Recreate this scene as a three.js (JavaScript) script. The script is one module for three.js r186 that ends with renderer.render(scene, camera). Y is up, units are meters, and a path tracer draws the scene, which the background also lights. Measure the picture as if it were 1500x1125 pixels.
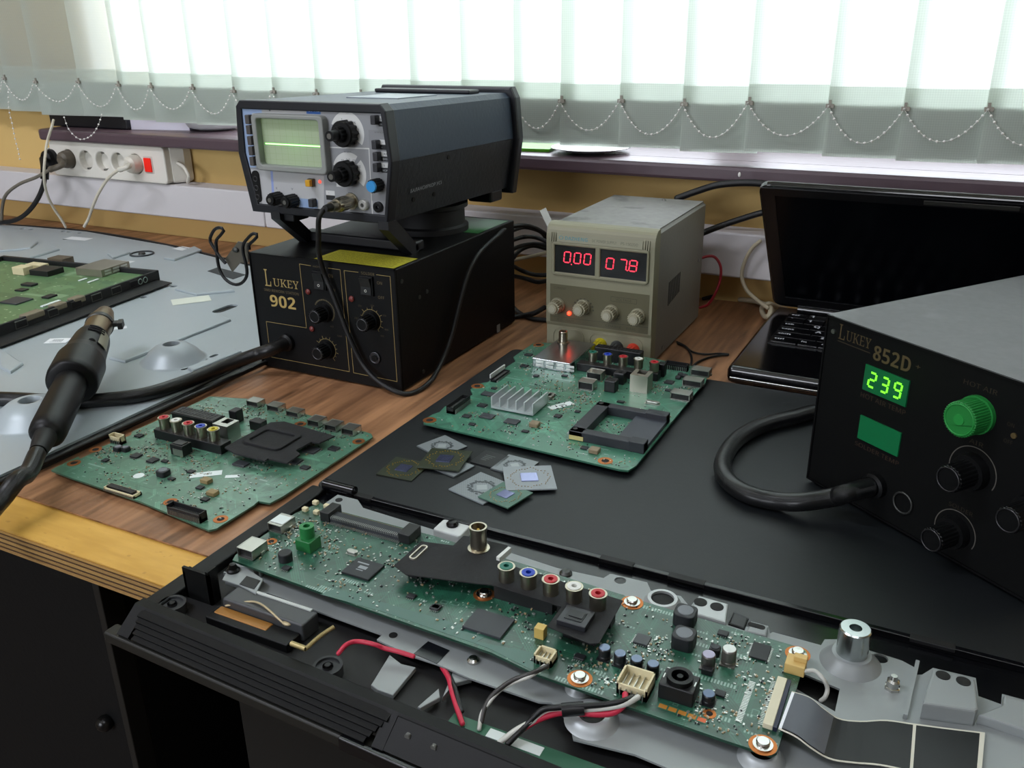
import * as THREE from 'three';
import { mergeGeometries } from 'three/addons/utils/BufferGeometryUtils.js';
import { RoundedBoxGeometry } from 'three/addons/geometries/RoundedBoxGeometry.js';
import { RectAreaLightUniformsLib } from 'three/addons/lights/RectAreaLightUniformsLib.js';

// ---------------------------------------------------------------- camera, sky, light, exposure
RectAreaLightUniformsLib.init();
const scene = new THREE.Scene();
const T = 0.75, EYE = 0.345, FOCAL = 1289;              // bench height, lens height above it, focal length for 1500 x 1125
const RIGHT = new THREE.Vector3(0.89428, -0.011747, -0.447352), UPV = new THREE.Vector3(-0.157455, 0.927474, -0.339115), FWD = new THREE.Vector3(-0.418892, -0.373702, -0.827573);
const camera = new THREE.PerspectiveCamera(2 * Math.atan(562.5 / FOCAL) * 180 / Math.PI, 4 / 3, 0.02, 60);
camera.position.set(0, T + EYE, 0);
camera.quaternion.setFromRotationMatrix(new THREE.Matrix4().makeBasis(RIGHT, UPV, FWD.clone().negate()));
scene.add(camera);
scene.background = new THREE.Color().setRGB(2.2, 2.36, 2.5);     // bright overcast sky outside the window
const renderer = new THREE.WebGLRenderer({ antialias: true });
renderer.toneMapping = THREE.LinearToneMapping;
renderer.toneMappingExposure = 1.0;
renderer.shadowMap.enabled = true;
function areaLight(color, intensity, w, h, pos, look) {
  const l = new THREE.RectAreaLight(color, intensity, w, h);
  l.position.set(...pos); l.lookAt(...look); l.castShadow = true; scene.add(l); return l;
}
areaLight(0xeef4ff, 3.5, 2.2, 1.45, [-0.3, T + 0.95, -1.62], [-0.3, T + 0.75, 0]);                 // daylight coming in at the window
areaLight(0xf0f4ff, 7.5, 1.7, 1.25, [-1.3, 1.62, 2.95], [-1.3, 1.62, 0]);                             // daylight from the second window, behind the photographer
const LAMPS = [[-1.45, 0.45, 28], [0.3, 0.9, 7]];                                                   // ceiling fluorescent fittings, see below
for (const [x, z, power] of LAMPS) areaLight(0xeef2ff, power, 1.15, 0.25, [x, 2.70, z], [x, 0, z - 0.001]);

// ---------------------------------------------------------------- helpers
const WALL = -1.16;
const V = (x, y, z) => new THREE.Vector3(x, y, z);
const ray = (x, y) => RIGHT.clone().multiplyScalar((x - 750) / FOCAL).addScaledVector(UPV, -(y - 562.5) / FOCAL).add(FWD);
const P = (x, y, h = 0) => { const d = ray(x, y); return d.multiplyScalar((h - EYE) / d.y).add(V(0, T + EYE, 0)); };     // pixel on a level plane h above the bench
const PZ = (x, y, z) => { const d = ray(x, y); return d.multiplyScalar(z / d.z).add(V(0, T + EYE, 0)); };              // pixel on an upright plane
const PX = (x, y, X) => { const d = ray(x, y); return d.multiplyScalar(X / d.x).add(V(0, T + EYE, 0)); };
let seed = 7;
const rnd = (a = 0, b = 1) => { seed = (seed * 1664525 + 1013904223) >>> 0; return a + (b - a) * seed / 4294967296; };
const used = {};
const numbered = (n) => { const k = used[n] = (used[n] ?? -1) + 1; return k ? n + '_' + String(k).padStart(3, '0') : n; };
function uvMetres(g) {
  const p = g.attributes.position, n = g.attributes.normal, uv = new Float32Array(p.count * 2);
  for (let i = 0; i < p.count; i++) {
    const ax = Math.abs(n.getX(i)), ay = Math.abs(n.getY(i)), az = Math.abs(n.getZ(i));
    if (ay >= ax && ay >= az) { uv[2 * i] = p.getX(i); uv[2 * i + 1] = -p.getZ(i); }
    else if (ax >= az) { uv[2 * i] = p.getZ(i); uv[2 * i + 1] = p.getY(i); }
    else { uv[2 * i] = p.getX(i); uv[2 * i + 1] = p.getY(i); }
  }
  g.setAttribute('uv', new THREE.BufferAttribute(uv, 2)); return g;
}
const clean = (g) => { if (g.index) g = g.toNonIndexed(); for (const k of Object.keys(g.attributes)) if (!['position', 'normal', 'uv'].includes(k)) g.deleteAttribute(k); if (!g.attributes.normal) g.computeVertexNormals(); return g; };
const join = (gs, keepUV) => { const g = mergeGeometries([gs].flat(9).map((q) => { q = clean(q); return keepUV ? q : uvMetres(q); })); return g; };
function part(parent, name, gs, m, label, keepUV) {
  const o = new THREE.Mesh(join(gs, keepUV), m); o.name = name; o.castShadow = o.receiveShadow = true; if (label) o.userData.label = label; parent.add(o); return o;
}
const stuff = (o) => { o.userData.kind = 'stuff'; return o; };
function thing(name, label, category, pos = [0, 0, 0], turn = 0, group) {
  const o = new THREE.Group(); o.name = numbered(name); o.position.set(...pos); o.rotation.y = turn; o.userData = { label, category }; if (group) o.userData.group = group; scene.add(o); return o;
}
function solo(name, label, category, gs, m, pos = [0, 0, 0], turn = 0, group, keepUV) {
  const o = part(scene, numbered(name), gs, m, null, keepUV); o.position.set(...pos); o.rotation.y = turn; o.userData = { label, category }; if (group) o.userData.group = group; return o;
}
function structure(name, gs, m, parent = scene) { const o = part(parent, name, gs, m); if (parent === scene) o.userData.kind = 'structure'; return o; }
// shapes
const mv = (g, x, y, z) => g.translate(x, y, z);
function bx(x0, x1, y0, y1, z0, z1, r = 0) {
  const w = x1 - x0, h = y1 - y0, d = z1 - z0;
  const g = r ? new RoundedBoxGeometry(w, h, d, 1, Math.min(r, w / 2.01, h / 2.01, d / 2.01)) : new THREE.BoxGeometry(w, h, d);
  return g.translate((x0 + x1) / 2, (y0 + y1) / 2, (z0 + z1) / 2);
}
const cb = (w, h, d, x = 0, y = 0, z = 0, r = 0) => bx(x - w / 2, x + w / 2, y, y + h, z - d / 2, z + d / 2, r);     // standing on y
function cyl(r0, r1, h, x = 0, y = 0, z = 0, seg = 20, open = false) { return new THREE.CylinderGeometry(r1, r0, h, seg, 1, open).translate(x, y + h / 2, z); }   // r0 at the bottom
const lathe = (pts, seg = 24) => new THREE.LatheGeometry(pts.map(([a, b]) => new THREE.Vector2(a, b)), seg);
function flatLathe(pts, seg = 24) { const gs = []; for (let i = 0; i + 1 < pts.length; i++) gs.push(clean(lathe([pts[i], pts[i + 1]], seg))); return mergeGeometries(gs); }   // hard edges between the steps
const tube = (pts, r, seg = 40, rad = 8, closed = false) => new THREE.TubeGeometry(new THREE.CatmullRomCurve3(pts.map((p) => p.isVector3 ? p : V(...p)), closed, 'centripetal'), seg, r, rad, closed);
function cable(pts, r, seg = 40, rad = 8) { const a = pts.map((p) => p.isVector3 ? p : V(...p)); return [tube(a, r, seg, rad), new THREE.SphereGeometry(r, 8, 6).translate(...a[0]), new THREE.SphereGeometry(r, 8, 6).translate(...a.at(-1))]; }
function plate(pts, y0, y1, holes = [], bevel = 0) {                                          // level sheet from a list of [x, z]
  const s = new THREE.Shape(pts.map(([x, z]) => new THREE.Vector2(x, -z)));
  for (const h of holes) s.holes.push(new THREE.Path(h.map(([x, z]) => new THREE.Vector2(x, -z))));
  const g = new THREE.ExtrudeGeometry(s, { depth: y1 - y0 - 2 * bevel, bevelEnabled: bevel > 0, bevelThickness: bevel, bevelSize: bevel, bevelOffset: -bevel, bevelSegments: 2, curveSegments: 8 });
  return g.rotateX(-Math.PI / 2).translate(0, y0 + bevel, 0);
}
function profile(pts, x0, x1) {                                                              // outline of [z, y] drawn out along x
  const s = new THREE.Shape(pts.map(([z, y]) => new THREE.Vector2(z, y)));
  return new THREE.ExtrudeGeometry(s, { depth: x1 - x0, bevelEnabled: false }).rotateY(-Math.PI / 2).scale(1, 1, 1).translate(x1, 0, 0);
}
function profileZ(pts, z0, z1, bevel = 0) {                                                  // outline of [x, y] drawn out along z
  const s = new THREE.Shape(pts.map(([x, y]) => new THREE.Vector2(x, y)));
  return new THREE.ExtrudeGeometry(s, { depth: z1 - z0 - 2 * bevel, bevelEnabled: bevel > 0, bevelThickness: bevel, bevelSize: bevel, bevelOffset: -bevel, bevelSegments: 2 }).translate(0, 0, z0 + bevel);
}
const ring = (x, z, r, n = 14, rz = r) => Array.from({ length: n }, (_, i) => [x + r * Math.cos(i / n * 6.2832), z + rz * Math.sin(i / n * 6.2832)]);
function roundRect(x0, x1, y0, y1, r, n = 5) {
  const o = [], c = [[x1 - r, y1 - r, 0], [x0 + r, y1 - r, 1], [x0 + r, y0 + r, 2], [x1 - r, y0 + r, 3]];
  for (const [cx, cy, q] of c) for (let i = 0; i <= n; i++) { const a = (q + i / n) * Math.PI / 2; o.push([cx + r * Math.cos(a), cy + r * Math.sin(a)]); }
  return o;
}
const turned = (g, rx = 0, ry = 0, rz = 0) => { [g].flat(9).forEach((q) => { if (rx) q.rotateX(rx); if (rz) q.rotateZ(rz); if (ry) q.rotateY(ry); }); return g; };
const moved = (g, x, y, z) => { [g].flat(9).forEach((q) => q.translate(x, y, z)); return g; };
const rel = (o, v) => [v.x - o[0], v.y - o[1], v.z - o[2]];
// point in outline
const inside = (pts, x, z) => { let r = false; for (let i = 0, j = pts.length - 1; i < pts.length; j = i++) { const [a, b] = pts[i], [c, d] = pts[j]; if ((b > z) !== (d > z) && x < (c - a) * (z - b) / (d - b) + a) r = !r; } return r; };
// materials
const M = (color, roughness = 0.6, metalness = 0, more = {}) => new THREE.MeshPhysicalMaterial({ color, roughness, metalness, ...more });
function canvasTex(w, h, draw, { srgb = true, repeat } = {}) {
  const c = document.createElement('canvas'); c.width = w; c.height = h; const k = c.getContext('2d'); draw(k, w, h);
  const t = new THREE.CanvasTexture(c); if (srgb) t.colorSpace = THREE.SRGBColorSpace; t.magFilter = THREE.LinearFilter;
  if (repeat) { t.wrapS = t.wrapT = THREE.RepeatWrapping; t.repeat.set(...repeat); } t.anisotropy = 8; return t;
}
function noiseTex(n, f, lo, hi, repeat, sx = 1, sy = 1) {                                     // grey grain that tiles; f(x, y) in 0..1
  const d = new Uint8Array(n * n * 4);
  for (let y = 0; y < n; y++) for (let x = 0; x < n; x++) { const v = Math.max(0, Math.min(255, 255 * (lo + (hi - lo) * f(x / n, y / n)))); d.set([v, v, v, 255], (y * n + x) * 4); }
  const t = new THREE.DataTexture(d, n, n); t.wrapS = t.wrapT = THREE.RepeatWrapping; t.magFilter = THREE.LinearFilter; t.repeat.set(repeat, repeat); t.needsUpdate = true; return t;
}
const LAT = new Float32Array(65536); { let q = 12345; for (let i = 0; i < 65536; i++) { q = (q * 1664525 + 1013904223) >>> 0; LAT[i] = q / 4294967296; } }
const lat = (i, j, z) => LAT[((i * 73) ^ (j * 9277) ^ (z * 26699)) & 65535];
function tile2(x, y, sx, sy, oct = 4, z = 0) {                                             // value noise that tiles over 0..1
  let v = 0, a = 1, t = 0;
  for (let o = 0; o < oct; o++) {
    const X = x * sx, Y = y * sy, i = Math.floor(X), j = Math.floor(Y), fx = X - i, fy = Y - j, ux = fx * fx * (3 - 2 * fx), uy = fy * fy * (3 - 2 * fy), i0 = i % sx, i1 = (i + 1) % sx, j0 = j % sy, j1 = (j + 1) % sy, k = z * 31 + o * 7 + 1;
    v += a * ((lat(i0, j0, k) * (1 - ux) + lat(i1, j0, k) * ux) * (1 - uy) + (lat(i0, j1, k) * (1 - ux) + lat(i1, j1, k) * ux) * uy); t += a; a *= 0.55; sx *= 2; sy *= 2;
  }
  return Math.max(0, Math.min(1, 0.5 + 1.35 * (v / t - 0.5)));
}
const tile = (x, y, s, oct = 4, z = 0) => tile2(x, y, s, s, oct, z);
const grainFine = noiseTex(256, (x, y) => tile(x, y, 24, 3, 1), 0, 1, 12);
const grainCoarse = noiseTex(256, (x, y) => tile(x, y, 5, 5, 5), 0, 1, 3);
const smudge = noiseTex(256, (x, y) => tile(x, y, 4, 5, 9), 0.82, 1, 4);
// ---------------------------------------------------------------- room shell
const RX0 = -2.6, RX1 = 1.7, RZ1 = 2.6, RH = 2.8;
const plasterYellow = M(0xd2b06e, 0.75, 0, { bumpMap: grainCoarse, bumpScale: 0.0012 });
const plasterPale = M(0x8f8777, 0.85);
const plasterWhite = M(0xe6e4dc, 0.85);
const WX0 = -1.36, WX1 = 0.75, WY0 = T + 0.186, WY1 = T + 1.62, WB = -1.44;        // window opening, back of the wall
{
  const w = [bx(RX0, WX0, 0, RH, WB, WALL), bx(WX1, RX1, 0, RH, WB, WALL), bx(WX0, WX1, 0, WY0 - 0.02, WB, WALL), bx(WX0, WX1, WY1, RH, WB, WALL)];
  structure('wall_back', w, plasterYellow);
  structure('wall_left', bx(RX0 - 0.2, RX0, 0, RH, WB, RZ1), plasterPale);
  structure('wall_right', bx(RX1, RX1 + 0.2, 0, RH, WB, RZ1), plasterPale);
  structure('wall_front', [bx(RX0 - 0.2, -2.15, 0, RH, RZ1, RZ1 + 0.2), bx(-0.45, RX1 + 0.2, 0, RH, RZ1, RZ1 + 0.2), bx(-2.15, -0.45, 0, 1.0, RZ1, RZ1 + 0.2), bx(-2.15, -0.45, 2.25, RH, RZ1, RZ1 + 0.2)], plasterPale);
  structure('ceiling', bx(RX0 - 0.2, RX1 + 0.2, RH, RH + 0.2, WB, RZ1 + 0.2), plasterWhite);
  structure('floor', bx(RX0 - 0.2, RX1 + 0.2, -0.2, 0, WB, RZ1 + 0.2), M(0x5a4a3c, 0.7));
  // window: frame, mullion and panes
  const win = new THREE.Group(); win.name = 'window_1'; win.userData.kind = 'structure'; scene.add(win);
  const pvc = M(0xe9ecec, 0.4), z0 = WB + 0.03, z1 = WB + 0.09, b = 0.06, mx = (WX0 + WX1) / 2;
  part(win, 'window_frame', [bx(WX0, WX0 + b, WY0, WY1, z0, z1), bx(WX1 - b, WX1, WY0, WY1, z0, z1), bx(WX0 + b, WX1 - b, WY0, WY0 + b * 0.6, z0, z1), bx(WX0 + b, WX1 - b, WY1 - b, WY1, z0, z1), bx(mx - 0.03, mx + 0.03, WY0 + b * 0.6, WY1 - b, z0, z1)], pvc);
  const glass = M(0xffffff, 0.02, 0, { transmission: 1, thickness: 0, ior: 1.45 });
  for (const [a, c] of [[WX0 + b, mx - 0.03], [mx + 0.03, WX1 - b]]) part(win, 'pane', bx(a, c, WY0 + b * 0.6, WY1 - b, z0 + 0.028, z0 + 0.032), glass);
}
{ // second window, behind the photographer
  const win = new THREE.Group(); win.name = 'window_2'; win.userData.kind = 'structure'; scene.add(win); const pvc = M(0xe9ecec, 0.4), z0 = RZ1 + 0.1, z1 = RZ1 + 0.15, b = 0.05;
  part(win, 'window_frame', [bx(-2.15, -2.15 + b, 1.0, 2.25, z0, z1), bx(-0.45 - b, -0.45, 1.0, 2.25, z0, z1), bx(-2.15 + b, -0.45 - b, 1.0, 1.0 + b, z0, z1), bx(-2.15 + b, -0.45 - b, 2.25 - b, 2.25, z0, z1), bx(-1.325, -1.275, 1.0 + b, 2.25 - b, z0, z1)], pvc);
  for (const [a, c] of [[-2.15 + b, -1.325], [-1.275, -0.45 - b]]) part(win, 'pane', bx(a, c, 1.0 + b, 2.25 - b, z0 + 0.02, z0 + 0.024), M(0xffffff, 0.02, 0, { transmission: 1, thickness: 0, ior: 1.45 }));
}
{ // painted sill board with a worn rounded nose
  const y1 = T + 0.186, y0 = T + 0.167, zf = -1.1, x0 = -1.53, s = [];
  const pts = [[x0, WALL], [x0, zf - 0.012], [x0 + 0.004, zf - 0.004], [x0 + 0.012, zf], [RX1, zf], [RX1, WALL]];
  const sillMat = M(0x54434a, 0.42, 0, { roughnessMap: smudge, bumpMap: grainCoarse, bumpScale: 0.0012 });
  structure('trim_1', [plate(pts, y0, y1, [], 0.004), bx(WX0, WX1, y0, y1, WB + 0.03, WALL + 0.002)], sillMat).userData.label = 'mauve brown painted window sill board';
}
{ // white plastic cable trunking along the wall
  const body = M(0xcdc9ca, 0.5, 0, { bumpMap: grainCoarse, bumpScale: 0.0004 });
  const o = new THREE.Group(); o.name = 'trim_2'; o.userData = { kind: 'structure', label: 'white plastic cable trunking running along the wall' }; scene.add(o);
  const joints = [RX0, -1.02, 0.3, RX1];
  for (let i = 0; i < 3; i++) part(o, 'trunking_length', bx(joints[i] + 0.0006, joints[i + 1] - 0.0006, T + 0.044, T + 0.102, WALL + 0.0005, -1.115, 0.003), body);
}
// ceiling fluorescent fittings
for (const [x, z] of LAMPS) {
  const o = thing('ceiling_lamp', 'long white ceiling light fitting on the ' + (x < -1 ? 'power strip' : 'laptop') + ' side of the room', 'lamp', [x, RH, z], 0, 'ceiling lamps');
  part(o, 'housing', bx(-0.6, 0.6, -0.07, 0, -0.15, 0.15, 0.004), M(0xdddddd, 0.5));
  part(o, 'diffuser', bx(-0.58, 0.58, -0.085, -0.07, -0.13, 0.13), M(0xffffff, 0.6, 0, { emissive: 0xffffff, emissiveIntensity: 2.5 }));
}

// ---------------------------------------------------------------- workbench
const LAM = -0.380, FRONT = -0.342, BX0 = -2.55, BX1 = 1.65;
{
  const grain = (k, w, h) => {                                                             // laminate print: long streaks along v
    const im = k.createImageData(w, h);
    for (let y = 0; y < h; y++) for (let x = 0; x < w; x++) {
      const u = x / w, v = y / h, a = tile2(u, v, 90, 5, 3, 2), b = tile2(u, v, 18, 3, 4, 4), c = tile2(u, v, 200, 24, 2, 6), d = tile2(u, v, 5, 4, 3, 8);
      const t = Math.max(0, Math.min(1, (0.38 * a + 0.27 * b + 0.2 * c + 0.15 * d - 0.5) * 2.2 + 0.5)), dark = Math.max(0, tile2(u, v, 150, 14, 2, 12) - 0.74) * 2.2;
      im.data.set([108 + 72 * t - 55 * dark, 74 + 58 * t - 42 * dark, 50 + 44 * t - 32 * dark, 255], (y * w + x) * 4);
    }
    k.putImageData(im, 0, 0);
  };
  const wood = canvasTex(1024, 1024, grain, { repeat: [1 / 0.9, 1 / 0.9] });
  const o = thing('workbench', 'long workbench with brown wood grain laminate and yellow plywood front edge', 'workbench', [0, 0, 0]);
  part(o, 'laminate_sheet', bx(BX0, BX1, T - 0.0012, T, WALL + 0.002, LAM), M(0xffffff, 0.42, 0, { map: wood, bumpMap: grainFine, bumpScale: 0.0001 }), 'brown wood grain laminate');
  const ply = canvasTex(512, 256, (k, w, h) => {
    const im = k.createImageData(w, h);
    for (let y = 0; y < h; y++) for (let x = 0; x < w; x++) { const t = 0.6 * tile(x / w, y / h, 4, 5, 21) + 0.4 * tile2(x / w, y / h, 9, 30, 3, 22), s = Math.max(0, tile(x / w, y / h, 44, 2, 33) - 0.93) * 2; im.data.set([205 + 40 * (t - 0.5) - 120 * s, 158 + 40 * (t - 0.5) - 110 * s, 72 + 36 * (t - 0.5) - 60 * s, 255], (y * w + x) * 4); }
    k.putImageData(im, 0, 0);
  }, { repeat: [1 / 0.3, 1 / 0.15] });
  part(o, 'front_strip', bx(BX0, BX1, T - 0.004, T - 0.0018, LAM - 0.01, FRONT, 0.0008), M(0xffffff, 0.5, 0, { map: ply }), 'varnished yellow plywood strip');
  const layers = [[0xb58c4c, 0], [0x4c3620, 0.0008], [0x9c7a48, 0.0002], [0x46321e, 0.0009], [0xa8844c, 0.0001], [0x46321e, 0.0008], [0x9a7844, 0.0003], [0x4c3620, 0.0009], [0xa07c48, 0.0002]];
  let y = T - 0.004; const lh = 0.0021;
  for (const [c, inset] of layers) { part(o, 'ply_layer', bx(BX0, BX1, y - lh, y, WALL + 0.002, FRONT - inset), M(c, 0.65, 0, { bumpMap: grainFine, bumpScale: 0.0003 })); y -= lh; }
  for (const x of [BX0 + 0.1, 1.2]) part(o, 'leg', bx(x, x + 0.05, 0, y, FRONT - 0.12, FRONT - 0.07), M(0x1a1a1a, 0.6));
}

{ // black cupboards under the bench
  const lamin = M(0x0d0e0f, 0.6, 0, { specularIntensity: 0.5, bumpMap: grainFine, bumpScale: 0.0001 }), top = T - 0.0245;
  { const o = thing('black_cupboard', 'black cupboard under the bench with a screwed side panel', 'cupboard', [-0.597, 0, -0.42]); part(o, 'carcass', bx(-0.62, 0, 0.02, top, -0.5, 0, 0.002), lamin); part(o, 'door', bx(-0.60, -0.008, 0.06, top - 0.01, 0, 0.018, 0.0015), lamin); part(o, 'edge_strip', bx(-0.007, 0.001, 0.03, top - 0.004, 0, 0.020, 0.001), M(0x1c1b18, 0.5)); part(o, 'door_knob', new THREE.SphereGeometry(0.008, 14, 10).translate(-0.03, top - 0.22, 0.022), M(0x101010, 0.3)); part(o, 'plinth', bx(-0.6, -0.02, 0, 0.02, -0.48, -0.04), lamin); }
  { const o = thing('dark_cupboard', 'dark cupboard under the television overhang', 'cupboard', [-0.47, 0, -0.43]); part(o, 'carcass', bx(0, 0.7, 0.02, top, -0.5, 0, 0.002), M(0x10110f, 0.55)); part(o, 'door', bx(0.004, 0.345, 0.06, top - 0.004, 0, 0.018, 0.0015), M(0x121311, 0.5)); part(o, 'door', bx(0.35, 0.696, 0.06, top - 0.004, 0, 0.018, 0.0015), M(0x121311, 0.5)); part(o, 'plinth', bx(0.02, 0.68, 0, 0.02, -0.48, -0.04), lamin); }
}
// ---------------------------------------------------------------- vertical blind
{
  const z = -1.125, o = thing('vertical_blind', 'off white fabric vertical blind with bead chains covering the window', 'blind', [0, T, z]);
  const weave = noiseTex(128, (x, y) => 0.5 + 0.25 * Math.sin(x * 6.2832 * 32) + 0.25 * Math.sin(y * 6.2832 * 32), 0.86, 1, 12);
  const fabric = M(0xe3eae2, 1, 0, { transmission: 0.62, thickness: 0, map: weave, specularIntensity: 0.2 });
  const weight = M(0xb9bdb8, 0.8), bead = M(0xf2f0ea, 0.4), clip = M(0x9a958a, 0.5);
  const edges = [-60, -22, 15, 59, 121, 178, 225, 285, 344, 402, 464, 529, 603, 677, 753, 821, 908, 1000, 1095, 1213, 1324, 1446];
  const xs = edges.map((e) => PZ(e, 150, z).x); for (let i = 0; i < 6; i++) xs.push(xs.at(-1) + 0.084);
  const hooks = [];
  xs.forEach((x, i) => {
    const tilt = 0.10 + rnd(-0.03, 0.05), w = Math.max(0.089, (xs[i + 1] ?? x + 0.084) - x + 0.015), bot = 0.2005 + (x < -1 ? 0.008 * (-1 - x) / 0.4 : 0) + rnd(-0.002, 0.002), top = 1.75;
    const s = new THREE.Group(); s.name = 'slat'; s.position.set(x, bot, 0); s.rotation.y = tilt; o.add(s);
    const sheet = (x0, x1, y0, y1, zz, bow) => { const g = new THREE.PlaneGeometry(x1 - x0, y1 - y0, 6, 6); const p = g.attributes.position; for (let k = 0; k < p.count; k++) { const u = p.getX(k) / (x1 - x0) * 2; p.setZ(k, bow * (1 - u * u)); } g.computeVertexNormals(); return g.translate((x0 + x1) / 2, (y0 + y1) / 2, zz); };
    part(s, 'cloth', sheet(0, w, 0, top, 0, 0.002), fabric);
    part(s, 'hem_pocket', sheet(0, w, 0, 0.079, 0.0016, 0.002), fabric);
    part(s, 'weight_plate', bx(0.003, w - 0.003, 0.003, 0.0585, 0.0003, 0.0012), weight);
    part(s, 'chain_clip', [bx(-0.002, 0.007, 0.055, 0.0595, 0.001, 0.006), bx(0.001, 0.004, 0.0595, 0.064, 0.001, 0.004)], clip);
    hooks.push(V(x + 0.002, bot + 0.057, 0.006));
  });
  const chain = (pts, n) => { const c = new THREE.CatmullRomCurve3(pts), g = [tube(pts, 0.0003, 16, 4)]; for (let i = 0; i <= n; i++) g.push(new THREE.IcosahedronGeometry(0.00155, 1).translate(...c.getPointAt(i / n))); return g; };
  for (let i = 0; i + 1 < hooks.length; i++) {
    const a = hooks[i], b = hooks[i + 1], sag = 0.036 + rnd(-0.003, 0.004), pts = [];
    for (let k = 0; k <= 8; k++) { const u = k / 8; pts.push(V(a.x + (b.x - a.x) * u, a.y + (b.y - a.y) * u - sag * 4 * u * (1 - u), 0.007)); }
    part(o, 'bead_chain', chain(pts, 15), bead);
  }
  // the loose loop hanging below the hems, and the pull chain by the wall
  const q = (x, y) => PZ(x, y, z + 0.035).sub(o.position);
  part(o, 'bead_chain', chain([q(94, 172), q(100, 188), q(108, 198), q(117, 204), q(128, 202), q(138, 194), q(146, 178), q(149, 168)], 13), bead);
  part(o, 'pull_chain', chain([q(12, 128), q(13, 160), q(18, 182), q(22, 203), q(27, 222), q(29, 233)], 14), bead);
}
// ---------------------------------------------------------------- print on instrument faces
// a printed face panel: canvas of S pixels per metre; toFace turns a photo pixel into metres on the panel (right, up)
function printed(w, h, S, bg, toFace, draw) {
  return canvasTex(Math.round(w * S), Math.round(h * S), (k, W, H) => {
    k.fillStyle = bg; k.fillRect(0, 0, W, H);
    const c = (x, y) => { const [a, b] = toFace(x, y); return [a * S, H - b * S]; };
    draw(k, c, S, W, H);
  });
}
function fitText(k, s, x0, y0, x1, y1, font, color) {                     // text stretched into a box (y0 top, y1 baseline)
  k.save(); k.font = font.replace('$', '100'); k.fillStyle = color; const w = k.measureText(s).width; k.translate(x0, y1); k.scale((x1 - x0) / w, (y1 - y0) / 72); k.fillText(s, 0, 0); k.restore();
}
function lines(k, pts, color, w) { k.strokeStyle = color; k.lineWidth = w; k.beginPath(); pts.forEach(([x, y], i) => i ? k.lineTo(x, y) : k.moveTo(x, y)); k.stroke(); }
function facePlane(w, h, depth = 0.0006) { const g = new THREE.PlaneGeometry(w, h); return g; }
const SEG = { 0: 'abcdef', 2: 'abged', 3: 'abgcd', 7: 'abc', 8: 'abcdefg', 9: 'abcdfg' };
function digit(ch, x, y, w, h, t, slant = 0.1) {                             // raised seven segment figure, lower left at x, y
  const b = { a: [0.14, 1, 0.86, 1], b: [1, 0.55, 1, 0.95], c: [1, 0.05, 1, 0.45], d: [0.14, 0, 0.86, 0], e: [0, 0.05, 0, 0.45], f: [0, 0.55, 0, 0.95], g: [0.14, 0.5, 0.86, 0.5] };
  return [...SEG[ch]].map((s) => { const [a, c, d, e] = b[s]; const x0 = x + a * w + c * h * slant, y0 = y + c * h, x1 = x + d * w + e * h * slant, y1 = y + e * h, L = Math.hypot(x1 - x0, y1 - y0);
    return new THREE.BoxGeometry(L, t, 0.0004).rotateZ(Math.atan2(y1 - y0, x1 - x0)).translate((x0 + x1) / 2, (y0 + y1) / 2, 0); });
}
const fluted = (r, h, n, depth = 0.09) => { const s = new THREE.Shape(); for (let i = 0; i <= n * 4; i++) { const a = i / (n * 4) * 6.28319, q = r * (1 - (i % 4 < 2 ? 0 : depth)); i ? s.lineTo(q * Math.cos(a), q * Math.sin(a)) : s.moveTo(q, 0); } return new THREE.ExtrudeGeometry(s, { depth: h - 0.001, bevelEnabled: true, bevelThickness: 0.0005, bevelSize: 0.0004, bevelOffset: -0.0004, bevelSegments: 1 }).translate(0, 0, 0.0005); };   // axis along +z
const zc = (r0, r1, h, x, y, z, seg = 24) => new THREE.CylinderGeometry(r1, r0, h, seg).rotateX(Math.PI / 2).translate(x, y, z + h / 2);           // cylinder along +z, r0 at the back
const blackPaint = M(0x070708, 0.5, 0, { specularIntensity: 0.4, bumpMap: grainFine, bumpScale: 0.00006 }), blackPlastic = M(0x08090a, 0.42, 0, { specularIntensity: 0.6 }), blackRubber = M(0x0e0e0f, 0.55), chrome = M(0xc9c9c4, 0.22, 1), steel = M(0x9a9b98, 0.35, 1), darkSteel = M(0x4c4d4b, 0.45, 0.8), nickel = M(0xb5ae9c, 0.28, 1);

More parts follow.
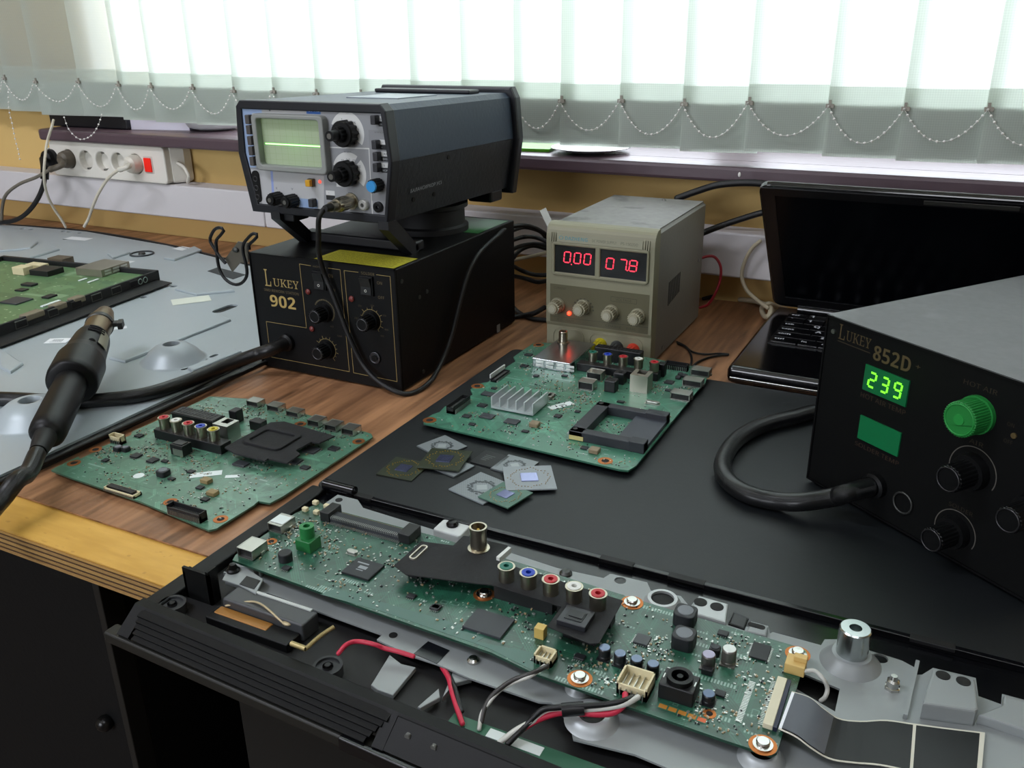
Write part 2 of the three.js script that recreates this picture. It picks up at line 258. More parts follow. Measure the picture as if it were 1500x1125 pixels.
// ---------------------------------------------------------------- soldering and hot air station under the oscilloscope
const S9 = { x0: -0.661, x1: -0.4765, z0: -0.953, z1: -0.6926, y: 0.1302 };
{
  const cx = (S9.x0 + S9.x1) / 2, W = S9.x1 - S9.x0, h0 = 0.002, Hh = S9.y - h0, D = S9.z1 - S9.z0, zf = S9.z1;
  const o = thing('rework_station', 'black metal rework station with gold number 902 standing under the oscilloscope', 'rework station', [cx, T, zf]);
  part(o, 'case', [bx(-W / 2, W / 2, h0, S9.y, -D, -0.0015, 0.0015)], blackPaint); for (const sx of [-1, 1]) for (const fz of [-0.02, -D + 0.02]) part(o, 'rubber_foot', cyl(0.008, 0.008, h0, sx * (W / 2 - 0.02), 0, fz), blackRubber);
  const face = (x, y) => { const q = PZ(x, y, zf); return [q.x - S9.x0, q.y - T - h0]; };
  const F = (x, y) => { const [a, b] = face(370 + x / 6.522, 380 + y / 6.522); return [a - W / 2, b + h0]; };          // crop pixel to metres from the middle of the face
  const gold = '#a8935c', dim = '#6f6244';
  const tex = printed(W, Hh, 5600, '#0a0b0c', face, (k, c, S, CW, CH) => {
    const C = (x, y) => c(370 + x / 6.522, 380 + y / 6.522);
    k.strokeStyle = gold; const lw = 3;
    lines(k, [C(550, 62), C(442, 45), C(510, 657), C(125, 595), C(150, 800)], gold, lw); lines(k, [C(715, 85), C(830, 100), C(920, 1075), C(175, 935)], gold, lw);
    lines(k, [C(1005, 125), C(868, 108), C(960, 1085), C(1375, 1170), C(1308, 165), C(1175, 148)], gold, lw);
    const box = (s, a, b, f, col) => { const p = C(...a), q = C(...b); fitText(k, s, p[0], p[1], q[0], q[1], f, col); };
    box('L', [93, 90], [180, 262], '$px serif', gold); box('UKEY', [185, 180], [440, 290], '$px serif', gold);
    { const p = C(100, 272), q = C(438, 330); fitText(k, 'SMD REWORK STATION', p[0], p[1] + 2, q[0], p[1] + 18, '$px sans-serif', dim); }
    { const p = C(150, 335), q = C(413, 460); fitText(k, '902', p[0], p[1], q[0], p[1] + (C(150, 450)[1] - p[1]) * 0.95, 'bold $px sans-serif', '#b49c5e'); }
    box('HOT AIR', [568, 58], [700, 92], '$px sans-serif', dim); box('SOLDER', [1028, 118], [1160, 160], '$px sans-serif', dim);
    box('ON', [715, 140], [765, 180], '$px sans-serif', dim); box('OFF', [735, 280], [790, 310], '$px sans-serif', dim);
    box('ON', [1180, 210], [1235, 245], '$px sans-serif', dim); box('OFF', [1190, 350], [1255, 385], '$px sans-serif', dim);
    const dial = (x, y, r, a0, a1, n, len) => { const [X, Y] = C(x, y), R = r; k.strokeStyle = '#9c8a58'; k.lineWidth = 2.5; if (!len) return; k.beginPath(); k.arc(X, Y, R, a0, a1); k.stroke(); for (let i = 0; i < n; i++) { const a = a0 + (a1 - a0) * i / (n - 1), e = R + len * (i % 2 ? 0.6 : 1); k.beginPath(); k.moveTo(X + R * Math.cos(a), Y + R * Math.sin(a)); k.lineTo(X + e * Math.cos(a), Y + e * Math.sin(a)); k.stroke(); } };
    dial(1130, 585, 64, -3.3, 0.9, 10, 20); dial(705, 860, 64, -2.6, 0.9, 11, 20);
    for (let i = 0; i < 30; i++) { const [X, Y] = C(680, 500), a = -2.6 + i * 0.115; k.fillStyle = '#8f8360'; k.save(); k.translate(X + 70 * Math.cos(a), Y + 70 * Math.sin(a)); k.rotate(a); k.fillRect(-4, -1.5, 9, 3); k.restore(); }
    for (const [x, y, s] of [[965, 548, '200'], [1000, 430, '250'], [1120, 430, '300'], [1235, 525, '350'], [1255, 660, '400'], [1215, 720, '480'], [735, 630, '400'], [800, 720, 'TEMP']]) { const [X, Y] = C(x, y); k.font = '15px sans-serif'; k.fillStyle = '#5c523a'; k.fillText(s, X, Y + 12); }
  });
  const fp = part(o, 'front_panel', facePlane(W, Hh).translate(0, h0 + Hh / 2, -0.0009), M(0xffffff, 0.45, 0, { map: tex, specularIntensity: 0.5 }), 'black front panel with gold lettering', true);
  part(o, 'front_lip', [bx(-W / 2, W / 2, S9.y - 0.0015, S9.y, -0.0015, 0.0004), bx(W / 2 - 0.0012, W / 2, h0, S9.y, -0.0015, 0.0004), bx(-W / 2, -W / 2 + 0.0012, h0, S9.y, -0.0015, 0.0004)], blackPaint);
  for (const [x, y] of [[640, 170], [1090, 220]]) {            // rocker switches
    const [a, b] = F(x, y); const sw = part(o, 'rocker_switch', [bx(a - 0.0078, a + 0.0078, b - 0.0135, b + 0.0065, -0.0008, 0.0015, 0.0006)], blackPlastic);
    part(sw, 'rocker', profile([[0.0012, b - 0.012], [0.0012, b + 0.005], [0.005, b + 0.005], [0.0022, b - 0.004], [0.0028, b - 0.012]], a - 0.006, a + 0.006), M(0x1d1f20, 0.35));
    part(sw, 'off_mark', new THREE.TorusGeometry(0.0012, 0.0003, 6, 16).translate(a, b - 0.008, 0.0031), M(0xd0d0c8, 0.5));
  }
  for (const [x, y, l] of [[680, 510], [705, 860], [1130, 585]]) {                                          // three black dial knobs
    const [a, b] = F(x, y), kn = part(o, 'knob', moved([zc(0.0105, 0.0095, 0.004, 0, 0, 0), fluted(0.0078, 0.0135, 16).translate(0, 0, 0.003)], a, b, -0.0008), blackPlastic);
    part(kn, 'cap_ring', new THREE.TorusGeometry(0.0058, 0.0004, 6, 24).translate(a, b, 0.0157), M(0x66676a, 0.3, 0.8));
  }
  for (const [x, y] of [[530, 310], [567, 665], [945, 378]]) { const [a, b] = F(x, y); part(o, 'indicator_lamp', new THREE.SphereGeometry(0.0031, 14, 10).scale(1, 1, 0.6).translate(a, b, 0), M(0x6e2b27, 0.4)); }
  { const [a, b] = F(1172, 940); const s = part(o, 'iron_socket', [new THREE.TorusGeometry(0.0056, 0.0007, 8, 28).translate(a, b, 0.0006), zc(0.0052, 0.0052, 0.0016, a, b, -0.001)], M(0x55565a, 0.3, 0.7)); part(s, 'pin_block', zc(0.0035, 0.0035, 0.0012, a, b, 0.0006), blackPlastic); }
  { const [a, b] = F(330, 790); part(o, 'hose_socket', moved(turned(flatLathe([[0.0095, 0], [0.0095, 0.004], [0.007, 0.006]], 24), Math.PI / 2), a, b, -0.0008), blackPlastic); }
  // hardware on the right side
  for (const [x, y] of [[588, 412], [620, 544], [614, 435], [625, 427]]) { const q = PX(x, y, S9.x1); part(o, 'screw', new THREE.CylinderGeometry(0.0022, 0.0022, 0.0012, 12).rotateZ(Math.PI / 2).translate(W / 2 + 0.0004, q.y - T, q.z - zf), darkSteel); }
  { const q = PX(730, 481, S9.x1); part(o, 'paper_sticker', bx(W / 2, W / 2 + 0.0003, q.y - T - 0.005, q.y - T + 0.005, q.z - zf - 0.004, q.z - zf + 0.004), M(0x8f8f8a, 0.8)); }
  // warning sticker and green sticker lying on the lid
  const yl = canvasTex(512, 192, (k, w, h) => { k.fillStyle = '#a09a2a'; k.fillRect(0, 0, w, h); k.fillStyle = '#55520f'; for (let r = 0; r < 9; r++) { let x = 26; while (x < w - 40) { const l = 6 + rnd(0, 26); k.fillRect(x, 22 + r * 18, l, 5); x += l + 6; } } });
  const st = [[466, 376], [487, 366], [608, 374], [577, 393]].map(([x, y]) => { const q = P(x, y, S9.y); return [q.x - cx, q.z - zf]; });
  const sx0 = st[0][0] + 0.002, sx1 = W / 2 - 0.003, sz0 = -0.047, sz1 = -0.003;
  part(o, 'yellow_label', new THREE.PlaneGeometry(sx1 - sx0, sz1 - sz0).rotateX(-Math.PI / 2).translate((sx0 + sx1) / 2, S9.y + 0.0003, (sz0 + sz1) / 2), M(0xffffff, 0.5, 0, { map: yl }), 'yellow printed warning label', true);
  part(o, 'green_label', bx(W / 2 - 0.075, W / 2 - 0.004, S9.y, S9.y + 0.0003, -D + 0.008, -D + 0.085), M(0x2c6b3a, 0.35), 'dark green label');
  // wire cradle for the hot air handle, on the left side
  const zz = -0.75, q = (x, y, z = zz) => { const v = PZ(290 + x / 9.375, 310 + y / 9.375, z); return V(v.x - cx, v.y - T, v.z - zf); };
  const cr = part(o, 'cradle_bracket', [profileZ([[550, 410], [690, 430], [690, 700], [580, 700], [470, 830], [370, 650]].map(([x, y]) => { const v = q(x, y); return [v.x, v.y]; }), zz - zf - 0.0012, zz - zf)], M(0x6a665c, 0.5, 0.7));
  const rod = (pts) => tube(pts.map(([x, y, dz = 0]) => q(x, y, zz + 0.006 + dz)), 0.0019, 60, 8);
  part(cr, 'wire_cradle', [rod([[380, 710], [300, 620], [230, 510], [165, 400], [175, 340], [235, 240], [310, 220], [355, 250], [320, 310], [250, 400], [255, 500], [265, 640], [300, 800], [380, 930], [500, 1000], [600, 980], [670, 880], [660, 720], [625, 580], [620, 460], [680, 370], [760, 300], [820, 320], [770, 390], [700, 460], [705, 520]])], M(0x1b1c1d, 0.45, 0.4));
  part(cr, 'bracket_screw', moved([new THREE.SphereGeometry(0.004, 12, 8).scale(1.2, 0.8, 0.7)], ...q(515, 525, zz + 0.001)), darkSteel);
}

// ---------------------------------------------------------------- oscilloscope
{
  const zf = -0.715, px0 = -0.6775, px1 = -0.4868, o = thing('oscilloscope', 'grey oscilloscope showing a flat green trace standing on the rework station', 'oscilloscope', [(px0 + px1) / 2, T + 0.169, zf]);
  o.rotation.x = 0.0;
  const ox = (px0 + px1) / 2, oy = 0.169, hw = (px1 - px0) / 2, Hh = 0.1125, mid = 0.06, D = 0.262, tilt = 0.02;
  // six sided case section, widest at mid height; the case drops slightly to the rear
  const sec = (g) => [[-hw + 0.010 + g, g], [hw - 0.010 - g, g], [hw - g, mid], [hw - 0.004 - g, Hh - 0.006], [hw - 0.010 - g, Hh - g], [-hw + 0.010 + g, Hh - g], [-hw + 0.004 + g, Hh - 0.006], [-hw + g, mid]];
  const drop = (g) => { [g].flat(9).forEach((m) => { const p = m.attributes.position; for (let i = 0; i < p.count; i++) p.setY(i, p.getY(i) + p.getZ(i) * tilt); m.computeVertexNormals(); }); return g; };
  const scopePaint = M(0x313c4c, 0.42, 0, { specularIntensity: 0.7, bumpMap: grainFine, bumpScale: 0.00012 }), navy = M(0x10131a, 0.42);
  part(o, 'upper_case', drop(profileZ([[hw - 0.0006, mid], ...sec(0.0006).slice(3, 7), [-hw + 0.0006, mid]], -D, -0.012)), scopePaint, 'blue grey painted metal cover');
  part(o, 'lower_case', drop(profileZ([sec(0.0006)[0], sec(0.0006)[1], [hw - 0.0006, mid - 0.0003], [-hw + 0.0006, mid - 0.0003]], -D, -0.012)), M(0x1c1f25, 0.5, 0, { bumpMap: grainFine, bumpScale: 0.0003 }), 'lower metal cover with shade put into its darker colour');  // shade of the inward slanting lower faces is put into this darker colour
  // moulded front bezel: ring between the outer section and the opening
  const inner = [[-hw + 0.0185, 0.0085], [hw - 0.0125, 0.0085], [hw - 0.0045, mid], [hw - 0.0095, Hh - 0.0085], [-hw + 0.0105, Hh - 0.0085], [-hw + 0.0085, mid]];
  const bs = new THREE.Shape(sec(-0.0004).map(([x, y]) => new THREE.Vector2(x, y))); bs.holes.push(new THREE.Path(inner.map(([x, y]) => new THREE.Vector2(x, y))));
  part(o, 'front_bezel', new THREE.ExtrudeGeometry(bs, { depth: 0.0125, bevelEnabled: true, bevelThickness: 0.0015, bevelSize: 0.0012, bevelOffset: -0.0012, bevelSegments: 2 }).translate(0, 0, -0.0125), navy, 'dark moulded front bezel');
  // rear bumper frame
  part(o, 'rear_bumper', drop(profileZ(sec(-0.006).map(([x, y]) => [x, y]), -D - 0.014, -D + 0.002, 0.003)), navy);
  // printed face
  const zp = zf - 0.0006, w = 2 * hw, face = (x, y) => { const q = PZ(x, y, zp); return [q.x - px0, q.y - T - oy]; }, C0 = (x, y) => [335 + x / 5.984, 130 + y / 5.984];
  const tex = printed(w, Hh, 6000, '#8f9194', face, (k, c, S) => {
    const C = (x, y) => c(...C0(x, y)); const poly = (pts, f) => { k.fillStyle = f; k.beginPath(); pts.forEach((p, i) => i ? k.lineTo(...C(...p)) : k.moveTo(...C(...p))); k.fill(); };
    poly([[95, 140], [300, 150], [300, 215], [210, 220], [240, 690], [165, 690], [190, 1050], [60, 1060]], '#8fa4c4');
    poly([[290, 150], [690, 150], [690, 220], [290, 215]], '#a9a9a8'); poly([[160, 700], [835, 765], [835, 1100], [200, 1040]], '#b4b5b6'); poly([[205, 215], [245, 215], [290, 690], [240, 690]], '#b0b2b2');
    poly([[365, 715], [385, 715], [400, 930], [380, 930]], '#8f9fd0'); poly([[620, 960], [780, 975], [780, 1050], [620, 1040]], '#8ba3c6');
    poly([[680, 150], [805, 152], [805, 224], [682, 218]], '#1c55a0');
    const tx = (s, a, b, f, col) => { const p = C(...a), q = C(...b); fitText(k, s, p[0], p[1], q[0], q[1], f, col); };
    tx('С1-112', [692, 170], [795, 203], 'bold $px sans-serif', '#e8f0ff'); tx('ОСЦИЛЛОГРАФ', [410, 170], [660, 196], '$px sans-serif', '#666766');
    k.fillStyle = '#2a2c30'; k.beginPath(); k.arc(...C(360, 182), 9, 0, 7); k.fill(); k.fillStyle = '#a9a9a8'; k.beginPath(); k.arc(...C(365, 182), 5, 0, 7); k.fill();
    lines(k, [C(850, 512), C(1230, 525), C(1262, 1125)], '#d2d3d0', 7); poly([[1225, 360], [1400, 365], [1412, 980], [1255, 980]], '#85878a');
    // time and volt scales: white half discs with figures
    const disc = (x, y, r, a0, a1) => { const [X, Y] = C(x, y); k.fillStyle = '#d4d5d2'; k.beginPath(); k.moveTo(X, Y); k.arc(X, Y, r, a0, a1); k.fill(); };
    disc(1040, 385, 118, -2.75, 0.6); disc(1055, 735, 118, -2.8, -0.95); disc(1060, 740, 118, -0.75, 0.65);
    k.fillStyle = '#44464a'; k.font = '20px sans-serif';
    for (const [x, y, s] of [[945, 305, '5'], [985, 280, '1'], [1080, 310, '.05'], [1110, 370, '0.2'], [985, 638, '15'], [1030, 632, '1.2'], [1080, 640, '.01'], [1130, 690, '50'], [1140, 750, '20']]) k.fillText(s, ...C(x, y));
    tx('ВРЕМЯ/ДЕЛ', [945, 195], [1075, 216], '$px sans-serif', '#4f5154'); tx('В/ДЕЛ', [1010, 545], [1075, 562], '$px sans-serif', '#5b5d60'); tx('УРОВ', [1275, 375], [1385, 392], '$px sans-serif', '#5b5d60');
    const tag = (x, y, a, b) => { const [X, Y] = C(x, y); k.fillStyle = '#d0d1d0'; k.fillRect(X, Y, 66, 27); k.fillStyle = '#17191c'; k.fillRect(X, Y + 29, 66, 27); k.font = '17px sans-serif'; k.fillStyle = '#55585a'; k.fillText(a, X + 16, Y + 20); k.fillStyle = '#c9ccd0'; k.fillText(b, X + 8, Y + 49); };
    tag(1308, 240, 'µs', 'ms'); tag(1322, 445, '~', '−'); tag(1335, 548, 'ЖДУЩ', 'ВНЕШ'); tag(1335, 648, 'Б', 'НОРМ'); tag(850, 890, '~', '≂');
    poly([[945, 825], [1035, 830], [1030, 862], [945, 858]], '#d0d1d0'); poly([[1000, 832], [1030, 834], [1015, 856]], '#22252a');
    tx('Y', [545, 870], [568, 890], '$px sans-serif', '#5a5c5f'); tx('X', [410, 860], [428, 882], '$px sans-serif', '#5a5c5f'); tx('0.V', [1045, 905], [1085, 928], 'bold $px sans-serif', '#4a4c4f');
  });
  const sp = new THREE.ShapeGeometry(new THREE.Shape(inner.map(([x, y]) => new THREE.Vector2(x, y)))); { const p = sp.attributes.position, uv = sp.attributes.uv; for (let i = 0; i < p.count; i++) uv.setXY(i, (p.getX(i) + hw) / w, p.getY(i) / Hh); }
  part(o, 'front_panel', sp.translate(0, 0, -0.0006), M(0xffffff, 0.45, 0, { map: tex }), 'grey and blue printed front panel', true);
  const F = (x, y) => { const [a, b] = face(...C0(x, y)); return [a - hw, b]; };
  const zs = -0.0006, Fp = (x, y, dz) => { const q = PZ(...C0(x, y), zf + zs + dz); return [q.x - px0 - hw, q.y - T - oy]; };
  // screen: grey hood around a greenish tube face with graticule and trace
  { const [x0, y0] = Fp(243, 705, 0.0085), [x1, y1] = Fp(815, 240, 0.0085), a = roundRect(x0, x1, y0 - 0.001, y1, 0.005), [ix0, iy0] = F(300, 690), [ix1, iy1] = F(770, 262);
    const hs = new THREE.Shape(a.map(([x, y]) => new THREE.Vector2(x, y))); hs.holes.push(new THREE.Path(roundRect(x0 + 0.006, x1 - 0.006, y0 + 0.005, y1 - 0.0045, 0.003).map(([x, y]) => new THREE.Vector2(x, y))));
    part(o, 'screen_hood', new THREE.ExtrudeGeometry(hs, { depth: 0.011, bevelEnabled: true, bevelThickness: 0.0015, bevelSize: 0.0012, bevelOffset: -0.0012, bevelSegments: 2 }).translate(0, 0, zs - 0.004), M(0x8b8e8a, 0.5), 'grey screen surround');
    const X0 = x0 + 0.005, X1 = x1 - 0.005, Y0 = y0 + 0.004, Y1 = y1 - 0.004;
    const gr = canvasTex(512, 448, (k, W, H) => { k.fillStyle = '#a2ad94'; k.fillRect(0, 0, W, H); k.strokeStyle = '#8b9a76'; k.lineWidth = 1.5; for (let i = 1; i < 10; i++) { lines(k, [[i * W / 10, 0], [i * W / 10, H]], '#8b9a76', 1.5); } for (let i = 1; i < 8; i++) lines(k, [[0, i * H / 8], [W, i * H / 8]], '#8b9a76', 1.5); });
    const sc = part(o, 'screen', new THREE.PlaneGeometry(X1 - X0, Y1 - Y0).translate((X0 + X1) / 2, (Y0 + Y1) / 2, zs + 0.0004), M(0xffffff, 0.25, 0, { map: gr, emissive: 0x6f8a5c, emissiveIntensity: 0.2 }), 'pale green graticule screen', true);
    const ty = F(560, 492)[1];
    part(sc, 'screen_trace', bx(X0 + 0.004, X1 - 0.001, ty - 0.00055, ty + 0.00055, zs + 0.0006, zs + 0.0009), M(0xd8ffc8, 0.5, 0, { emissive: 0xa8ff88, emissiveIntensity: 2.2 }), 'bright green trace line');
    part(sc, 'screen_glow_edge', [bx(X0 + 0.002, X1 - 0.001, ty + 0.0006, ty + 0.0011, zs + 0.0005, zs + 0.0006), bx(X0 + 0.002, X1 - 0.001, ty - 0.0011, ty - 0.0006, zs + 0.0005, zs + 0.0006)], M(0x74b860, 0.5, 0, { emissive: 0x4fae40, emissiveIntensity: 0.5 }));
    const l = new THREE.PointLight(0x8cff70, 0.00025); l.position.set((X0 + X1) / 2, ty, zs + 0.006); l.castShadow = true; o.add(l); }
  // knobs: base, grip and stem pointing out of the panel
  for (const [x, y] of [[1050, 388], [1062, 735]]) { const [a, b] = F(x, y), kn = part(o, 'selector_knob', moved([fluted(0.0125, 0.011, 12, 0.12), zc(0.0125, 0.0115, 0.0015, 0, 0, 0.011), fluted(0.0075, 0.008, 12, 0.1).translate(0, 0, 0.012)], a, b, zs), blackPlastic); part(kn, 'stem_knob', moved([zc(0.0052, 0.0048, 0.011, 0, 0, 0.019)], a, b, zs), blackPlastic); part(kn, 'slot_cap', zc(0.0026, 0.0026, 0.0006, a, b, zs + 0.0299), M(0x8a8a86, 0.3, 0.9)); }
  for (const [x, y] of [[450, 955], [580, 975]]) { const [a, b] = F(x, y), kn = part(o, 'small_knob', moved([fluted(0.0068, 0.0135, 14), zc(0.0055, 0.005, 0.003, 0, 0, 0.013)], a, b, zs), blackPlastic); part(kn, 'slot_cap', zc(0.0022, 0.0022, 0.0006, a, b, zs + 0.0159), M(0x8a8a86, 0.3, 0.9)); }
  { const [a, b] = F(1320, 840), kn = part(o, 'level_knob', moved([fluted(0.0066, 0.0125, 14)], a, b, zs), blackPlastic); part(kn, 'blue_cap', moved([zc(0.0056, 0.0052, 0.0022, 0, 0, 0.0124)], a, b, zs), M(0x2f8fd0, 0.4), 'light blue cap'); }
  // push buttons
  for (const [x, y, lab] of [[200, 265, 1], [210, 355, 1], [220, 450, 1], [230, 540, 1], [240, 630, 1]]) { const [a, b] = F(x, y); part(o, 'push_button', bx(a - 0.0028, a + 0.0028, b - 0.0045, b + 0.0045, zs, zs + 0.007, 0.0008), M(0x4a4644, 0.45)); }
  for (const [x, y] of [[1300, 270], [1310, 485], [1320, 590], [1320, 685], [755, 995]]) { const [a, b] = F(x, y); part(o, 'push_button', [bx(a - 0.0028, a + 0.0028, b - 0.0042, b + 0.0042, zs, zs + 0.0075, 0.0008)], M(0x2c2d31, 0.4)); }
  { const [a, b] = F(735, 820); const p = part(o, 'power_button', bx(a - 0.0035, a + 0.0035, b - 0.004, b + 0.004, zs, zs + 0.004, 0.0006), M(0x5a5038, 0.5)); part(p, 'yellow_key', bx(a - 0.003, a + 0.003, b - 0.0033, b + 0.0033, zs + 0.004, zs + 0.0085, 0.0008), M(0xd09a18, 0.45), 'amber yellow key'); }
  { const [a, b] = F(800, 815); part(o, 'power_lamp', new THREE.SphereGeometry(0.0017, 12, 8).translate(a, b, zs), M(0xff6a58, 0.4, 0, { emissive: 0xff4a3a, emissiveIntensity: 1.5 }), 'small red lit lamp'); }
  { const [a, b] = F(252, 860), [a2, b2] = F(258, 960), s = new THREE.Shape(roundRect(a - 0.0045, a + 0.0045, b2 - 0.004, b + 0.017, 0.0044).map(([x, y]) => new THREE.Vector2(x, y)));
    const c = part(o, 'terminal_strip', new THREE.ExtrudeGeometry(s, { depth: 0.0015, bevelEnabled: false }).translate(0, 0, zs), blackPlastic);
    for (let i = 0; i < 3; i++) part(c, 'jack_hole', new THREE.TorusGeometry(0.0026, 0.0006, 6, 16).translate(a, b2 + 0.0015 + i * 0.0095, zs + 0.0016), M(0x2c2c2e, 0.4)); }
  { const [a, b] = F(1080, 985); const s = part(o, 'input_connector', moved([zc(0.0082, 0.0082, 0.002, 0, 0, 0), zc(0.0062, 0.0062, 0.010, 0, 0, 0.002)], a, b, zs), nickel); part(s, 'plug_shell', moved([fluted(0.0072, 0.012, 20, 0.06).translate(0, 0, 0.010), zc(0.0072, 0.0062, 0.004, 0, 0, 0.022), zc(0.005, 0.005, 0.008, 0, 0, 0.026)], a, b, zs), nickel); part(s, 'cable_boot', moved([zc(0.0042, 0.0032, 0.010, 0, 0, 0.033)], a, b, zs), blackRubber); }
  { const [a, b] = F(1195, 1015); part(o, 'test_terminal', moved(turned(flatLathe([[0.0053, 0], [0.0053, 0.004], [0.0042, 0.005], [0.002, 0.005], [0.002, 0.001]], 22), Math.PI / 2), a, b, zs), M(0xbdbdb8, 0.35, 0.3)); }
  { const [a, b] = F(1318, 1035); part(o, 'ground_jack', moved(turned(flatLathe([[0.0052, 0], [0.0052, 0.003], [0.004, 0.0036], [0.0018, 0.0036], [0.0018, 0]], 22), Math.PI / 2), a, b, zs), blackPlastic); }
  // side print, screws, lid plates and rear foot
  const sideTex = canvasTex(512, 96, (k, W, H) => { k.fillStyle = '#1c1f25'; k.fillRect(0, 0, W, H); k.font = '58px sans-serif'; k.fillStyle = '#a9adb2'; k.fillText('БАЛАНСИР', 6, 66); k.fillText('КОР УСИЛ', 300, 66); });
  { const v = PX(628, 274, -0.489), yy = v.y - T - oy, xx = hw - 0.010 + 0.010 * yy / mid; const pl = new THREE.PlaneGeometry(0.062, 0.0085).rotateY(Math.PI / 2); pl.rotateZ(-Math.atan2(0.010, mid)).translate(xx + 0.0005, yy, v.z - zf); part(o, 'side_print', pl, M(0xffffff, 0.5, 0, { map: sideTex }), null, true);
    for (const [x, y] of [[613, 293], [643, 285], [657, 230]]) { const q = PX(x, y, -0.488); part(o, 'adjust_hole', new THREE.CylinderGeometry(0.0026, 0.0026, 0.001, 14).rotateZ(Math.PI / 2).translate(hw - 0.010 + 0.010 * Math.min(mid, q.y - T - oy) / mid, q.y - T - oy, q.z - zf), blackPlastic); } }
  part(o, 'carry_handle', drop([bx(-hw + 0.03, hw - 0.03, Hh - 0.0006, Hh + 0.004, -D + 0.03, -D + 0.055, 0.0015)]), navy);
  part(o, 'lid_plate', drop([bx(-0.02, 0.045, Hh - 0.001, Hh + 0.0004, -0.17, -0.09)]), M(0x8e959e, 0.35, 0.4));
  // folding stand under the front: two side arms and a cross bar resting on the station
  const base = S9.y - oy, zb = -0.765 - zf;
  const bl = P(464, 353, S9.y), br = P(612, 366, S9.y), arm = (x0, x1) => profileX(x0, x1);
  function profileX(x0, x1) { return [[x0, x1]].map(() => { const s = new THREE.Shape([[-0.012, 0.002], [0.002, 0.002], [0.002, -0.006], [zb + 0.012, base + 0.0002], [zb, base + 0.0002], [zb - 0.0, base + 0.007]].map(([z, y]) => new THREE.Vector2(z, y))); return new THREE.ExtrudeGeometry(s, { depth: x1 - x0, bevelEnabled: false }).rotateY(-Math.PI / 2).translate(x1, 0, 0); })[0]; }
  part(o, 'folding_stand', [arm(bl.x - ox - 0.016, bl.x - ox - 0.004), arm(br.x - ox - 0.006, br.x - ox + 0.006), bx(bl.x - ox - 0.016, br.x - ox + 0.006, base + 0.0002, base + 0.011, zb - 0.012, zb + 0.006, 0.002), bx(-hw + 0.035, -hw + 0.06, -0.009, 0.001, -0.03, -0.004, 0.002)], M(0x141519, 0.45));
  part(o, 'rear_foot', drop([bx(hw - 0.045, hw - 0.012, -0.013, 0.002, -D + 0.01, -D + 0.04, 0.003)]), navy); part(o, 'rear_foot', drop([bx(-hw + 0.02, -hw + 0.045, -0.013, 0.002, -D + 0.01, -D + 0.04, 0.003)]), navy);
}
// black spool that carries the rear of the oscilloscope
{ const q = P(655, 345, S9.y); solo('black_spool', 'round black spool wedged between oscilloscope and rework station', 'spool', [flatLathe([[0, 0], [0.046, 0], [0.046, 0.006], [0.042, 0.008], [0.042, 0.0255], [0.046, 0.027], [0.046, 0.0315], [0, 0.0315]], 40)], M(0x0f0f11, 0.6), [-0.545, T + S9.y + 0.0005, -0.868]); }

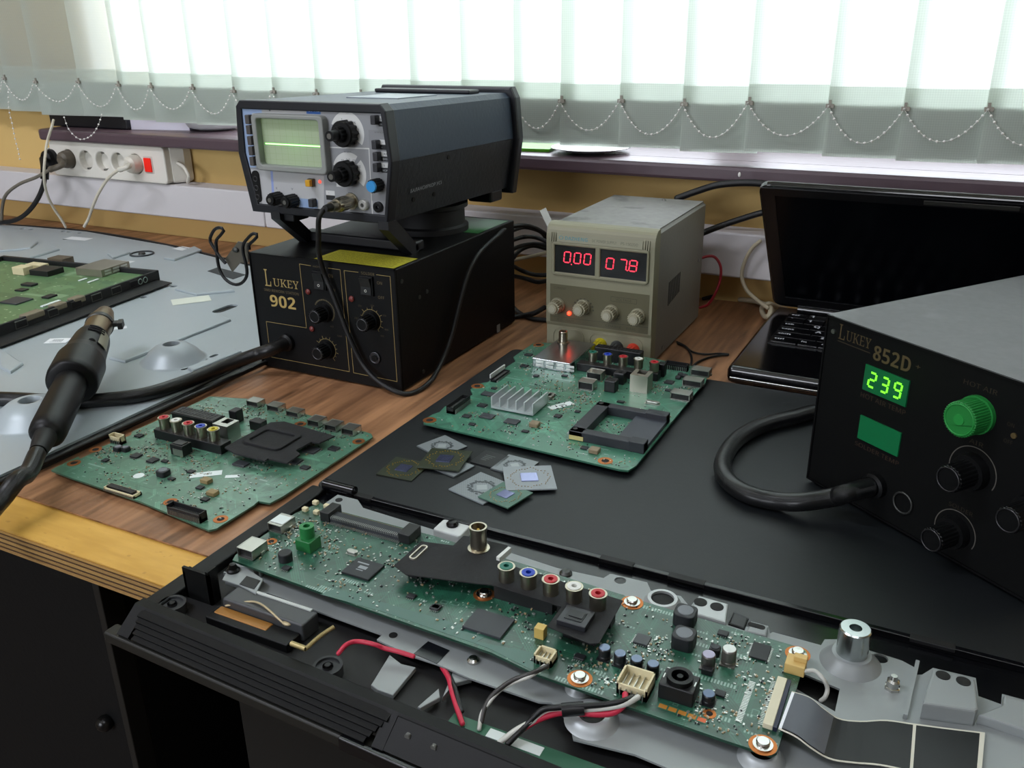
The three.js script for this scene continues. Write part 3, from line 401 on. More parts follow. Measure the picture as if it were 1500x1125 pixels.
// ---------------------------------------------------------------- bench power supply
{
  const x0 = -0.391, x1 = -0.2705, z0 = -1.06, z1 = -0.862, Ht = 0.1495, cx = (x0 + x1) / 2, w = x1 - x0;
  const o = thing('power_supply', 'beige grey bench power supply with red digits reading 0.00 and 07.8', 'power supply', [cx, T, z1]);
  const dust = canvasTex(512, 512, (k, W, H) => { const im = k.createImageData(W, H); for (let y = 0; y < H; y++) for (let x = 0; x < W; x++) { const t = tile(x / W, y / H, 4, 5, 41), d = Math.max(0, t - 0.6) * 1.6, e = tile(x / W, y / H, 30, 2, 42); const v = 134 + 12 * (e - 0.5) - 110 * Math.min(0.6, d); im.data.set([v, v * 0.995, v * 0.965, 255], (y * W + x) * 4); } k.putImageData(im, 0, 0); }, { repeat: [6, 6] });
  const cover = M(0x7d7b74, 0.5, 0.1, { bumpMap: grainFine, bumpScale: 0.0001 }), top = M(0xffffff, 0.45, 0, { map: dust }), beige = M(0x8c8970, 0.5, 0, { map: smudge }), olive = M(0x605b3f, 0.45);
  const Dp = z1 - z0, zb = -0.016;
  part(o, 'steel_cover', [profileZ([[-w / 2, 0.004], [w / 2, 0.004], [w / 2, Ht - 0.004], [w / 2 - 0.004, Ht - 0.001], [-w / 2 + 0.004, Ht - 0.001], [-w / 2, Ht - 0.004]], -Dp, zb)], cover, 'grey painted steel cover');
  part(o, 'cover_top', bx(-w / 2 + 0.003, w / 2 - 0.003, Ht - 0.001, Ht, -Dp, zb), top, 'dusty smeared lid');
  for (const sx of [-1, 1]) for (const fz of [-0.03, -Dp + 0.02]) part(o, 'rubber_foot', cyl(0.007, 0.008, 0.004, sx * (w / 2 - 0.015), 0, fz), blackRubber);
  // moulded front: outer section with rounded top, standing proud of the cover
  const fs = new THREE.Shape(); fs.moveTo(zb - 0.002, 0.003); fs.lineTo(-0.002, 0.003); fs.lineTo(-0.002, 0.036); fs.lineTo(0.0, 0.040); fs.lineTo(0, Ht - 0.014); fs.quadraticCurveTo(0, Ht + 0.001, -0.014, Ht + 0.0015); fs.lineTo(zb - 0.002, Ht + 0.0015); fs.closePath();
  const fx = (a, b) => new THREE.ExtrudeGeometry(fs, { depth: b - a, bevelEnabled: false, curveSegments: 6 }).rotateY(-Math.PI / 2).translate(b, 0, 0);
  part(o, 'front_moulding', fx(-w / 2 - 0.001, w / 2 + 0.001), beige, 'beige plastic front');
  const zf = z1, C0 = (x, y) => [740 + x / 3.75, 240 + y / 3.75], C1 = (x, y) => [795 + x / 8.788, 330 + y / 8.788];
  const F = (p) => { const q = PZ(...p, zf); return [q.x - cx, q.y - T]; };
  // name strip, bezel ridges and display window frame
  const strip = canvasTex(768, 96, (k, W, H) => { k.fillStyle = '#8c8a73'; k.fillRect(0, 0, W, H); fitText(k, 'DAZHENG', 70, 28, 285, 68, 'bold $px sans-serif', '#4d7f86'); k.strokeStyle = '#4d7f86'; k.lineWidth = 6; k.beginPath(); k.arc(38, 48, 18, 0, 7); k.stroke(); fitText(k, 'DC POWER SUPPLY', 320, 34, 540, 66, '$px sans-serif', '#55543f'); fitText(k, 'PS-1502DD', 575, 34, 730, 66, '$px sans-serif', '#55543f'); });
  { const y0 = 0.1335, y1 = 0.1425, a = -w / 2 + 0.012, b = w / 2 - 0.012; part(o, 'name_strip', new THREE.PlaneGeometry(b - a, y1 - y0).rotateX(-0.12).translate((a + b) / 2, 0.1365, 0.0010), M(0xffffff, 0.5, 0, { map: strip }), null, true);
    for (const s of [-1, 1]) for (let i = 0; i < 3; i++) part(o, 'ridge', turned([bx(-0.0006, 0.0006, -0.005, 0.005, -0.0006, 0.0012)], -0.18).map((g) => g.translate(s * (w / 2 - 0.005 - i * 0.0024), 0.1365, 0.0002)), beige); }
  const wy0 = 0.0985, wy1 = 0.1285, fr = new THREE.Shape(roundRect(-w / 2 + 0.006, w / 2 - 0.004, wy0 - 0.0035, wy1 + 0.0032, 0.004).map(([x, y]) => new THREE.Vector2(x, y)));
  const wins = [[-w / 2 + 0.0095, -0.0035], [0.0022, w / 2 - 0.0065]];
  for (const [a, b] of wins) fr.holes.push(new THREE.Path([[a, wy0], [b, wy0], [b, wy1], [a, wy1]].map(([x, y]) => new THREE.Vector2(x, y))));
  part(o, 'display_frame', new THREE.ExtrudeGeometry(fr, { depth: 0.002, bevelEnabled: true, bevelThickness: 0.0008, bevelSize: 0.0008, bevelOffset: -0.0008, bevelSegments: 1 }).translate(0, 0, -0.0002), beige);
  const led = M(0xff5064, 0.5, 0, { emissive: 0xff2a44, emissiveIntensity: 1.5 });
  wins.forEach(([a, b], n) => {
    const d = part(o, 'display_window', bx(a, b, wy0, wy1, -0.0004, 0.0006), M(0x0a1012, 0.2), 'black display window');
    const txt = n ? '078' : '000', ww = b - a, x0 = n ? [0.12, 0.40, 0.62] : [0.22, 0.47, 0.715];
    [...txt].forEach((ch, i) => part(d, 'lit_display_digit', moved(digit(ch, a + ww * x0[i], wy0 + 0.0105 - (n ? 0.001 : -0.001), ww * 0.155, 0.0115, 0.0011), 0, 0, 0.0009), led, 'red lit digit'));
    part(d, 'lit_display_point', bx(a + ww * (n ? 0.575 : 0.40), a + ww * (n ? 0.60 : 0.425), wy0 + 0.0092, wy0 + 0.0102, 0.0006, 0.0011), led);
  });
  // olive control strip with four knobs and a lit lamp
  const ctl = canvasTex(1024, 400, (k, W, H) => { k.fillStyle = '#57533a'; k.fillRect(0, 0, W, H); k.strokeStyle = '#3c3926'; k.lineWidth = 3; lines(k, [[0, 345], [W, 330]], '#35331f', 4); fitText(k, 'CURRENT', 40, 26, 170, 50, '$px sans-serif', '#35331f'); k.strokeRect(640, 60, 260, 46); fitText(k, 'VOLTAGE', 690, 70, 850, 96, '$px sans-serif', '#35331f');
    for (let i = 0; i < 9; i++) { const a = -2.9 + i * 0.36; k.save(); k.translate(355 + 105 * Math.cos(a), 230 + 105 * Math.sin(a)); k.rotate(a); k.fillStyle = '#2f2d1c'; k.fillRect(-9, -8, 18, 17); k.restore(); } fitText(k, 'C.C   OUT', 80, 356, 260, 380, '$px sans-serif', '#35331f'); fitText(k, 'COARSE    FINE', 590, 356, 900, 380, '$px sans-serif', '#35331f'); });
  part(o, 'control_strip', new THREE.PlaneGeometry(w - 0.006, 0.0435).translate(0.0008, 0.0625, 0.0004), M(0xffffff, 0.5, 0, { map: ctl }), 'olive printed control strip', true);
  for (const [x, y] of [[290, 775], [430, 785], [585, 815], [730, 835]]) { const [a, b] = F(C0(x, y)), kn = part(o, 'knob', moved([zc(0.0086, 0.0082, 0.003, 0, 0, 0), fluted(0.0075, 0.0105, 18, 0.1).translate(0, 0, 0.003), zc(0.0058, 0.0052, 0.0035, 0, 0, 0.013)], a, b, 0.0006), M(0x9a967f, 0.45)); part(kn, 'knob_cap', zc(0.0038, 0.0036, 0.0006, a, b, 0.0169), M(0xa9a591, 0.4)); }
  { const [a, b] = F(C0(354, 820)); part(o, 'lit_lamp', new THREE.SphereGeometry(0.0024, 14, 10).translate(a, b, 0.0012), M(0xff6a4a, 0.4, 0, { emissive: 0xff3018, emissiveIntensity: 5 }), 'red lit indicator'); const l = new THREE.PointLight(0xff4020, 0.0001); l.position.set(a, b, 0.006); l.castShadow = true; o.add(l); }
  // output terminals below
  const lower = (a0, a1, n) => { const s = new THREE.Shape(roundRect(a0, a1, 0.010, 0.034, 0.009).map(([x, y]) => new THREE.Vector2(x, y))); s.holes.push(new THREE.Path(roundRect(a0 + 0.0015, a1 - 0.0015, 0.0115, 0.0325, 0.008).map(([x, y]) => new THREE.Vector2(x, y)))); return new THREE.ExtrudeGeometry(s, { depth: 0.001, bevelEnabled: false }).translate(0, 0, -0.0022); };
  part(o, 'terminal_surround', [lower(-w / 2 + 0.006, -0.016), lower(-0.010, w / 2 - 0.008)], beige);
  [['#c2b413', 520, 985], ['#34383a', 610, 1000], ['#d03a26', 700, 1015]].forEach(([c, x, y]) => { const [a, b] = F(C0(x, y)); const t = part(o, 'terminal_post', moved([zc(0.0075, 0.0065, 0.006, 0, 0, -0.002), fluted(0.0066, 0.0115, 12).translate(0, 0, 0.003)], a, b - 0.002, 0), M(c, 0.4), { '#c2b413': 'yellow binding post', '#34383a': 'black binding post', '#d03a26': 'red binding post' }[c]); });
  // side vents, top screw, clear tag on the left
  for (let i = 0; i < 10; i++) { const p = PX(740 + (910 + i * 11) / 3.75, 240 + (650 - i * 12) / 3.75, x1); part(o, 'vent_slot', bx(w / 2 - 0.0004, w / 2 + 0.0003, 0.056 + 0.0006 * i, 0.083 + 0.0002 * i, -0.0624 - i * 0.0046, -0.0608 - i * 0.0046), M(0x18181a, 0.7)); }
  for (const [x, y] of [[962, 349], [1023, 381], [970, 509]]) { const p = PX(x, y, x1); part(o, 'screw', new THREE.CylinderGeometry(0.0022, 0.0022, 0.001, 12).rotateZ(Math.PI / 2).translate(w / 2 + 0.0004, p.y - T, p.z - z1), steel); }
  part(o, 'top_screw', cyl(0.0028, 0.0022, 0.0016, 0.012, Ht, -Dp + 0.014, 14), steel);
  { const a = PZ(782, 312, -0.875), b = PZ(800, 335, -0.875); part(o, 'clear_tab', turned([bx(-0.004, 0.004, -0.016, 0.016, -0.0004, 0.0004)], 0, 0, 0.5).map((g) => g.translate(-w / 2 - 0.0062, 0.1475, -0.018)), M(0xd8dad2, 0.35, 0, { transmission: 0.3, thickness: 0 }), 'translucent plastic strip'); }
}
// ---------------------------------------------------------------- hot air station on the right, turned to the left
const TVH = 0.012;                                                             // top of the television's back cover above the bench
const ST = { x: -0.0711, z: -0.652, a: 36.3 * Math.PI / 180, w: 0.188, d: 0.24, h: 0.1375, foot: 0.003 };
function FACE(x, y) { const d = ray(x, y), n = [-Math.sin(ST.a), Math.cos(ST.a)], t = (ST.x * n[0] + ST.z * n[1]) / (d.x * n[0] + d.z * n[1]); return [(d.x * t - ST.x) * Math.cos(ST.a) + (d.z * t - ST.z) * Math.sin(ST.a), d.y * t + EYE - TVH]; }
{
  const o = thing('hot_air_station', 'black hot air station with green lit digits 239 and scuffed grey lid', 'hot air station', [ST.x, T + TVH, ST.z], -ST.a);
  const w = ST.w, d = ST.d, h = ST.h, f = ST.foot;
  part(o, 'case', [bx(0, w, f, h - 0.001, -d, -0.001, 0.001)], blackPaint);
  const scuff = canvasTex(512, 512, (k, W, H) => { const im = k.createImageData(W, H); for (let y = 0; y < H; y++) for (let x = 0; x < W; x++) { const t = tile2(x / W, y / H, 5, 4, 4, 51), e = tile2(x / W, y / H, 60, 60, 2, 52), s = Math.max(0, t - 0.62) * 1.6, v = 78 + 8 * (e - 0.5) + 40 * s - 24 * Math.max(0, 0.36 - t); im.data.set([v, v, v * 1.02, 255], (y * W + x) * 4); } k.putImageData(im, 0, 0); }, { repeat: [4, 4] });
  part(o, 'lid', bx(0, w, h - 0.001, h, -d, -0.0005), M(0xffffff, 0.45, 0, { map: scuff }), 'grey painted metal lid with pale scuffs');
  for (const [x, z] of [[0.02, -0.02], [w - 0.02, -0.02], [0.02, -d + 0.02], [w - 0.02, -d + 0.02]]) part(o, 'foot', cyl(0.008, 0.008, f, x, 0, z), blackRubber);
  const C2 = (x, y) => [1180 + x / 4.6875, 450 + y / 4.6875], F = (x, y) => FACE(...C2(x, y));
  const dim = '#332c21';
  const tex = printed(w, h - f, 5600, '#070808', (x, y) => { const [a, b] = FACE(x, y); return [a, b - f]; }, (k, c) => {
    const C = (x, y) => c(...C2(x, y)), U = (u, v) => [u * 5600, (h - v) * 5600];
    const tx = (s, u0, u1, v1, v0, font, col) => fitText(k, s, u0 * 5600, (h - v1) * 5600, u1 * 5600, (h - v0) * 5600, font, col);
    tx('L', 0.0118, 0.0185, 0.1338, 0.1225, '$px serif', '#4d422c'); tx('UKEY', 0.019, 0.0415, 0.1305, 0.1232, '$px serif', '#4d422c'); lines(k, [U(0.012, 0.1208), U(0.042, 0.1205)], dim, 4);
    tx('852D', 0.044, 0.0765, 0.1275, 0.1170, 'bold $px sans-serif', '#51462f'); tx('+', 0.079, 0.0835, 0.1255, 0.1215, '$px sans-serif', '#51462f');
    tx('HOT AIR', 0.1145, 0.1385, 0.1268, 0.1235, '$px sans-serif', dim); tx('HOT AIR TEMP', 0.0385, 0.078, 0.0902, 0.0868, '$px sans-serif', '#3a2c22'); tx('SOLDER TEMP', 0.040, 0.0795, 0.0525, 0.0492, '$px sans-serif', '#3a2c22');
    tx('AIR', 0.1265, 0.1365, 0.0905, 0.0875, '$px sans-serif', dim); tx('SOLDER', 0.121, 0.139, 0.0425, 0.0395, '$px sans-serif', dim); tx('ON', 0.148, 0.153, 0.1105, 0.108, '$px sans-serif', dim); tx('OFF', 0.148, 0.154, 0.0995, 0.097, '$px sans-serif', dim);
    for (const [u, v, r] of [[0.1325, 0.0695, 0.0165], [0.1290, 0.0235, 0.0150]]) { k.strokeStyle = '#57544e'; k.lineWidth = 4; k.beginPath(); k.arc(u * 5600, (h - v) * 5600, r * 5600, -3.4, 0.4); k.stroke(); }
  });
  part(o, 'front_panel', facePlane(w, h - f).translate(w / 2, f + (h - f) / 2, -0.0004), M(0xffffff, 0.6, 0, { map: tex, specularIntensity: 0.35 }), 'black panel with dull gold lettering', true);
  part(o, 'front_rim', [bx(0, w, h - 0.0018, h - 0.0002, -0.001, 0.0006), bx(0, 0.0015, f, h, -0.001, 0.0006), bx(w - 0.0015, w, f, h, -0.001, 0.0006), bx(0, w, f, f + 0.0015, -0.001, 0.0006)], blackPaint);
  const lit = M(0x9cff4a, 0.5, 0, { emissive: 0x66ff20, emissiveIntensity: 1.0 }), greenDark = M(0x0d5a34, 0.25, 0, { emissive: 0x063a1e, emissiveIntensity: 0.25 });
  const d1 = [0.0405, 0.0775, 0.0932, 0.1122], d2 = [0.0425, 0.0778, 0.0558, 0.0738];
  const s1 = part(o, 'display_window', bx(d1[0], d1[1], d1[2], d1[3], -0.0008, 0.0008), greenDark, 'green lit display window');
  [...'239'].forEach((ch, i) => part(s1, 'lit_display_digit', moved(digit(ch, d1[0] + 0.0045 + i * 0.0108, d1[2] + 0.0042, 0.0055, 0.0105, 0.0013, 0.08), 0, 0, 0.0011), lit, 'green lit digit'));
  part(o, 'display_window', bx(d2[0], d2[1], d2[2], d2[3], -0.0008, 0.0008), M(0x0f6b3e, 0.3), 'dark green unlit display window');
  const l = new THREE.PointLight(0x66ff30, 0.0003); l.position.set(0.059, 0.103, 0.006); l.castShadow = true; o.add(l);
  { const kn = part(o, 'power_knob', moved([zc(0.0125, 0.0125, 0.003, 0, 0, 0), fluted(0.0115, 0.015, 40, 0.04).translate(0, 0, 0.002)], 0.1285, 0.1075, -0.0004), M(0x1e7a34, 0.45), 'green plastic knob'); part(kn, 'knob_disc', moved([zc(0.0035, 0.0035, 0.0006, 0, 0, 0.017), new THREE.TorusGeometry(0.0098, 0.0005, 6, 30).translate(0, 0, 0.0171)], 0.1285, 0.1075, -0.0004), M(0x248a3c, 0.4)); }
  for (const [u, v, r] of [[0.1325, 0.0695, 0.0125], [0.1290, 0.0235, 0.0115], [0.1745, 0.062, 0.0115]]) { const kn = part(o, 'dial_knob', moved([zc(r, r * 0.93, 0.006, 0, 0, 0, 32), fluted(r * 0.72, 0.017, 20, 0.05).translate(0, 0, 0.005)], u, v, -0.0004), blackPlastic); part(kn, 'cap_ring', new THREE.TorusGeometry(r * 0.62, 0.0005, 6, 28).translate(u, v, 0.0222), M(0x4a4a4c, 0.3, 0.8)); }
  { const [u, v] = F(85, 180); }
  part(o, 'screw', zc(0.0018, 0.0018, 0.001, 0.0075, 0.1265, -0.0004, 12), steel);
  part(o, 'screw', zc(0.0018, 0.0018, 0.001, 0.154, 0.1035, -0.0004, 12), M(0x6a5a3a, 0.5, 0.6));
  part(o, 'iron_socket', [new THREE.TorusGeometry(0.0075, 0.0008, 8, 30).translate(0.088, 0.0245, 0.0004)], darkSteel);
  part(o, 'hose_socket', moved(turned(flatLathe([[0.0095, 0], [0.0095, 0.005], [0.0072, 0.006]], 24), Math.PI / 2), 0.064, 0.027, -0.0006), blackPlastic);
}
const hoseRubber = M(0x101112, 0.36, 0, { bumpMap: grainFine, bumpScale: 0.0001 });
{ // its hose: leaves the front, lies on the cover in a bow and runs back past the left side
  const D3 = (x, y) => [1040 + x / 3.26, 540 + y / 3.26], n = V(-Math.sin(ST.a), 0, Math.cos(ST.a)), u = V(Math.cos(ST.a), 0, Math.sin(ST.a));
  const s0 = V(ST.x, T + TVH, ST.z).addScaledVector(u, 0.064).addScaledVector(V(0, 1, 0), 0.027).addScaledVector(n, 0.0065), r = 0.0070;
  const on = (x, y, h = TVH + r + 0.0004) => P(...D3(x, y), h);
  const pts = [s0, s0.clone().addScaledVector(n, 0.018).add(V(-0.004, -0.0015, 0)), on(600, 612, TVH + 0.018), on(430, 637, TVH + 0.012), on(300, 630), on(180, 600), on(95, 545), on(60, 480), on(75, 410), on(140, 330), on(260, 268), on(400, 232), on(540, 200), V(-0.04, T + TVH + r + 0.0004, -0.797), V(0.005, T + TVH + r + 0.0004, -0.812)];
  solo('air_hose', 'thick black rubber hose bowed on the cover beside the hot air station', 'hose', [cable(pts, r, 120, 14)], hoseRubber);
}

// ---------------------------------------------------------------- laptop
{
  const o = thing('laptop', 'black glossy laptop with dark half closed screen behind the hot air station', 'laptop', [-0.1835, T, -0.848], -0.015);
  const w = 0.37, d = 0.235, y1 = 0.024, gloss = M(0x0a0a0c, 0.18, 0, { clearcoat: 0.6, clearcoatRoughness: 0.12 });
  part(o, 'base', [bx(0, w, 0.005, y1, -d, 0, 0.006)], gloss);
  part(o, 'rubber_foot', [cyl(0.006, 0.006, 0.006, 0.03, 0, -0.02)], blackRubber); part(o, 'rubber_foot', [cyl(0.006, 0.006, 0.006, w - 0.03, 0, -0.02)], blackRubber); part(o, 'rubber_foot', [cyl(0.006, 0.006, 0.006, 0.03, 0, -d + 0.02)], blackRubber); part(o, 'rubber_foot', [cyl(0.006, 0.006, 0.006, w - 0.03, 0, -d + 0.02)], blackRubber);
  part(o, 'front_trim', bx(0.004, w - 0.004, 0.010, 0.013, -0.004, 0.0008, 0.0008), chrome, 'thin bright front trim');
  part(o, 'keyboard_deck', bx(0.022, w - 0.02, y1, y1 + 0.0006, -0.205, -0.088), M(0x070708, 0.5));
  // keys with printed legends
  const kx0 = 0.024, kz0 = -0.203, kw = w - 0.046, kd = 0.113, rows = [['esc', ...'123456789'], [...'`1234567890-='], ['tab', ...'QWERTYUIOP[]'], ['caps', ...'ASDFGHJKL;'], ['shift', ...'ZXCVBNM,./'], ['ctrl', 'fn', 'alt', ' ', 'alt']];
  const legend = [], keys = [];
  rows.forEach((r, j) => { const rh = kd / 6, wide = { esc: 1, tab: 1.45, caps: 1.7, shift: 2.1, ctrl: 1.3, ' ': 5 }; let x = 0; const unit = kw / 15; let i = 0; while (x < kw - unit * 0.6) { const s = r[i] ?? ''; const ww = Math.min((wide[s] ?? 1) * unit, kw - x); keys.push([kx0 + x + 0.0006, kx0 + x + ww - 0.0006, kz0 + j * rh + 0.0006, kz0 + (j + 1) * rh - 0.0006]); legend.push([s, x, j * rh, ww]); x += ww; i++; } });
  const tex = canvasTex(1536, 536, (k, W, H) => { k.fillStyle = '#0b0b0d'; k.fillRect(0, 0, W, H); const S = W / kw; for (const [s, x, z, ww] of legend) { k.fillStyle = '#f2f6fa'; k.font = 'bold ' + (s.length > 1 ? 30 : 50) + 'px sans-serif'; k.fillText(s, x * S + 12, z * S + 44); } k.strokeStyle = k.fillStyle = '#d4d8dc'; k.lineWidth = 5; k.beginPath(); k.ellipse(330, 495, 34, 26, 0, 0, 7); k.fill(); k.fillStyle = '#0b0b0d'; k.font = 'bold italic 36px sans-serif'; k.fillText('hp', 310, 506); });
  const keyMat = M(0xffffff, 0.3, 0, { map: tex });
  for (const [a, b, c, e] of keys) { const g = clean(bx(a, b, y1 + 0.0006, y1 + 0.0026, c, e, 0.0005)); const p = g.attributes.position, uv = new Float32Array(p.count * 2); for (let i = 0; i < p.count; i++) { uv[2 * i] = (p.getX(i) - kx0) / kw; uv[2 * i + 1] = 1 - (p.getZ(i) - kz0) / kd; } g.setAttribute('uv', new THREE.BufferAttribute(uv, 2)); part(o, 'key', g, keyMat, null, true); }
  for (const hx of [0.09, w - 0.03]) part(o, 'hinge_bar', [cyl(0.006, 0.006, 0.06, 0, 0, 0).rotateZ(Math.PI / 2).translate(hx, y1 + 0.004, -d + 0.018)], gloss);
  // lid leaning over the keys
  const lid = new THREE.Group(); lid.name = 'lid'; lid.position.set(0, y1 + 0.005, -d + 0.018); lid.rotation.x = 0.72; o.add(lid);
  const L = 0.222; const lidS = profileZ(roundRect(0, w, 0, L, 0.012), -0.007, 0, 0.0015);
  part(lid, 'lid_shell', lidS, gloss);
  part(lid, 'screen_bezel', [bx(0.003, w - 0.003, L - 0.014, L - 0.003, 0, 0.0012), bx(0.003, w - 0.003, 0.008, 0.022, 0, 0.0012), bx(0.003, 0.016, 0.022, L - 0.014, 0, 0.0012), bx(w - 0.016, w - 0.003, 0.022, L - 0.014, 0, 0.0012)], M(0x111113, 0.35));
  part(lid, 'screen', bx(0.016, w - 0.016, 0.022, L - 0.014, 0, 0.0004), M(0x04060a, 0.25, 0, { specularIntensity: 0.3 }));
  part(lid, 'webcam_bar', bx(0.155, 0.235, L - 0.0115, L - 0.0055, 0.0012, 0.0018, 0.0005), M(0x3a3a36, 0.5));
}
// ---------------------------------------------------------------- grey metal back of a television lying at the left
const PH = 0.008;
{
  const edge = [[-0.664, -0.25], [-0.664, -0.90], [-0.69, -0.945], [-0.76, -0.975], [-0.97, -1.021], [-1.2, -1.072], [-1.43, -1.095], [-1.634, -1.075], [-1.9, -1.0], [-1.9, -0.25]];
  const o = thing('dismantled_television', 'pale grey pressed metal back of a dismantled screen lying on the bench', 'television', [-1.2, T, -0.7]);
  const L = (pts) => pts.map(([x, z]) => [x + 1.2, z + 0.7]), G = (x, y, h = PH) => { const q = P(x, y, h); return [q.x + 1.2, q.z + 0.7]; };
  const inset = edge.map(([x, z]) => [x + (x > -0.7 ? -0.008 : x < -1.8 ? 0.01 : 0), z + (z < -0.89 ? 0.006 : z > -0.3 ? -0.01 : 0)]);
  const c4 = (x, y) => [x / 3.75, 300 + y / 3.75];
  const slot = (x, y, w, d, a = 0) => { const [cx, cz] = G(...c4(x, y + 5)); return roundRect(-w / 2, w / 2, -d / 2, d / 2, Math.min(w, d) * 0.48, 3).map(([u, v]) => [cx + u * Math.cos(a) - v * Math.sin(a), cz + u * Math.sin(a) + v * Math.cos(a)]); };
  const holes = [slot(1237, 565, 0.016, 0.040)];
  for (const [x, y] of [[125, 126], [170, 130], [350, 140], [380, 144], [590, 168], [630, 175], [850, 210], [890, 217], [1135, 268], [1170, 275], [695, 184], [963, 232], [440, 149], [360, 183]]) holes.push(slot(x, y, 0.0095, 0.010));
  for (const [x, y] of [[1160, 862], [1060, 905], [1215, 836]]) holes.push(slot(x - 40, y - 12, 0.006, 0.012));
  for (const [x, y] of [[955, 443], [788, 503]]) holes.push(slot(x, y, 0.010, 0.010));
  const safe = L(inset), okHole = (h) => h.every(([x, z]) => [[0, 0], [0.002, 0], [-0.002, 0], [0, 0.002], [0, -0.002]].every(([a, b]) => inside(safe, x + a, z + b)));
  for (let i = holes.length - 1; i >= 0; i--) if (!okHole(holes[i])) holes.splice(i, 1);
  const sheet = M(0xa8b2b6, 0.4, 0.1, { roughnessMap: smudge });
  part(o, 'screen_edge', plate(L(edge), 0.0, 0.0055), M(0x111213, 0.5), 'black plastic rim');
  part(o, 'metal_sheet', plate(L(inset), 0.0058, PH, holes), sheet, 'pale blue grey pressed metal sheet');
  part(o, 'rim_bead', tube(L(edge).slice(0, 8).map(([x, z]) => V(x - (x > 0.5 ? 0.003 : 0), 0.006, z)), 0.0028, 120, 6), M(0x151617, 0.45));
  // pressed ribs and pads: low plateaus with bevelled edges
  const rib = (pts, h = 0.0034) => { const g = pts.map((p) => G(...c4(...p))); return plate(g, PH - 0.0016, PH + h, [], 0.0024); };
  for (const r of [[[0, 200], [210, 210], [170, 245], [0, 260]], [[0, 290], [270, 225], [330, 250], [0, 350]], [[590, 275], [680, 250], [720, 268], [620, 300]], [[600, 850], [1200, 610], [1270, 640], [690, 870]], [[900, 300], [1070, 235], [1110, 255], [960, 310]], [[1030, 905], [1290, 800], [1330, 815], [1060, 925]], [[0, 800], [130, 880], [60, 930], [0, 900]], [[960, 470], [1240, 440], [1290, 480], [1080, 500]]]) part(o, 'pressed_rib', rib(r), sheet);
  // domed bosses with a hole
  for (const [x, y, s] of [[955, 850, 1], [185, 1170, 1.1]]) { const [a, b] = G(...c4(x, y)); const d = part(o, 'domed_boss', moved([lathe([[0.036 * s, 0], [0.033 * s, 0.0012], [0.026 * s, 0.010], [0.018 * s, 0.0165], [0.010 * s, 0.0185], [0.0085 * s, 0.0185], [0.0085 * s, 0.012]].reverse(), 36)], a, PH, b), sheet); part(d, 'boss_hole', cyl(0.0085 * s, 0.0085 * s, 0.0004, a, PH + 0.012, b, 20), M(0x121314, 0.7)); }
  // paper labels, dark tape, clip mark
  const paper = M(0xdfe3e4, 0.7), bar = canvasTex(128, 64, (k, W, H) => { k.fillStyle = '#e4e7e8'; k.fillRect(0, 0, W, H); k.fillStyle = '#74797c'; for (let i = 0; i < 16; i++) k.fillRect(30 + i * 4, 14, 1 + (i % 3), 24); k.fillRect(24, 46, 70, 4); });
  const lab = (x, y, w, d, a) => { const [cx, cz] = G(...c4(x, y)); return new THREE.PlaneGeometry(w, d).rotateX(-Math.PI / 2).rotateY(a).translate(cx, PH + 0.0004, cz); };
  part(o, 'barcode_label', lab(318, 748, 0.026, 0.018, 0.5), M(0xffffff, 0.7, 0, { map: bar }), 'white barcode label', true);
  part(o, 'paper_label', lab(640, 680, 0.024, 0.010, 0.9), paper, null, true); part(o, 'paper_label', lab(1025, 245, 0.05, 0.022, -0.1), paper, null, true); part(o, 'paper_label', lab(670, 316, 0.035, 0.02, 0.2), paper, null, true);
  part(o, 'paper_label', lab(430, 187, 0.05, 0.02, 0.1), paper, null, true); part(o, 'paper_label', lab(1050, 525, 0.05, 0.03, 0.9), M(0xd8dccf, 0.7), null, true);
  { const g = [[1140, 365], [1195, 345], [1350, 385], [1280, 410]].map((p) => G(...c4(...p))); part(o, 'dark_tape', plate(g, PH, PH + 0.0005), M(0x3c4042, 0.7)); }
  { const [a, b] = G(...c4(780, 272)); part(o, 'ring_mark', new THREE.TorusGeometry(0.018, 0.0014, 8, 28).rotateX(Math.PI / 2).translate(a, PH + 0.001, b), M(0x2e3234, 0.5)); part(o, 'ring_stud', cyl(0.006, 0.005, 0.003, a, PH, b), darkSteel); }
}
const EYEPOINT = V(0, T + EYE, 0); let gunTail, gunHose;
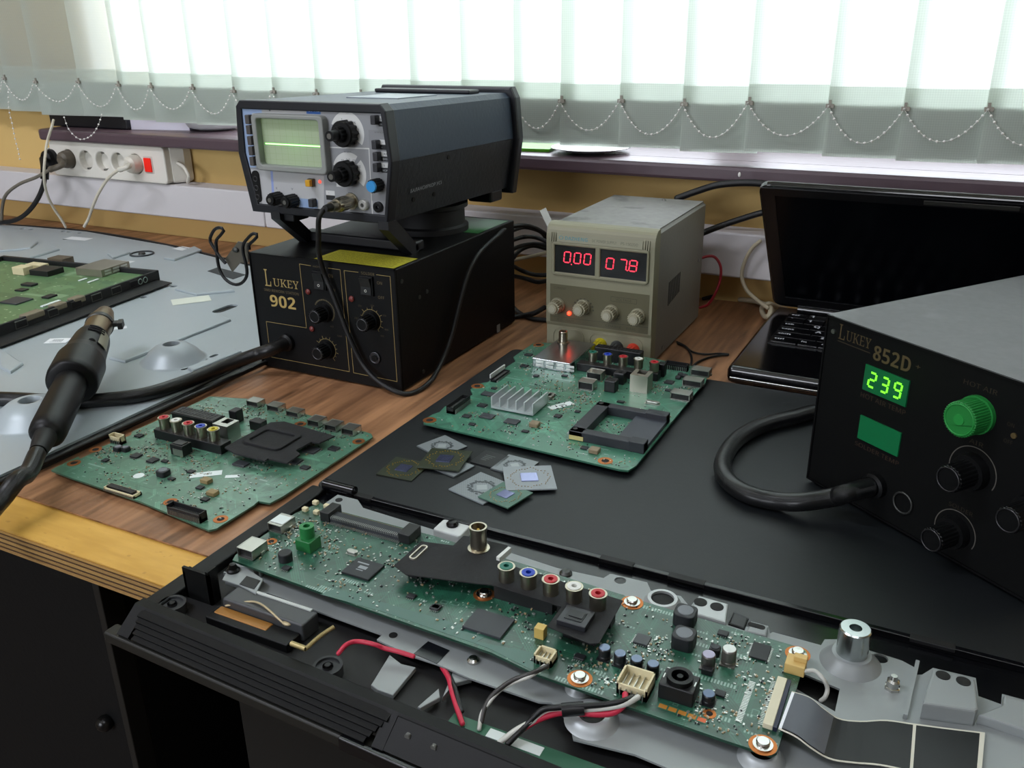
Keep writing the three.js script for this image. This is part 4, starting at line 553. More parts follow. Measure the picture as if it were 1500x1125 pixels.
// ---------------------------------------------------------------- handle of the rework station's hot air gun and its hose
{
  const q5 = (x, y) => [x / 3.516, 440 + y / 3.516], A = P(...q5(545, 62), 0.058), B = P(...q5(225, 720), 0.031), len = A.distanceTo(B), o = thing('hot_air_gun', 'black hot air gun handle with burnt metal nozzle lying on the pale metal panel', 'hot air gun', [0, 0, 0]);
  o.position.copy(A); o.quaternion.setFromUnitVectors(V(0, 1, 0), B.clone().sub(A).normalize());
  // local y runs from nozzle tip to tail; at(x, y) is the place on the axis seen at that pixel
  const burnt = M(0x7a6a52, 0.4, 0.9, { roughnessMap: smudge }), ax = B.clone().sub(A).normalize();
  const st = (x, y) => { const d = ray(...q5(x, y)).normalize(), w = A.clone().sub(EYEPOINT), b = ax.dot(d); return (b * d.dot(w) - ax.dot(w)) / (1 - b * b); };
  const y0 = st(545, 75), y1 = st(500, 165), y2 = st(480, 200), y3 = st(430, 292), y4 = st(412, 330), y5 = st(370, 430), y6 = st(250, 700), y7 = st(222, 745);
  part(o, 'nozzle', [flatLathe([[0.0, y0 - 0.004], [0.0088, y0 - 0.004], [0.0120, y0 + (y1 - y0) * 0.3], [0.0130, y0 + (y1 - y0) * 0.45]], 30), lathe([[0.0130, y0 + (y1 - y0) * 0.45], [0.0136, y0 + (y1 - y0) * 0.55], [0.0136, y2 + 0.004]], 30)], burnt, 'heat stained metal nozzle');
  const cam = EYEPOINT.clone().sub(A.clone().lerp(B, 0.25)).applyQuaternion(o.quaternion.clone().invert()), fa = Math.atan2(cam.z, cam.x);
  const rv = RIGHT.clone().applyQuaternion(o.quaternion.clone().invert()), ra = Math.atan2(rv.z, rv.x), yc = y0 + (y1 - y0) * 0.6;
  part(o, 'nozzle_clamp', [flatLathe([[0.0136, yc - 0.004], [0.0145, yc - 0.003], [0.0145, yc + 0.003], [0.0136, yc + 0.004]], 30)], darkSteel);
  part(o, 'clamp_ear', turned([bx(0.0128, 0.022, yc - 0.004, yc + 0.004, -0.0025, 0.0025, 0.001), bx(0.019, 0.0245, yc - 0.003, yc + 0.009, -0.004, 0.004, 0.001)], 0, -ra), darkSteel);
  part(o, 'nozzle_screw', cyl(0.0018, 0.0018, 0.006, 0.002, y0 - 0.009, 0.003, 12), burnt);
  part(o, 'collar', [lathe([[0.0136, y2 - 0.002], [0.0165, y2], [0.0178, y2 + 0.008], [0.0200, y3], [0.0206, y3 + 0.002]], 40), lathe([[0.0206, y3 + 0.002], [0.0222, y4 - 0.004], [0.0232, y4], [0.0234, y5 - 0.008], [0.0226, y5 - 0.002], [0.0205, y5], [0.0146, y5 + 0.001]], 40)], blackPlastic);
  for (let i = 0; i < 3; i++) part(o, 'vent_slot', tube(Array.from({ length: 9 }, (_, k) => { const a = fa - 0.45 + k * 0.11, r = 0.0177 + i * 0.0006; return V(r * Math.cos(a), y2 + 0.006 + i * 0.0055, r * Math.sin(a)); }), 0.0011, 14, 6), M(0x030303, 0.8));
  part(o, 'round_hole', new THREE.SphereGeometry(0.0038, 14, 8).scale(1, 0.5, 1).translate(0.0180 * Math.cos(fa), y3 - 0.003, 0.0180 * Math.sin(fa)), M(0x030303, 0.8));
  { const a = fa + (((ra - fa + 9.4248) % 6.2832) - 3.1416) * 0.55, yl = (y2 + y3) / 2 + 0.003; const g = new THREE.PlaneGeometry(1, y3 - y2 - 0.008, 8, 1), p = g.attributes.position; for (let i = 0; i < p.count; i++) { const an = a + p.getX(i) * 0.6, rr = 0.0198 + (p.getY(i) * 0.1); p.setXYZ(i, rr * Math.cos(an), yl + p.getY(i), rr * Math.sin(an)); } g.computeVertexNormals(); part(o, 'metal_label', g, M(0x9b9a86, 0.4, 0.5), 'small silver label'); }
  part(o, 'grip', [lathe([[0.0146, y5 - 0.004], [0.0150, (y5 + y6) / 2], [0.0150, y6 - 0.012], [0.0145, y6 - 0.004], [0.0122, y6], [0.0085, y6 + 0.002], [0.0085, y6 + 0.012]], 36)], M(0x0b0b0c, 0.45, 0, { specularIntensity: 0.6 }));
  part(o, 'strain_relief', [lathe([[0.0092, y6], [0.0088, y6 + 0.010], [0.0074, y7 + 0.006], [0.0068, y7 + 0.012]], 26)], blackRubber);
  gunTail = A.clone().lerp(B, 1.08); const dir = B.clone().sub(A).normalize();
  gunHose = [P(...q5(0, 1035), 0.022), P(...q5(90, 925), 0.030), gunTail.clone().addScaledVector(dir, 0.03), gunTail];
}
{ // hose of the rework station, from its front socket across the metal panel
  const o = (x, y, h) => P(x, y, h), r = 0.0070, c4 = (x, y) => [x / 3.75, 300 + y / 3.75];
  const s = V(-0.6225, T + 0.031, S9.z1 + 0.004), q = PZ(421, 501, S9.z1);
  const pts = [V(q.x, q.y, S9.z1 + 0.004), V(q.x - 0.006, q.y - 0.003, S9.z1 + 0.020), P(375, 519, 0.026), P(...c4(1250, 880), 0.019), P(...c4(1050, 960), PH + r), P(...c4(800, 1040), PH + r), P(...c4(560, 1072), PH + r), P(...c4(350, 1080), PH + r), P(...c4(100, 1068), PH + r), P(-25, 583, PH + r), P(-70, 580, PH + r), V(-0.90, T + PH + r, -0.43), V(-0.945, T + PH + r, -0.36), V(-0.91, T + PH + r, -0.30), V(-0.83, T + PH + r, -0.275), V(-0.74, T + PH + r, -0.275), P(-45, 772, 0.020), ...gunHose];
  solo('air_hose', 'black hose running from the rework station across the metal panel to the hot air gun', 'hose', [cable(pts, r, 220, 12)], hoseRubber);
}
// ---------------------------------------------------------------- power strip, plugs and leads at the wall
{
  const z = -1.11, x0 = -1.512, x1 = -1.208, y0 = 0.1035, y1 = 0.166, o = thing('power_strip', 'white six way power strip with glowing red switch standing on the trunking', 'power strip', [x0, T, z]);
  const w = x1 - x0, white = M(0xdedad0, 0.35), grey = M(0xbdbab2, 0.4), hh = y1 - y0, yc = (y0 + y1) / 2;
  const X = (px, py) => { const q = PZ(px, py, z); return [q.x - x0, q.y - T]; }, c1 = (x, y) => [x / 4.412, 140 + y / 4.412];
  // rear body with a bevelled right end, and a front plate pierced by the six sockets
  const sh = new THREE.Shape([[0.004, 0.012], [w - 0.012, 0.012], [w, 0.03], [w, 0.046], [0, 0.046], [0, 0.016]].map(([a, b]) => new THREE.Vector2(a, b)));
  part(o, 'body', new THREE.ExtrudeGeometry(sh, { depth: hh - 0.012, bevelEnabled: true, bevelThickness: 0.006, bevelSize: 0.005, bevelOffset: -0.005, bevelSegments: 3 }).rotateX(-Math.PI / 2).translate(0, y0 + 0.006, 0), white);
  const sock = [345, 450, 557, 663, 765, 880].map((x, i) => X(...c1(x, 412 + i * 4.6))[0]);
  const fp = new THREE.Shape(roundRect(0, w - 0.014, y0, y1, 0.008).map(([a, b]) => new THREE.Vector2(a, b)));
  for (const x of sock) fp.holes.push(new THREE.Path(ring(x, yc, 0.0168, 30).map(([a, b]) => new THREE.Vector2(a, b))));
  part(o, 'front_plate', new THREE.ExtrudeGeometry(fp, { depth: 0.011, bevelEnabled: true, bevelThickness: 0.0022, bevelSize: 0.0022, bevelOffset: -0.0022, bevelSegments: 2 }).translate(0, 0, -0.0122), white);
  sock.forEach((x) => { const so = part(o, 'socket', [zc(0.0171, 0.0171, 0.001, x, yc, -0.0135, 30)], grey); part(so, 'earth_clip', [bx(x - 0.002, x + 0.002, yc - 0.0166, yc - 0.0135, -0.0125, -0.001)], steel); part(so, 'earth_clip', [bx(x - 0.002, x + 0.002, yc + 0.0135, yc + 0.0166, -0.0125, -0.001)], steel); for (const d of [-0.0095, 0.0095]) part(so, 'pin_hole', zc(0.0026, 0.0026, 0.0004, x + d, yc, -0.0125, 14), M(0x2a2826, 0.7)); });
  { const [a] = X(...c1(965, 450)); const sw = part(o, 'switch_surround', bx(a - 0.0105, a + 0.0105, yc - 0.0145, yc + 0.0145, 0, 0.002, 0.0008), M(0xc6c2ba, 0.4)); part(sw, 'lit_switch_lamp', bx(a - 0.0082, a + 0.0082, yc - 0.012, yc + 0.012, 0.0018, 0.0048, 0.0015), M(0xd02014, 0.3, 0, { emissive: 0xff2010, emissiveIntensity: 0.3 }), 'glowing red rocker'); const l = new THREE.PointLight(0xff3020, 0.0002); l.position.set(a, yc, 0.012); l.castShadow = true; o.add(l); }
  // plugs and their leads
  const whiteP = M(0xd6d1c4, 0.45), greyP = M(0x5e564a, 0.5);
  const at = (x, y, zz) => PZ(...c1(x, y), zz);
  const plug = (x, name, label, m, lead, lm, r, flat) => { const g = thing(name, label, 'plug', [x0 + x, T + yc, z - 0.0115]); part(g, 'plug_body', moved(turned([flatLathe([[0, 0], [0.0158, 0], [0.0158, 0.020], [0.0138, 0.027], [0.009, 0.031], [0, 0.031]], 24)], Math.PI / 2), 0, 0, 0), m); const pts = lead.map((v) => V(v.x - x0 - x, v.y - T - yc, v.z - z + 0.0115)); part(g, 'lead_sleeve', [tube(pts.slice(0, 3), r * 1.7, 12, 10)], m); part(g, 'lead', cable(pts, r, 70, 8), lm); };
  const sk = (i) => V(x0 + sock[i], T + yc, z + 0.02);
  plug(sock[5], 'mains_plug', 'white round plug in the socket next to the red switch', whiteP, [sk(5), at(830, 460, z + 0.045), at(770, 480, z + 0.05), at(700, 535, z + 0.05), at(640, 625, z + 0.05), at(600, 715, z + 0.045), at(570, 800, z + 0.03), at(545, 845, z + 0.03)], M(0xd2cab8, 0.5), 0.0026);
  plug(sock[1], 'mains_plug', 'grey brown plug with a flat grey lead in the power strip', greyP, [sk(1), at(400, 450, z + 0.05), at(320, 480, z + 0.06), at(240, 525, z + 0.06), at(120, 575, z + 0.06), at(40, 640, z + 0.06), at(15, 720, z + 0.05), at(10, 800, z + 0.05)], M(0x6e685c, 0.5), 0.0030);
  plug(sock[0], 'mains_plug', 'black plug with a thick black lead in the power strip', blackPlastic, [sk(0), at(290, 480, z + 0.04), at(288, 540, z + 0.045), at(270, 610, z + 0.045), at(230, 690, z + 0.045), at(160, 770, z + 0.045), at(80, 810, z + 0.045), at(-60, 822, z + 0.045)], blackRubber, 0.0042);
  const wl = [at(345, 160, z + 0.03), at(335, 200, z + 0.045), at(305, 300, z + 0.05), at(288, 430, z + 0.075), at(285, 530, z + 0.075), at(305, 640, z + 0.06), at(355, 740, z + 0.04), at(400, 805, z + 0.03), at(425, 850, z + 0.025)];
  solo('white_lead', 'thin white lead hanging from the sill in front of the power strip', 'cable', cable(wl, 0.0024, 60, 8), M(0xcfc8b6, 0.5));
  // strip's own lead, looping from its right end into the trunking
  const ol = [V(x1 - 0.004, T + yc, z - 0.026), at(1150, 437, z - 0.02), at(1190, 465, z - 0.015), at(1220, 520, z - 0.01), at(1215, 558, z - 0.02)].map((v) => V(v.x - x0, v.y - T, v.z - z));
  part(o, 'supply_lead', cable(ol, 0.0032, 30, 8), whiteP);
}
// ---------------------------------------------------------------- things on the sill
{
  const Y = T + 0.1862, a = (x, y) => P(x, y, 0.1862);
  { const p = a(170, 188); solo('black_box', 'flat black case lying on the sill behind the hanging bead loop', 'case', [bx(-0.12, 0.085, 0, 0.028, -0.13, 0, 0.003)], M(0x14161c, 0.4), [p.x - 0.04, Y, -1.15]); }
  { const p = a(210, 186); solo('paper_stack', 'pale lilac stack of paper on the sill beside the black case', 'paper', [turned(bx(-0.06, 0.06, 0, 0.022, -0.08, 0.02), 0, 0.2)], M(0xe8e2f2, 0.7), [p.x + 0.07, Y, -1.19]); }
  { const p = a(318, 189); solo('white_bowl', 'white round bowl on the sill behind the blind next to the oscilloscope', 'bowl', [lathe([[0, 0.001], [0.03, 0.001], [0.046, 0.006], [0.053, 0.018], [0.058, 0.045], [0.056, 0.045], [0.050, 0.018], [0.03, 0.006], [0, 0.005]].reverse(), 36)], M(0xe6e8ea, 0.4), [p.x + 0.005, Y, -1.212]); }
  { const p = a(795, 218); solo('green_folder', 'bright green folder lying on the sill behind the oscilloscope', 'folder', [turned(bx(-0.10, 0.035, 0, 0.004, -0.09, 0.012), 0, 0.12)], M(0x59a51e, 0.5), [p.x - 0.012, Y, -1.152]); }
  { const p = a(880, 218); solo('white_saucer', 'white saucer on the sill next to the green folder', 'saucer', [lathe([[0, 0.001], [0.028, 0.001], [0.055, 0.007], [0.054, 0.008], [0.028, 0.003], [0, 0.003]].reverse(), 36)], M(0xe9ebee, 0.35), [p.x, Y, -1.165]); }
  { const p = PZ(1083, 256, -1.099); solo('paint_chip', 'small white chip stuck on the sill edge', 'paint chip', [new THREE.IcosahedronGeometry(0.0026, 1).scale(0.7, 1.2, 0.4)], M(0xe8e4de, 0.7), [p.x, p.y, -1.0995]); }
}
// ---------------------------------------------------------------- loose cables between the instruments
{
  const A = (x, y) => [350 + x / 3.409, 300 + y / 3.409], zf = S9.z1 + 0.006, rx = S9.x1 + 0.005;
  const b = PZ(335 + 1080 / 5.984, 130 + 985 / 5.984, -0.7185), tip = V(b.x, b.y, -0.7185 + 0.044);
  const f = (x, y, z = zf) => PZ(...A(x, y), z), s = (x, y) => PX(...A(x, y), rx);
  const pts = [tip, tip.clone().add(V(-0.002, -0.006, 0.006)), f(398, 160, -0.672), f(398, 230, -0.676), f(425, 340), f(465, 440), f(500, 530), f(550, 660), f(620, 800), f(700, 885, zf + 0.004), P(...A(830, 945), 0.0030), P(...A(930, 905), 0.0032), s(1010, 790), s(1060, 660), s(1105, 480), s(1150, 330), s(1200, 240), s(1290, 155), PZ(745, 333, -0.945), PZ(775, 331, -0.985), PZ(806, 350, -1.03), PZ(822, 392, -1.06)];
  solo('probe_cable', 'black probe cable hanging from the oscilloscope past the front of the rework station', 'cable', cable(pts, 0.0026, 160, 8), blackRubber);
  const c = (x, y, z) => PZ(740 + x / 3.75, 240 + y / 3.75, z), lead = (label, pts, r, m, group) => solo('loose_cable', label, 'cable', cable(pts, r, 60, 8), m, [0, 0, 0], 0, group);
  const g = 'black cables between the rework station and the power supply', lb = 'black cable in the tangle between rework station and power supply', beigeCable = M(0xb3a88f, 0.5);
  const h = [[[30, 370, -0.97], [110, 348, -1.0], [190, 370, -1.0], [235, 420, -1.02]], [[40, 420, -0.97], [100, 402, -0.99], [170, 405, -0.98], [235, 430, -0.98]], [[20, 480, -0.965], [90, 450, -0.99], [160, 440, -1.0], [240, 450, -1.0]], [[45, 515, -0.97], [90, 470, -1.0], [150, 450, -1.01], [240, 470, -1.01]], [[40, 560, -0.965], [100, 590, -0.985], [170, 610, -0.975], [240, 610, -0.975]], [[40, 615, -0.97], [110, 630, -0.985], [180, 650, -0.985], [240, 640, -0.985]]];
  const lbs = ['uppermost black cable arching from the rework station towards the power supply', 'black cable just below the uppermost one between the two instruments', 'third black cable down in the arch above the beige cable', 'black cable touching the beige cable between the two instruments', 'black cable sagging just under the beige cable', 'black cable hanging lowest over the bench beside the power supply'];
  for (const [i, q] of h.entries()) lead(lbs[i], q.map(([x, y, z]) => c(x, y, z - 0.02)), 0.0028, blackRubber, g);
  const fl = (x, y, r = 0.003) => P(740 + x / 3.75, 240 + y / 3.75, r + 0.0004);
  lead('black cable lying on the bench from the rework station side to the power supply foot', [fl(20, 760), fl(80, 820), fl(150, 850), fl(230, 858)], 0.0030, blackRubber, g); lead('thick black cable crossing over another on the bench beside the rework station', [fl(20, 845, 0.0035), fl(90, 835, 0.0036), fl(160, 820, 0.0095), fl(215, 790, 0.011)], 0.0034, blackRubber, g);
  lead('beige cable running between rework station and power supply', [[40, 530, -0.97], [110, 515, -0.985], [180, 500, -0.985], [235, 485, -0.985]].map(([x, y, z]) => c(x, y, z - 0.02)), 0.0024, beigeCable);
  // behind and right of the power supply
  lead('black cable arching from the power supply to behind the laptop', [c(945, 190, -1.085), c(1040, 155, -1.09), c(1160, 118, -1.09), c(1290, 105, -1.09), c(1400, 108, -1.09), c(1500, 130, -1.09), c(1570, 160, -1.095), c(1640, 260, -1.1)], 0.0042, blackRubber);
  lead('black cable running straight from the power supply behind the laptop screen', [c(1085, 380, -1.075), c(1160, 350, -1.08), c(1250, 318, -1.085), c(1370, 280, -1.09), c(1480, 250, -1.095)], 0.0038, blackRubber);
  lead('thin red wire looping out behind the power supply', [c(1060, 525, -1.075), c(1110, 508, -1.08), c(1150, 512, -1.08), c(1182, 560, -1.08), c(1180, 640, -1.08), c(1150, 720, -1.075), c(1110, 775, -1.075), c(1070, 790, -1.075)], 0.0018, M(0x9c2430, 0.45));
  lead('beige cable looping down the trunking beside the laptop', [c(1400, 425, -1.1), c(1360, 460, -1.1), c(1315, 540, -1.1), c(1300, 620, -1.1), c(1325, 690, -1.098), c(1380, 745, -1.09), c(1440, 790, -1.075)], 0.0024, beigeCable);
  lead('beige cable lying at the wall from the power supply to the cable knot', [fl(1090, 690), fl(1180, 680), fl(1260, 690), fl(1330, 720), fl(1400, 770)], 0.0022, beigeCable);
  lead('black lead lying at the wall behind the cable knot', [fl(1090, 740, 0.003), fl(1170, 722, 0.003), fl(1280, 718, 0.003), fl(1400, 738, 0.003), fl(1500, 765, 0.003)], 0.0026, blackRubber);
  lead('beige cable knot gathered beside the laptop hinge', [fl(1290, 745, 0.0026), fl(1360, 752, 0.005), fl(1430, 775, 0.012), fl(1460, 800, 0.018), fl(1450, 835, 0.014), fl(1420, 830, 0.006), fl(1410, 795, 0.012), fl(1440, 770, 0.022), fl(1490, 785, 0.014), fl(1540, 800, 0.004)], 0.0034, beigeCable);
  // thin black wires on the bench
  const w = (x, y) => P(900 + x / 4.6875, 440 + y / 4.6875, 0.0018);
  lead('thin black wire curling from under the power supply on the bench', [w(430, 285), w(480, 310), w(540, 355), w(620, 370), w(720, 365), w(790, 372), w(720, 378), w(640, 395), w(570, 425), w(525, 465)], 0.0012, blackRubber);
  lead('thin black wire running from the power supply to the circuit board corner', [w(435, 295), w(490, 320), w(525, 370), w(530, 420), w(515, 462)], 0.0012, blackRubber);
}
// ---------------------------------------------------------------- circuit boards: shared pieces
const solder = M(0xc6c8c4, 0.3, 0.9), gold = M(0xb08d3e, 0.35, 0.9), copper = M(0xb8703c, 0.4, 0.8), tin = M(0xb9b9b2, 0.32, 0.95), chipBlack = M(0x1b1d20, 0.5), chipGrey = M(0x35383c, 0.5), cream = M(0xd9cda6, 0.5), connBlack = M(0x101113, 0.45), tanPart = M(0x9c8a6a, 0.55), paperWhite = M(0xd9e2df, 0.7), rubberSheet = M(0x17181a, 0.75, 0, { bumpMap: grainFine, bumpScale: 0.0002 });
const jackColor = { red: M(0xb3202a, 0.45), white: M(0xdcdcd6, 0.45), blue: M(0x1d3fae, 0.45), green: M(0x1c6a58, 0.45), yellow: M(0xc0b020, 0.45) };
// a board: outline in photo pixels at height h above the bench; returns a group whose local axes are the bench's, and at(px, py) -> local [x, z]
function makeBoard(name, label, outline, h, thick, tone, grid, seedNo) {
  const w = outline.map(([x, y]) => P(x, y, h)), cx = w.reduce((s, q) => s + q.x, 0) / w.length, cz = w.reduce((s, q) => s + q.z, 0) / w.length;
  const o = thing(name, label, 'circuit board', [cx, T + h - thick, cz]), pts = w.map((q) => [q.x - cx, q.z - cz]);
  const x0 = Math.min(...pts.map((q) => q[0])), x1 = Math.max(...pts.map((q) => q[0])), z0 = Math.min(...pts.map((q) => q[1])), z1 = Math.max(...pts.map((q) => q[1]));
  seed = seedNo; const W = 1024, Hh = Math.max(256, Math.round(1024 * (z1 - z0) / (x1 - x0))), S = W / (x1 - x0);
  const [r, g, b] = tone, col = (m, a = 1) => `rgba(${Math.min(255, r * m) | 0},${Math.min(255, g * m) | 0},${Math.min(255, b * m) | 0},${a})`;
  const tex = canvasTex(W, Hh, (k) => {
    k.fillStyle = col(1); k.fillRect(0, 0, W, Hh);
    for (let i = 0; i < 34; i++) { k.fillStyle = col(rnd(0.8, 1.22), 0.75); const ww = rnd(30, 220), hh = rnd(20, 150), x = rnd(0, W), y = rnd(0, Hh); k.beginPath(); k.moveTo(x, y); k.lineTo(x + ww, y); k.lineTo(x + ww, y + hh * 0.6); k.lineTo(x + ww * 0.7, y + hh); k.lineTo(x, y + hh); k.fill(); }     // copper pours under the mask
    for (let i = 0; i < 260; i++) { let x = rnd(0, W), y = rnd(0, Hh), n = 1 + (rnd() * 6 | 0), L = rnd(30, 170), a = (rnd() * 8 | 0) * Math.PI / 4; k.strokeStyle = col(rnd() < 0.6 ? rnd(1.15, 1.4) : rnd(0.68, 0.85), 0.8); k.lineWidth = rnd(1, 2.4); for (let j = 0; j < n; j++) { const ox = j * 4 * Math.sin(a), oy = -j * 4 * Math.cos(a), a2 = a + Math.PI / 4; k.beginPath(); k.moveTo(x + ox, y + oy); k.lineTo(x + ox + L * Math.cos(a), y + oy + L * Math.sin(a)); k.lineTo(x + ox + L * Math.cos(a) + L * 0.5 * Math.cos(a2), y + oy + L * Math.sin(a) + L * 0.5 * Math.sin(a2)); k.stroke(); } }
    for (let i = 0; i < 900; i++) { k.fillStyle = rnd() < 0.4 ? 'rgba(206,214,200,0.8)' : col(0.6, 0.8); const s = rnd(1.5, 3); k.fillRect(rnd(0, W), rnd(0, Hh), s, s); }                       // vias
    k.strokeStyle = 'rgba(190,208,200,0.4)'; k.lineWidth = 1.2; k.fillStyle = 'rgba(200,216,208,0.6)';
    for (let i = 0; i < 90; i++) { const x = rnd(0, W), y = rnd(0, Hh); if (rnd() < 0.4) k.strokeRect(x, y, rnd(6, 22), rnd(5, 14)); else for (let j = 0; j < 4; j++) k.fillRect(x + j * 5, y, 3, 5); }    // silk screen
    for (let i = 0; i < 12; i++) { const x = rnd(0, W), y = rnd(0, Hh), n = 6 + rnd() * 18 | 0; for (let j = 0; j < n; j++) k.fillRect(x + j * 5, y, 3, 9); }
  });
  part(o, 'board', plate(pts, 0, thick - 0.0001, []), M(new THREE.Color().setRGB(...tone.map((c) => (c / 255 * 0.8) ** 2.2)), 0.4));
  const sg = clean(plate(pts, thick - 0.0001, thick)), p = sg.attributes.position, uv = new Float32Array(p.count * 2); for (let i = 0; i < p.count; i++) { uv[2 * i] = (p.getX(i) - x0) / (x1 - x0); uv[2 * i + 1] = 1 - (p.getZ(i) - z0) / (z1 - z0); } sg.setAttribute('uv', new THREE.BufferAttribute(uv, 2));
  part(o, 'solder_mask', sg, M(0xffffff, 0.36, 0, { map: tex, clearcoat: 0.5, clearcoatRoughness: 0.25 }), 'green printed solder mask', true);
  const Y = thick, at = (x, y, dh = 0) => { const q = P(x, y, h + dh); return [q.x - cx, q.z - cz]; };
  return { o, Y, at, x0, x1, z0, z1, pts, h };
}
function scatter(B, n, seedNo, keep = () => true, clusters = 26) {                            // tiny chip parts in loose clusters
  seed = seedNo; const sets = [[], [], [], []], cen = Array.from({ length: clusters }, () => [rnd(B.x0, B.x1), rnd(B.z0, B.z1)]);
  for (let i = 0; i < n; i++) {
    let x, z; if (rnd() < 0.75) { const c = cen[rnd() * clusters | 0]; x = c[0] + (rnd() + rnd() - 1) * 0.016; z = c[1] + (rnd() + rnd() - 1) * 0.014; } else { x = rnd(B.x0, B.x1); z = rnd(B.z0, B.z1); }
    if (!inside(B.pts, x, z) || !inside(B.pts, x + 0.004, z + 0.004) || !inside(B.pts, x - 0.004, z - 0.004) || !keep(x, z)) continue;
    const t = rnd(), turn = rnd() < 0.5, l = rnd(0.0009, 0.0018), s = l * 0.55, w = turn ? s : l, d = turn ? l : s, hh = rnd(0.0005, 0.0009);
    sets[t < 0.34 ? 0 : t < 0.6 ? 1 : 2].push(bx(x - w / 2, x + w / 2, B.Y, B.Y + hh, z - d / 2, z + d / 2));
    if (t < 0.6) { const e = 0.22; sets[3].push(turn ? bx(x - w / 2 - 2e-5, x + w / 2 + 2e-5, B.Y, B.Y + hh + 2e-5, z - d / 2 - 1e-5, z - d / 2 + d * e) : bx(x - w / 2 - 1e-5, x - w / 2 + w * e, B.Y, B.Y + hh + 2e-5, z - d / 2 - 2e-5, z + d / 2 + 2e-5)); }
  }
  ['chip_capacitors', 'chip_resistors', 'solder_pads', 'chip_terminals'].forEach((n, i) => sets[i].length && stuff(part(B.o, n, sets[i], [tanPart, chipBlack, solder, solder][i])));
}
// components; every one stands on the board at photo pixel (x, y) of its base centre; w along x, d along z
const put = (B, x, y, gs, name, m, label) => { const [a, c] = B.at(x, y); return part(B.o, name, moved(gs, a, B.Y, c), m, label); };
const sub = (B, x, y, parent, gs, name, m, label) => { const [a, c] = B.at(x, y); return part(parent, name, moved(gs, a, B.Y, c), m, label); };
function ic(B, x, y, w, d, hh = 0.0016, sides = 'x', m = chipBlack, n = 0) {
  const c = put(B, x, y, [cb(w, hh, d, 0, 0.0002, 0, 0.0003)], 'chip', m), g = [], pitch = 0.0013;
  if (sides.includes('x')) for (let z = -d / 2 + 0.001; z < d / 2 - 0.0005; z += pitch) for (const s of [-1, 1]) g.push(cb(0.0012, 0.0004, 0.0005, s * (w / 2 + 0.0005), 0, z));
  if (sides.includes('z')) for (let q = -w / 2 + 0.001; q < w / 2 - 0.0005; q += pitch) for (const s of [-1, 1]) g.push(cb(0.0005, 0.0004, 0.0012, q, 0, s * (d / 2 + 0.0005)));
  if (g.length) stuff(sub(B, x, y, c, g, 'chip_legs', solder));
  return c;
}
function rca(B, x, y, color, base = 0.008, r = 0.0048, hgt = 0.0105) {
  const j = put(B, x, y, moved([flatLathe([[r, 0], [r, hgt], [r * 1.12, hgt], [r * 1.12, hgt + 0.0012], [r * 0.72, hgt + 0.0012], [r * 0.72, hgt - 0.002]], 24)], 0, base, 0), 'phono_jack', nickel, 'plated phono jack with ' + color + ' centre');
  const c = sub(B, x, y, j, moved([flatLathe([[r * 0.86, hgt + 0.0012], [r * 0.86, hgt + 0.0016], [r * 0.36, hgt + 0.0016], [r * 0.36, hgt - 0.002], [0, hgt - 0.002]], 20)], 0, base, 0), 'colour_ring', jackColor[color]);
  return j;
}
function can(B, x, y, r, hh, top = tin, body = chipBlack, name = 'capacitor') { const c = put(B, x, y, [cb(r * 2.1, 0.0008, r * 2.1), flatLathe([[r, 0.0008], [r, 0.002], [r * 0.94, 0.0025], [r, 0.003], [r, hh - 0.0006], [r * 0.9, hh]], 22)], name, body); sub(B, x, y, c, [cyl(r * 0.9, r * 0.86, 0.0003, 0, hh, 0, 22)], 'can_top', top); return c; }
function port(B, x, y, w, hh, d, open = 'z', name = 'hdmi_port') {                             // metal shell with a dark mouth and a tongue
  const c = put(B, x, y, [cb(w, 0.0006, d, 0, 0.0002, 0), cb(w, 0.0006, d, 0, hh - 0.0006, 0), cb(0.0006, hh, d, -w / 2 + 0.0003, 0.0002, 0), cb(0.0006, hh, d, w / 2 - 0.0003, 0.0002, 0), open === 'z' ? cb(w, hh, 0.0006, 0, 0.0002, -d / 2) : cb(0.0006, hh, d, open === 'x' ? -w / 2 : w / 2, 0.0002, 0), cb(w * 1.12, 0.002, d * 0.25, 0, 0, -d * 0.15)], name, tin);
  sub(B, x, y, c, [cb(w * 0.88, hh * 0.8, d * 0.84, 0, hh * 0.1, -d * 0.06)], 'port_core', connBlack);
  const g = []; for (let i = 0; i < 7; i++) g.push(cb(w * 0.05, 0.0004, 0.003, -w * 0.36 + i * w * 0.12, 0, -d / 2 - 0.0012)); stuff(sub(B, x, y, c, g, 'port_legs', solder));
  return c;
}
function pad(B, x, y, r = 0.0042, screw = 0) {
  const p = put(B, x, y, [flatLathe([[r, 0], [r, 0.00025], [r * 0.5, 0.00025], [r * 0.5, 0]], 22)], 'mounting_pad', copper);
  if (!screw) sub(B, x, y, p, [cyl(r * 0.52, r * 0.52, 0.0002, 0, 0.00005, 0, 18)], 'screw_hole', M(0x17120e, 0.8));
  else { const s = sub(B, x, y, p, [flatLathe([[r * 0.72, 0.0003], [r * 0.72, 0.001], [r * 0.5, 0.0012], [r * 0.5, 0.0024], [r * 0.42, 0.0030], [0, 0.0031]], 18)], 'screw', chrome); }
}
const crystal = (B, x, y, w = 0.0075, d = 0.0034, m = tin) => put(B, x, y, [plate(roundRect(-w / 2, w / 2, -d / 2, d / 2, d * 0.49), 0.0003, 0.0026, [], 0.0004), cb(w * 1.08, 0.0004, d * 1.1)], 'crystal', m);
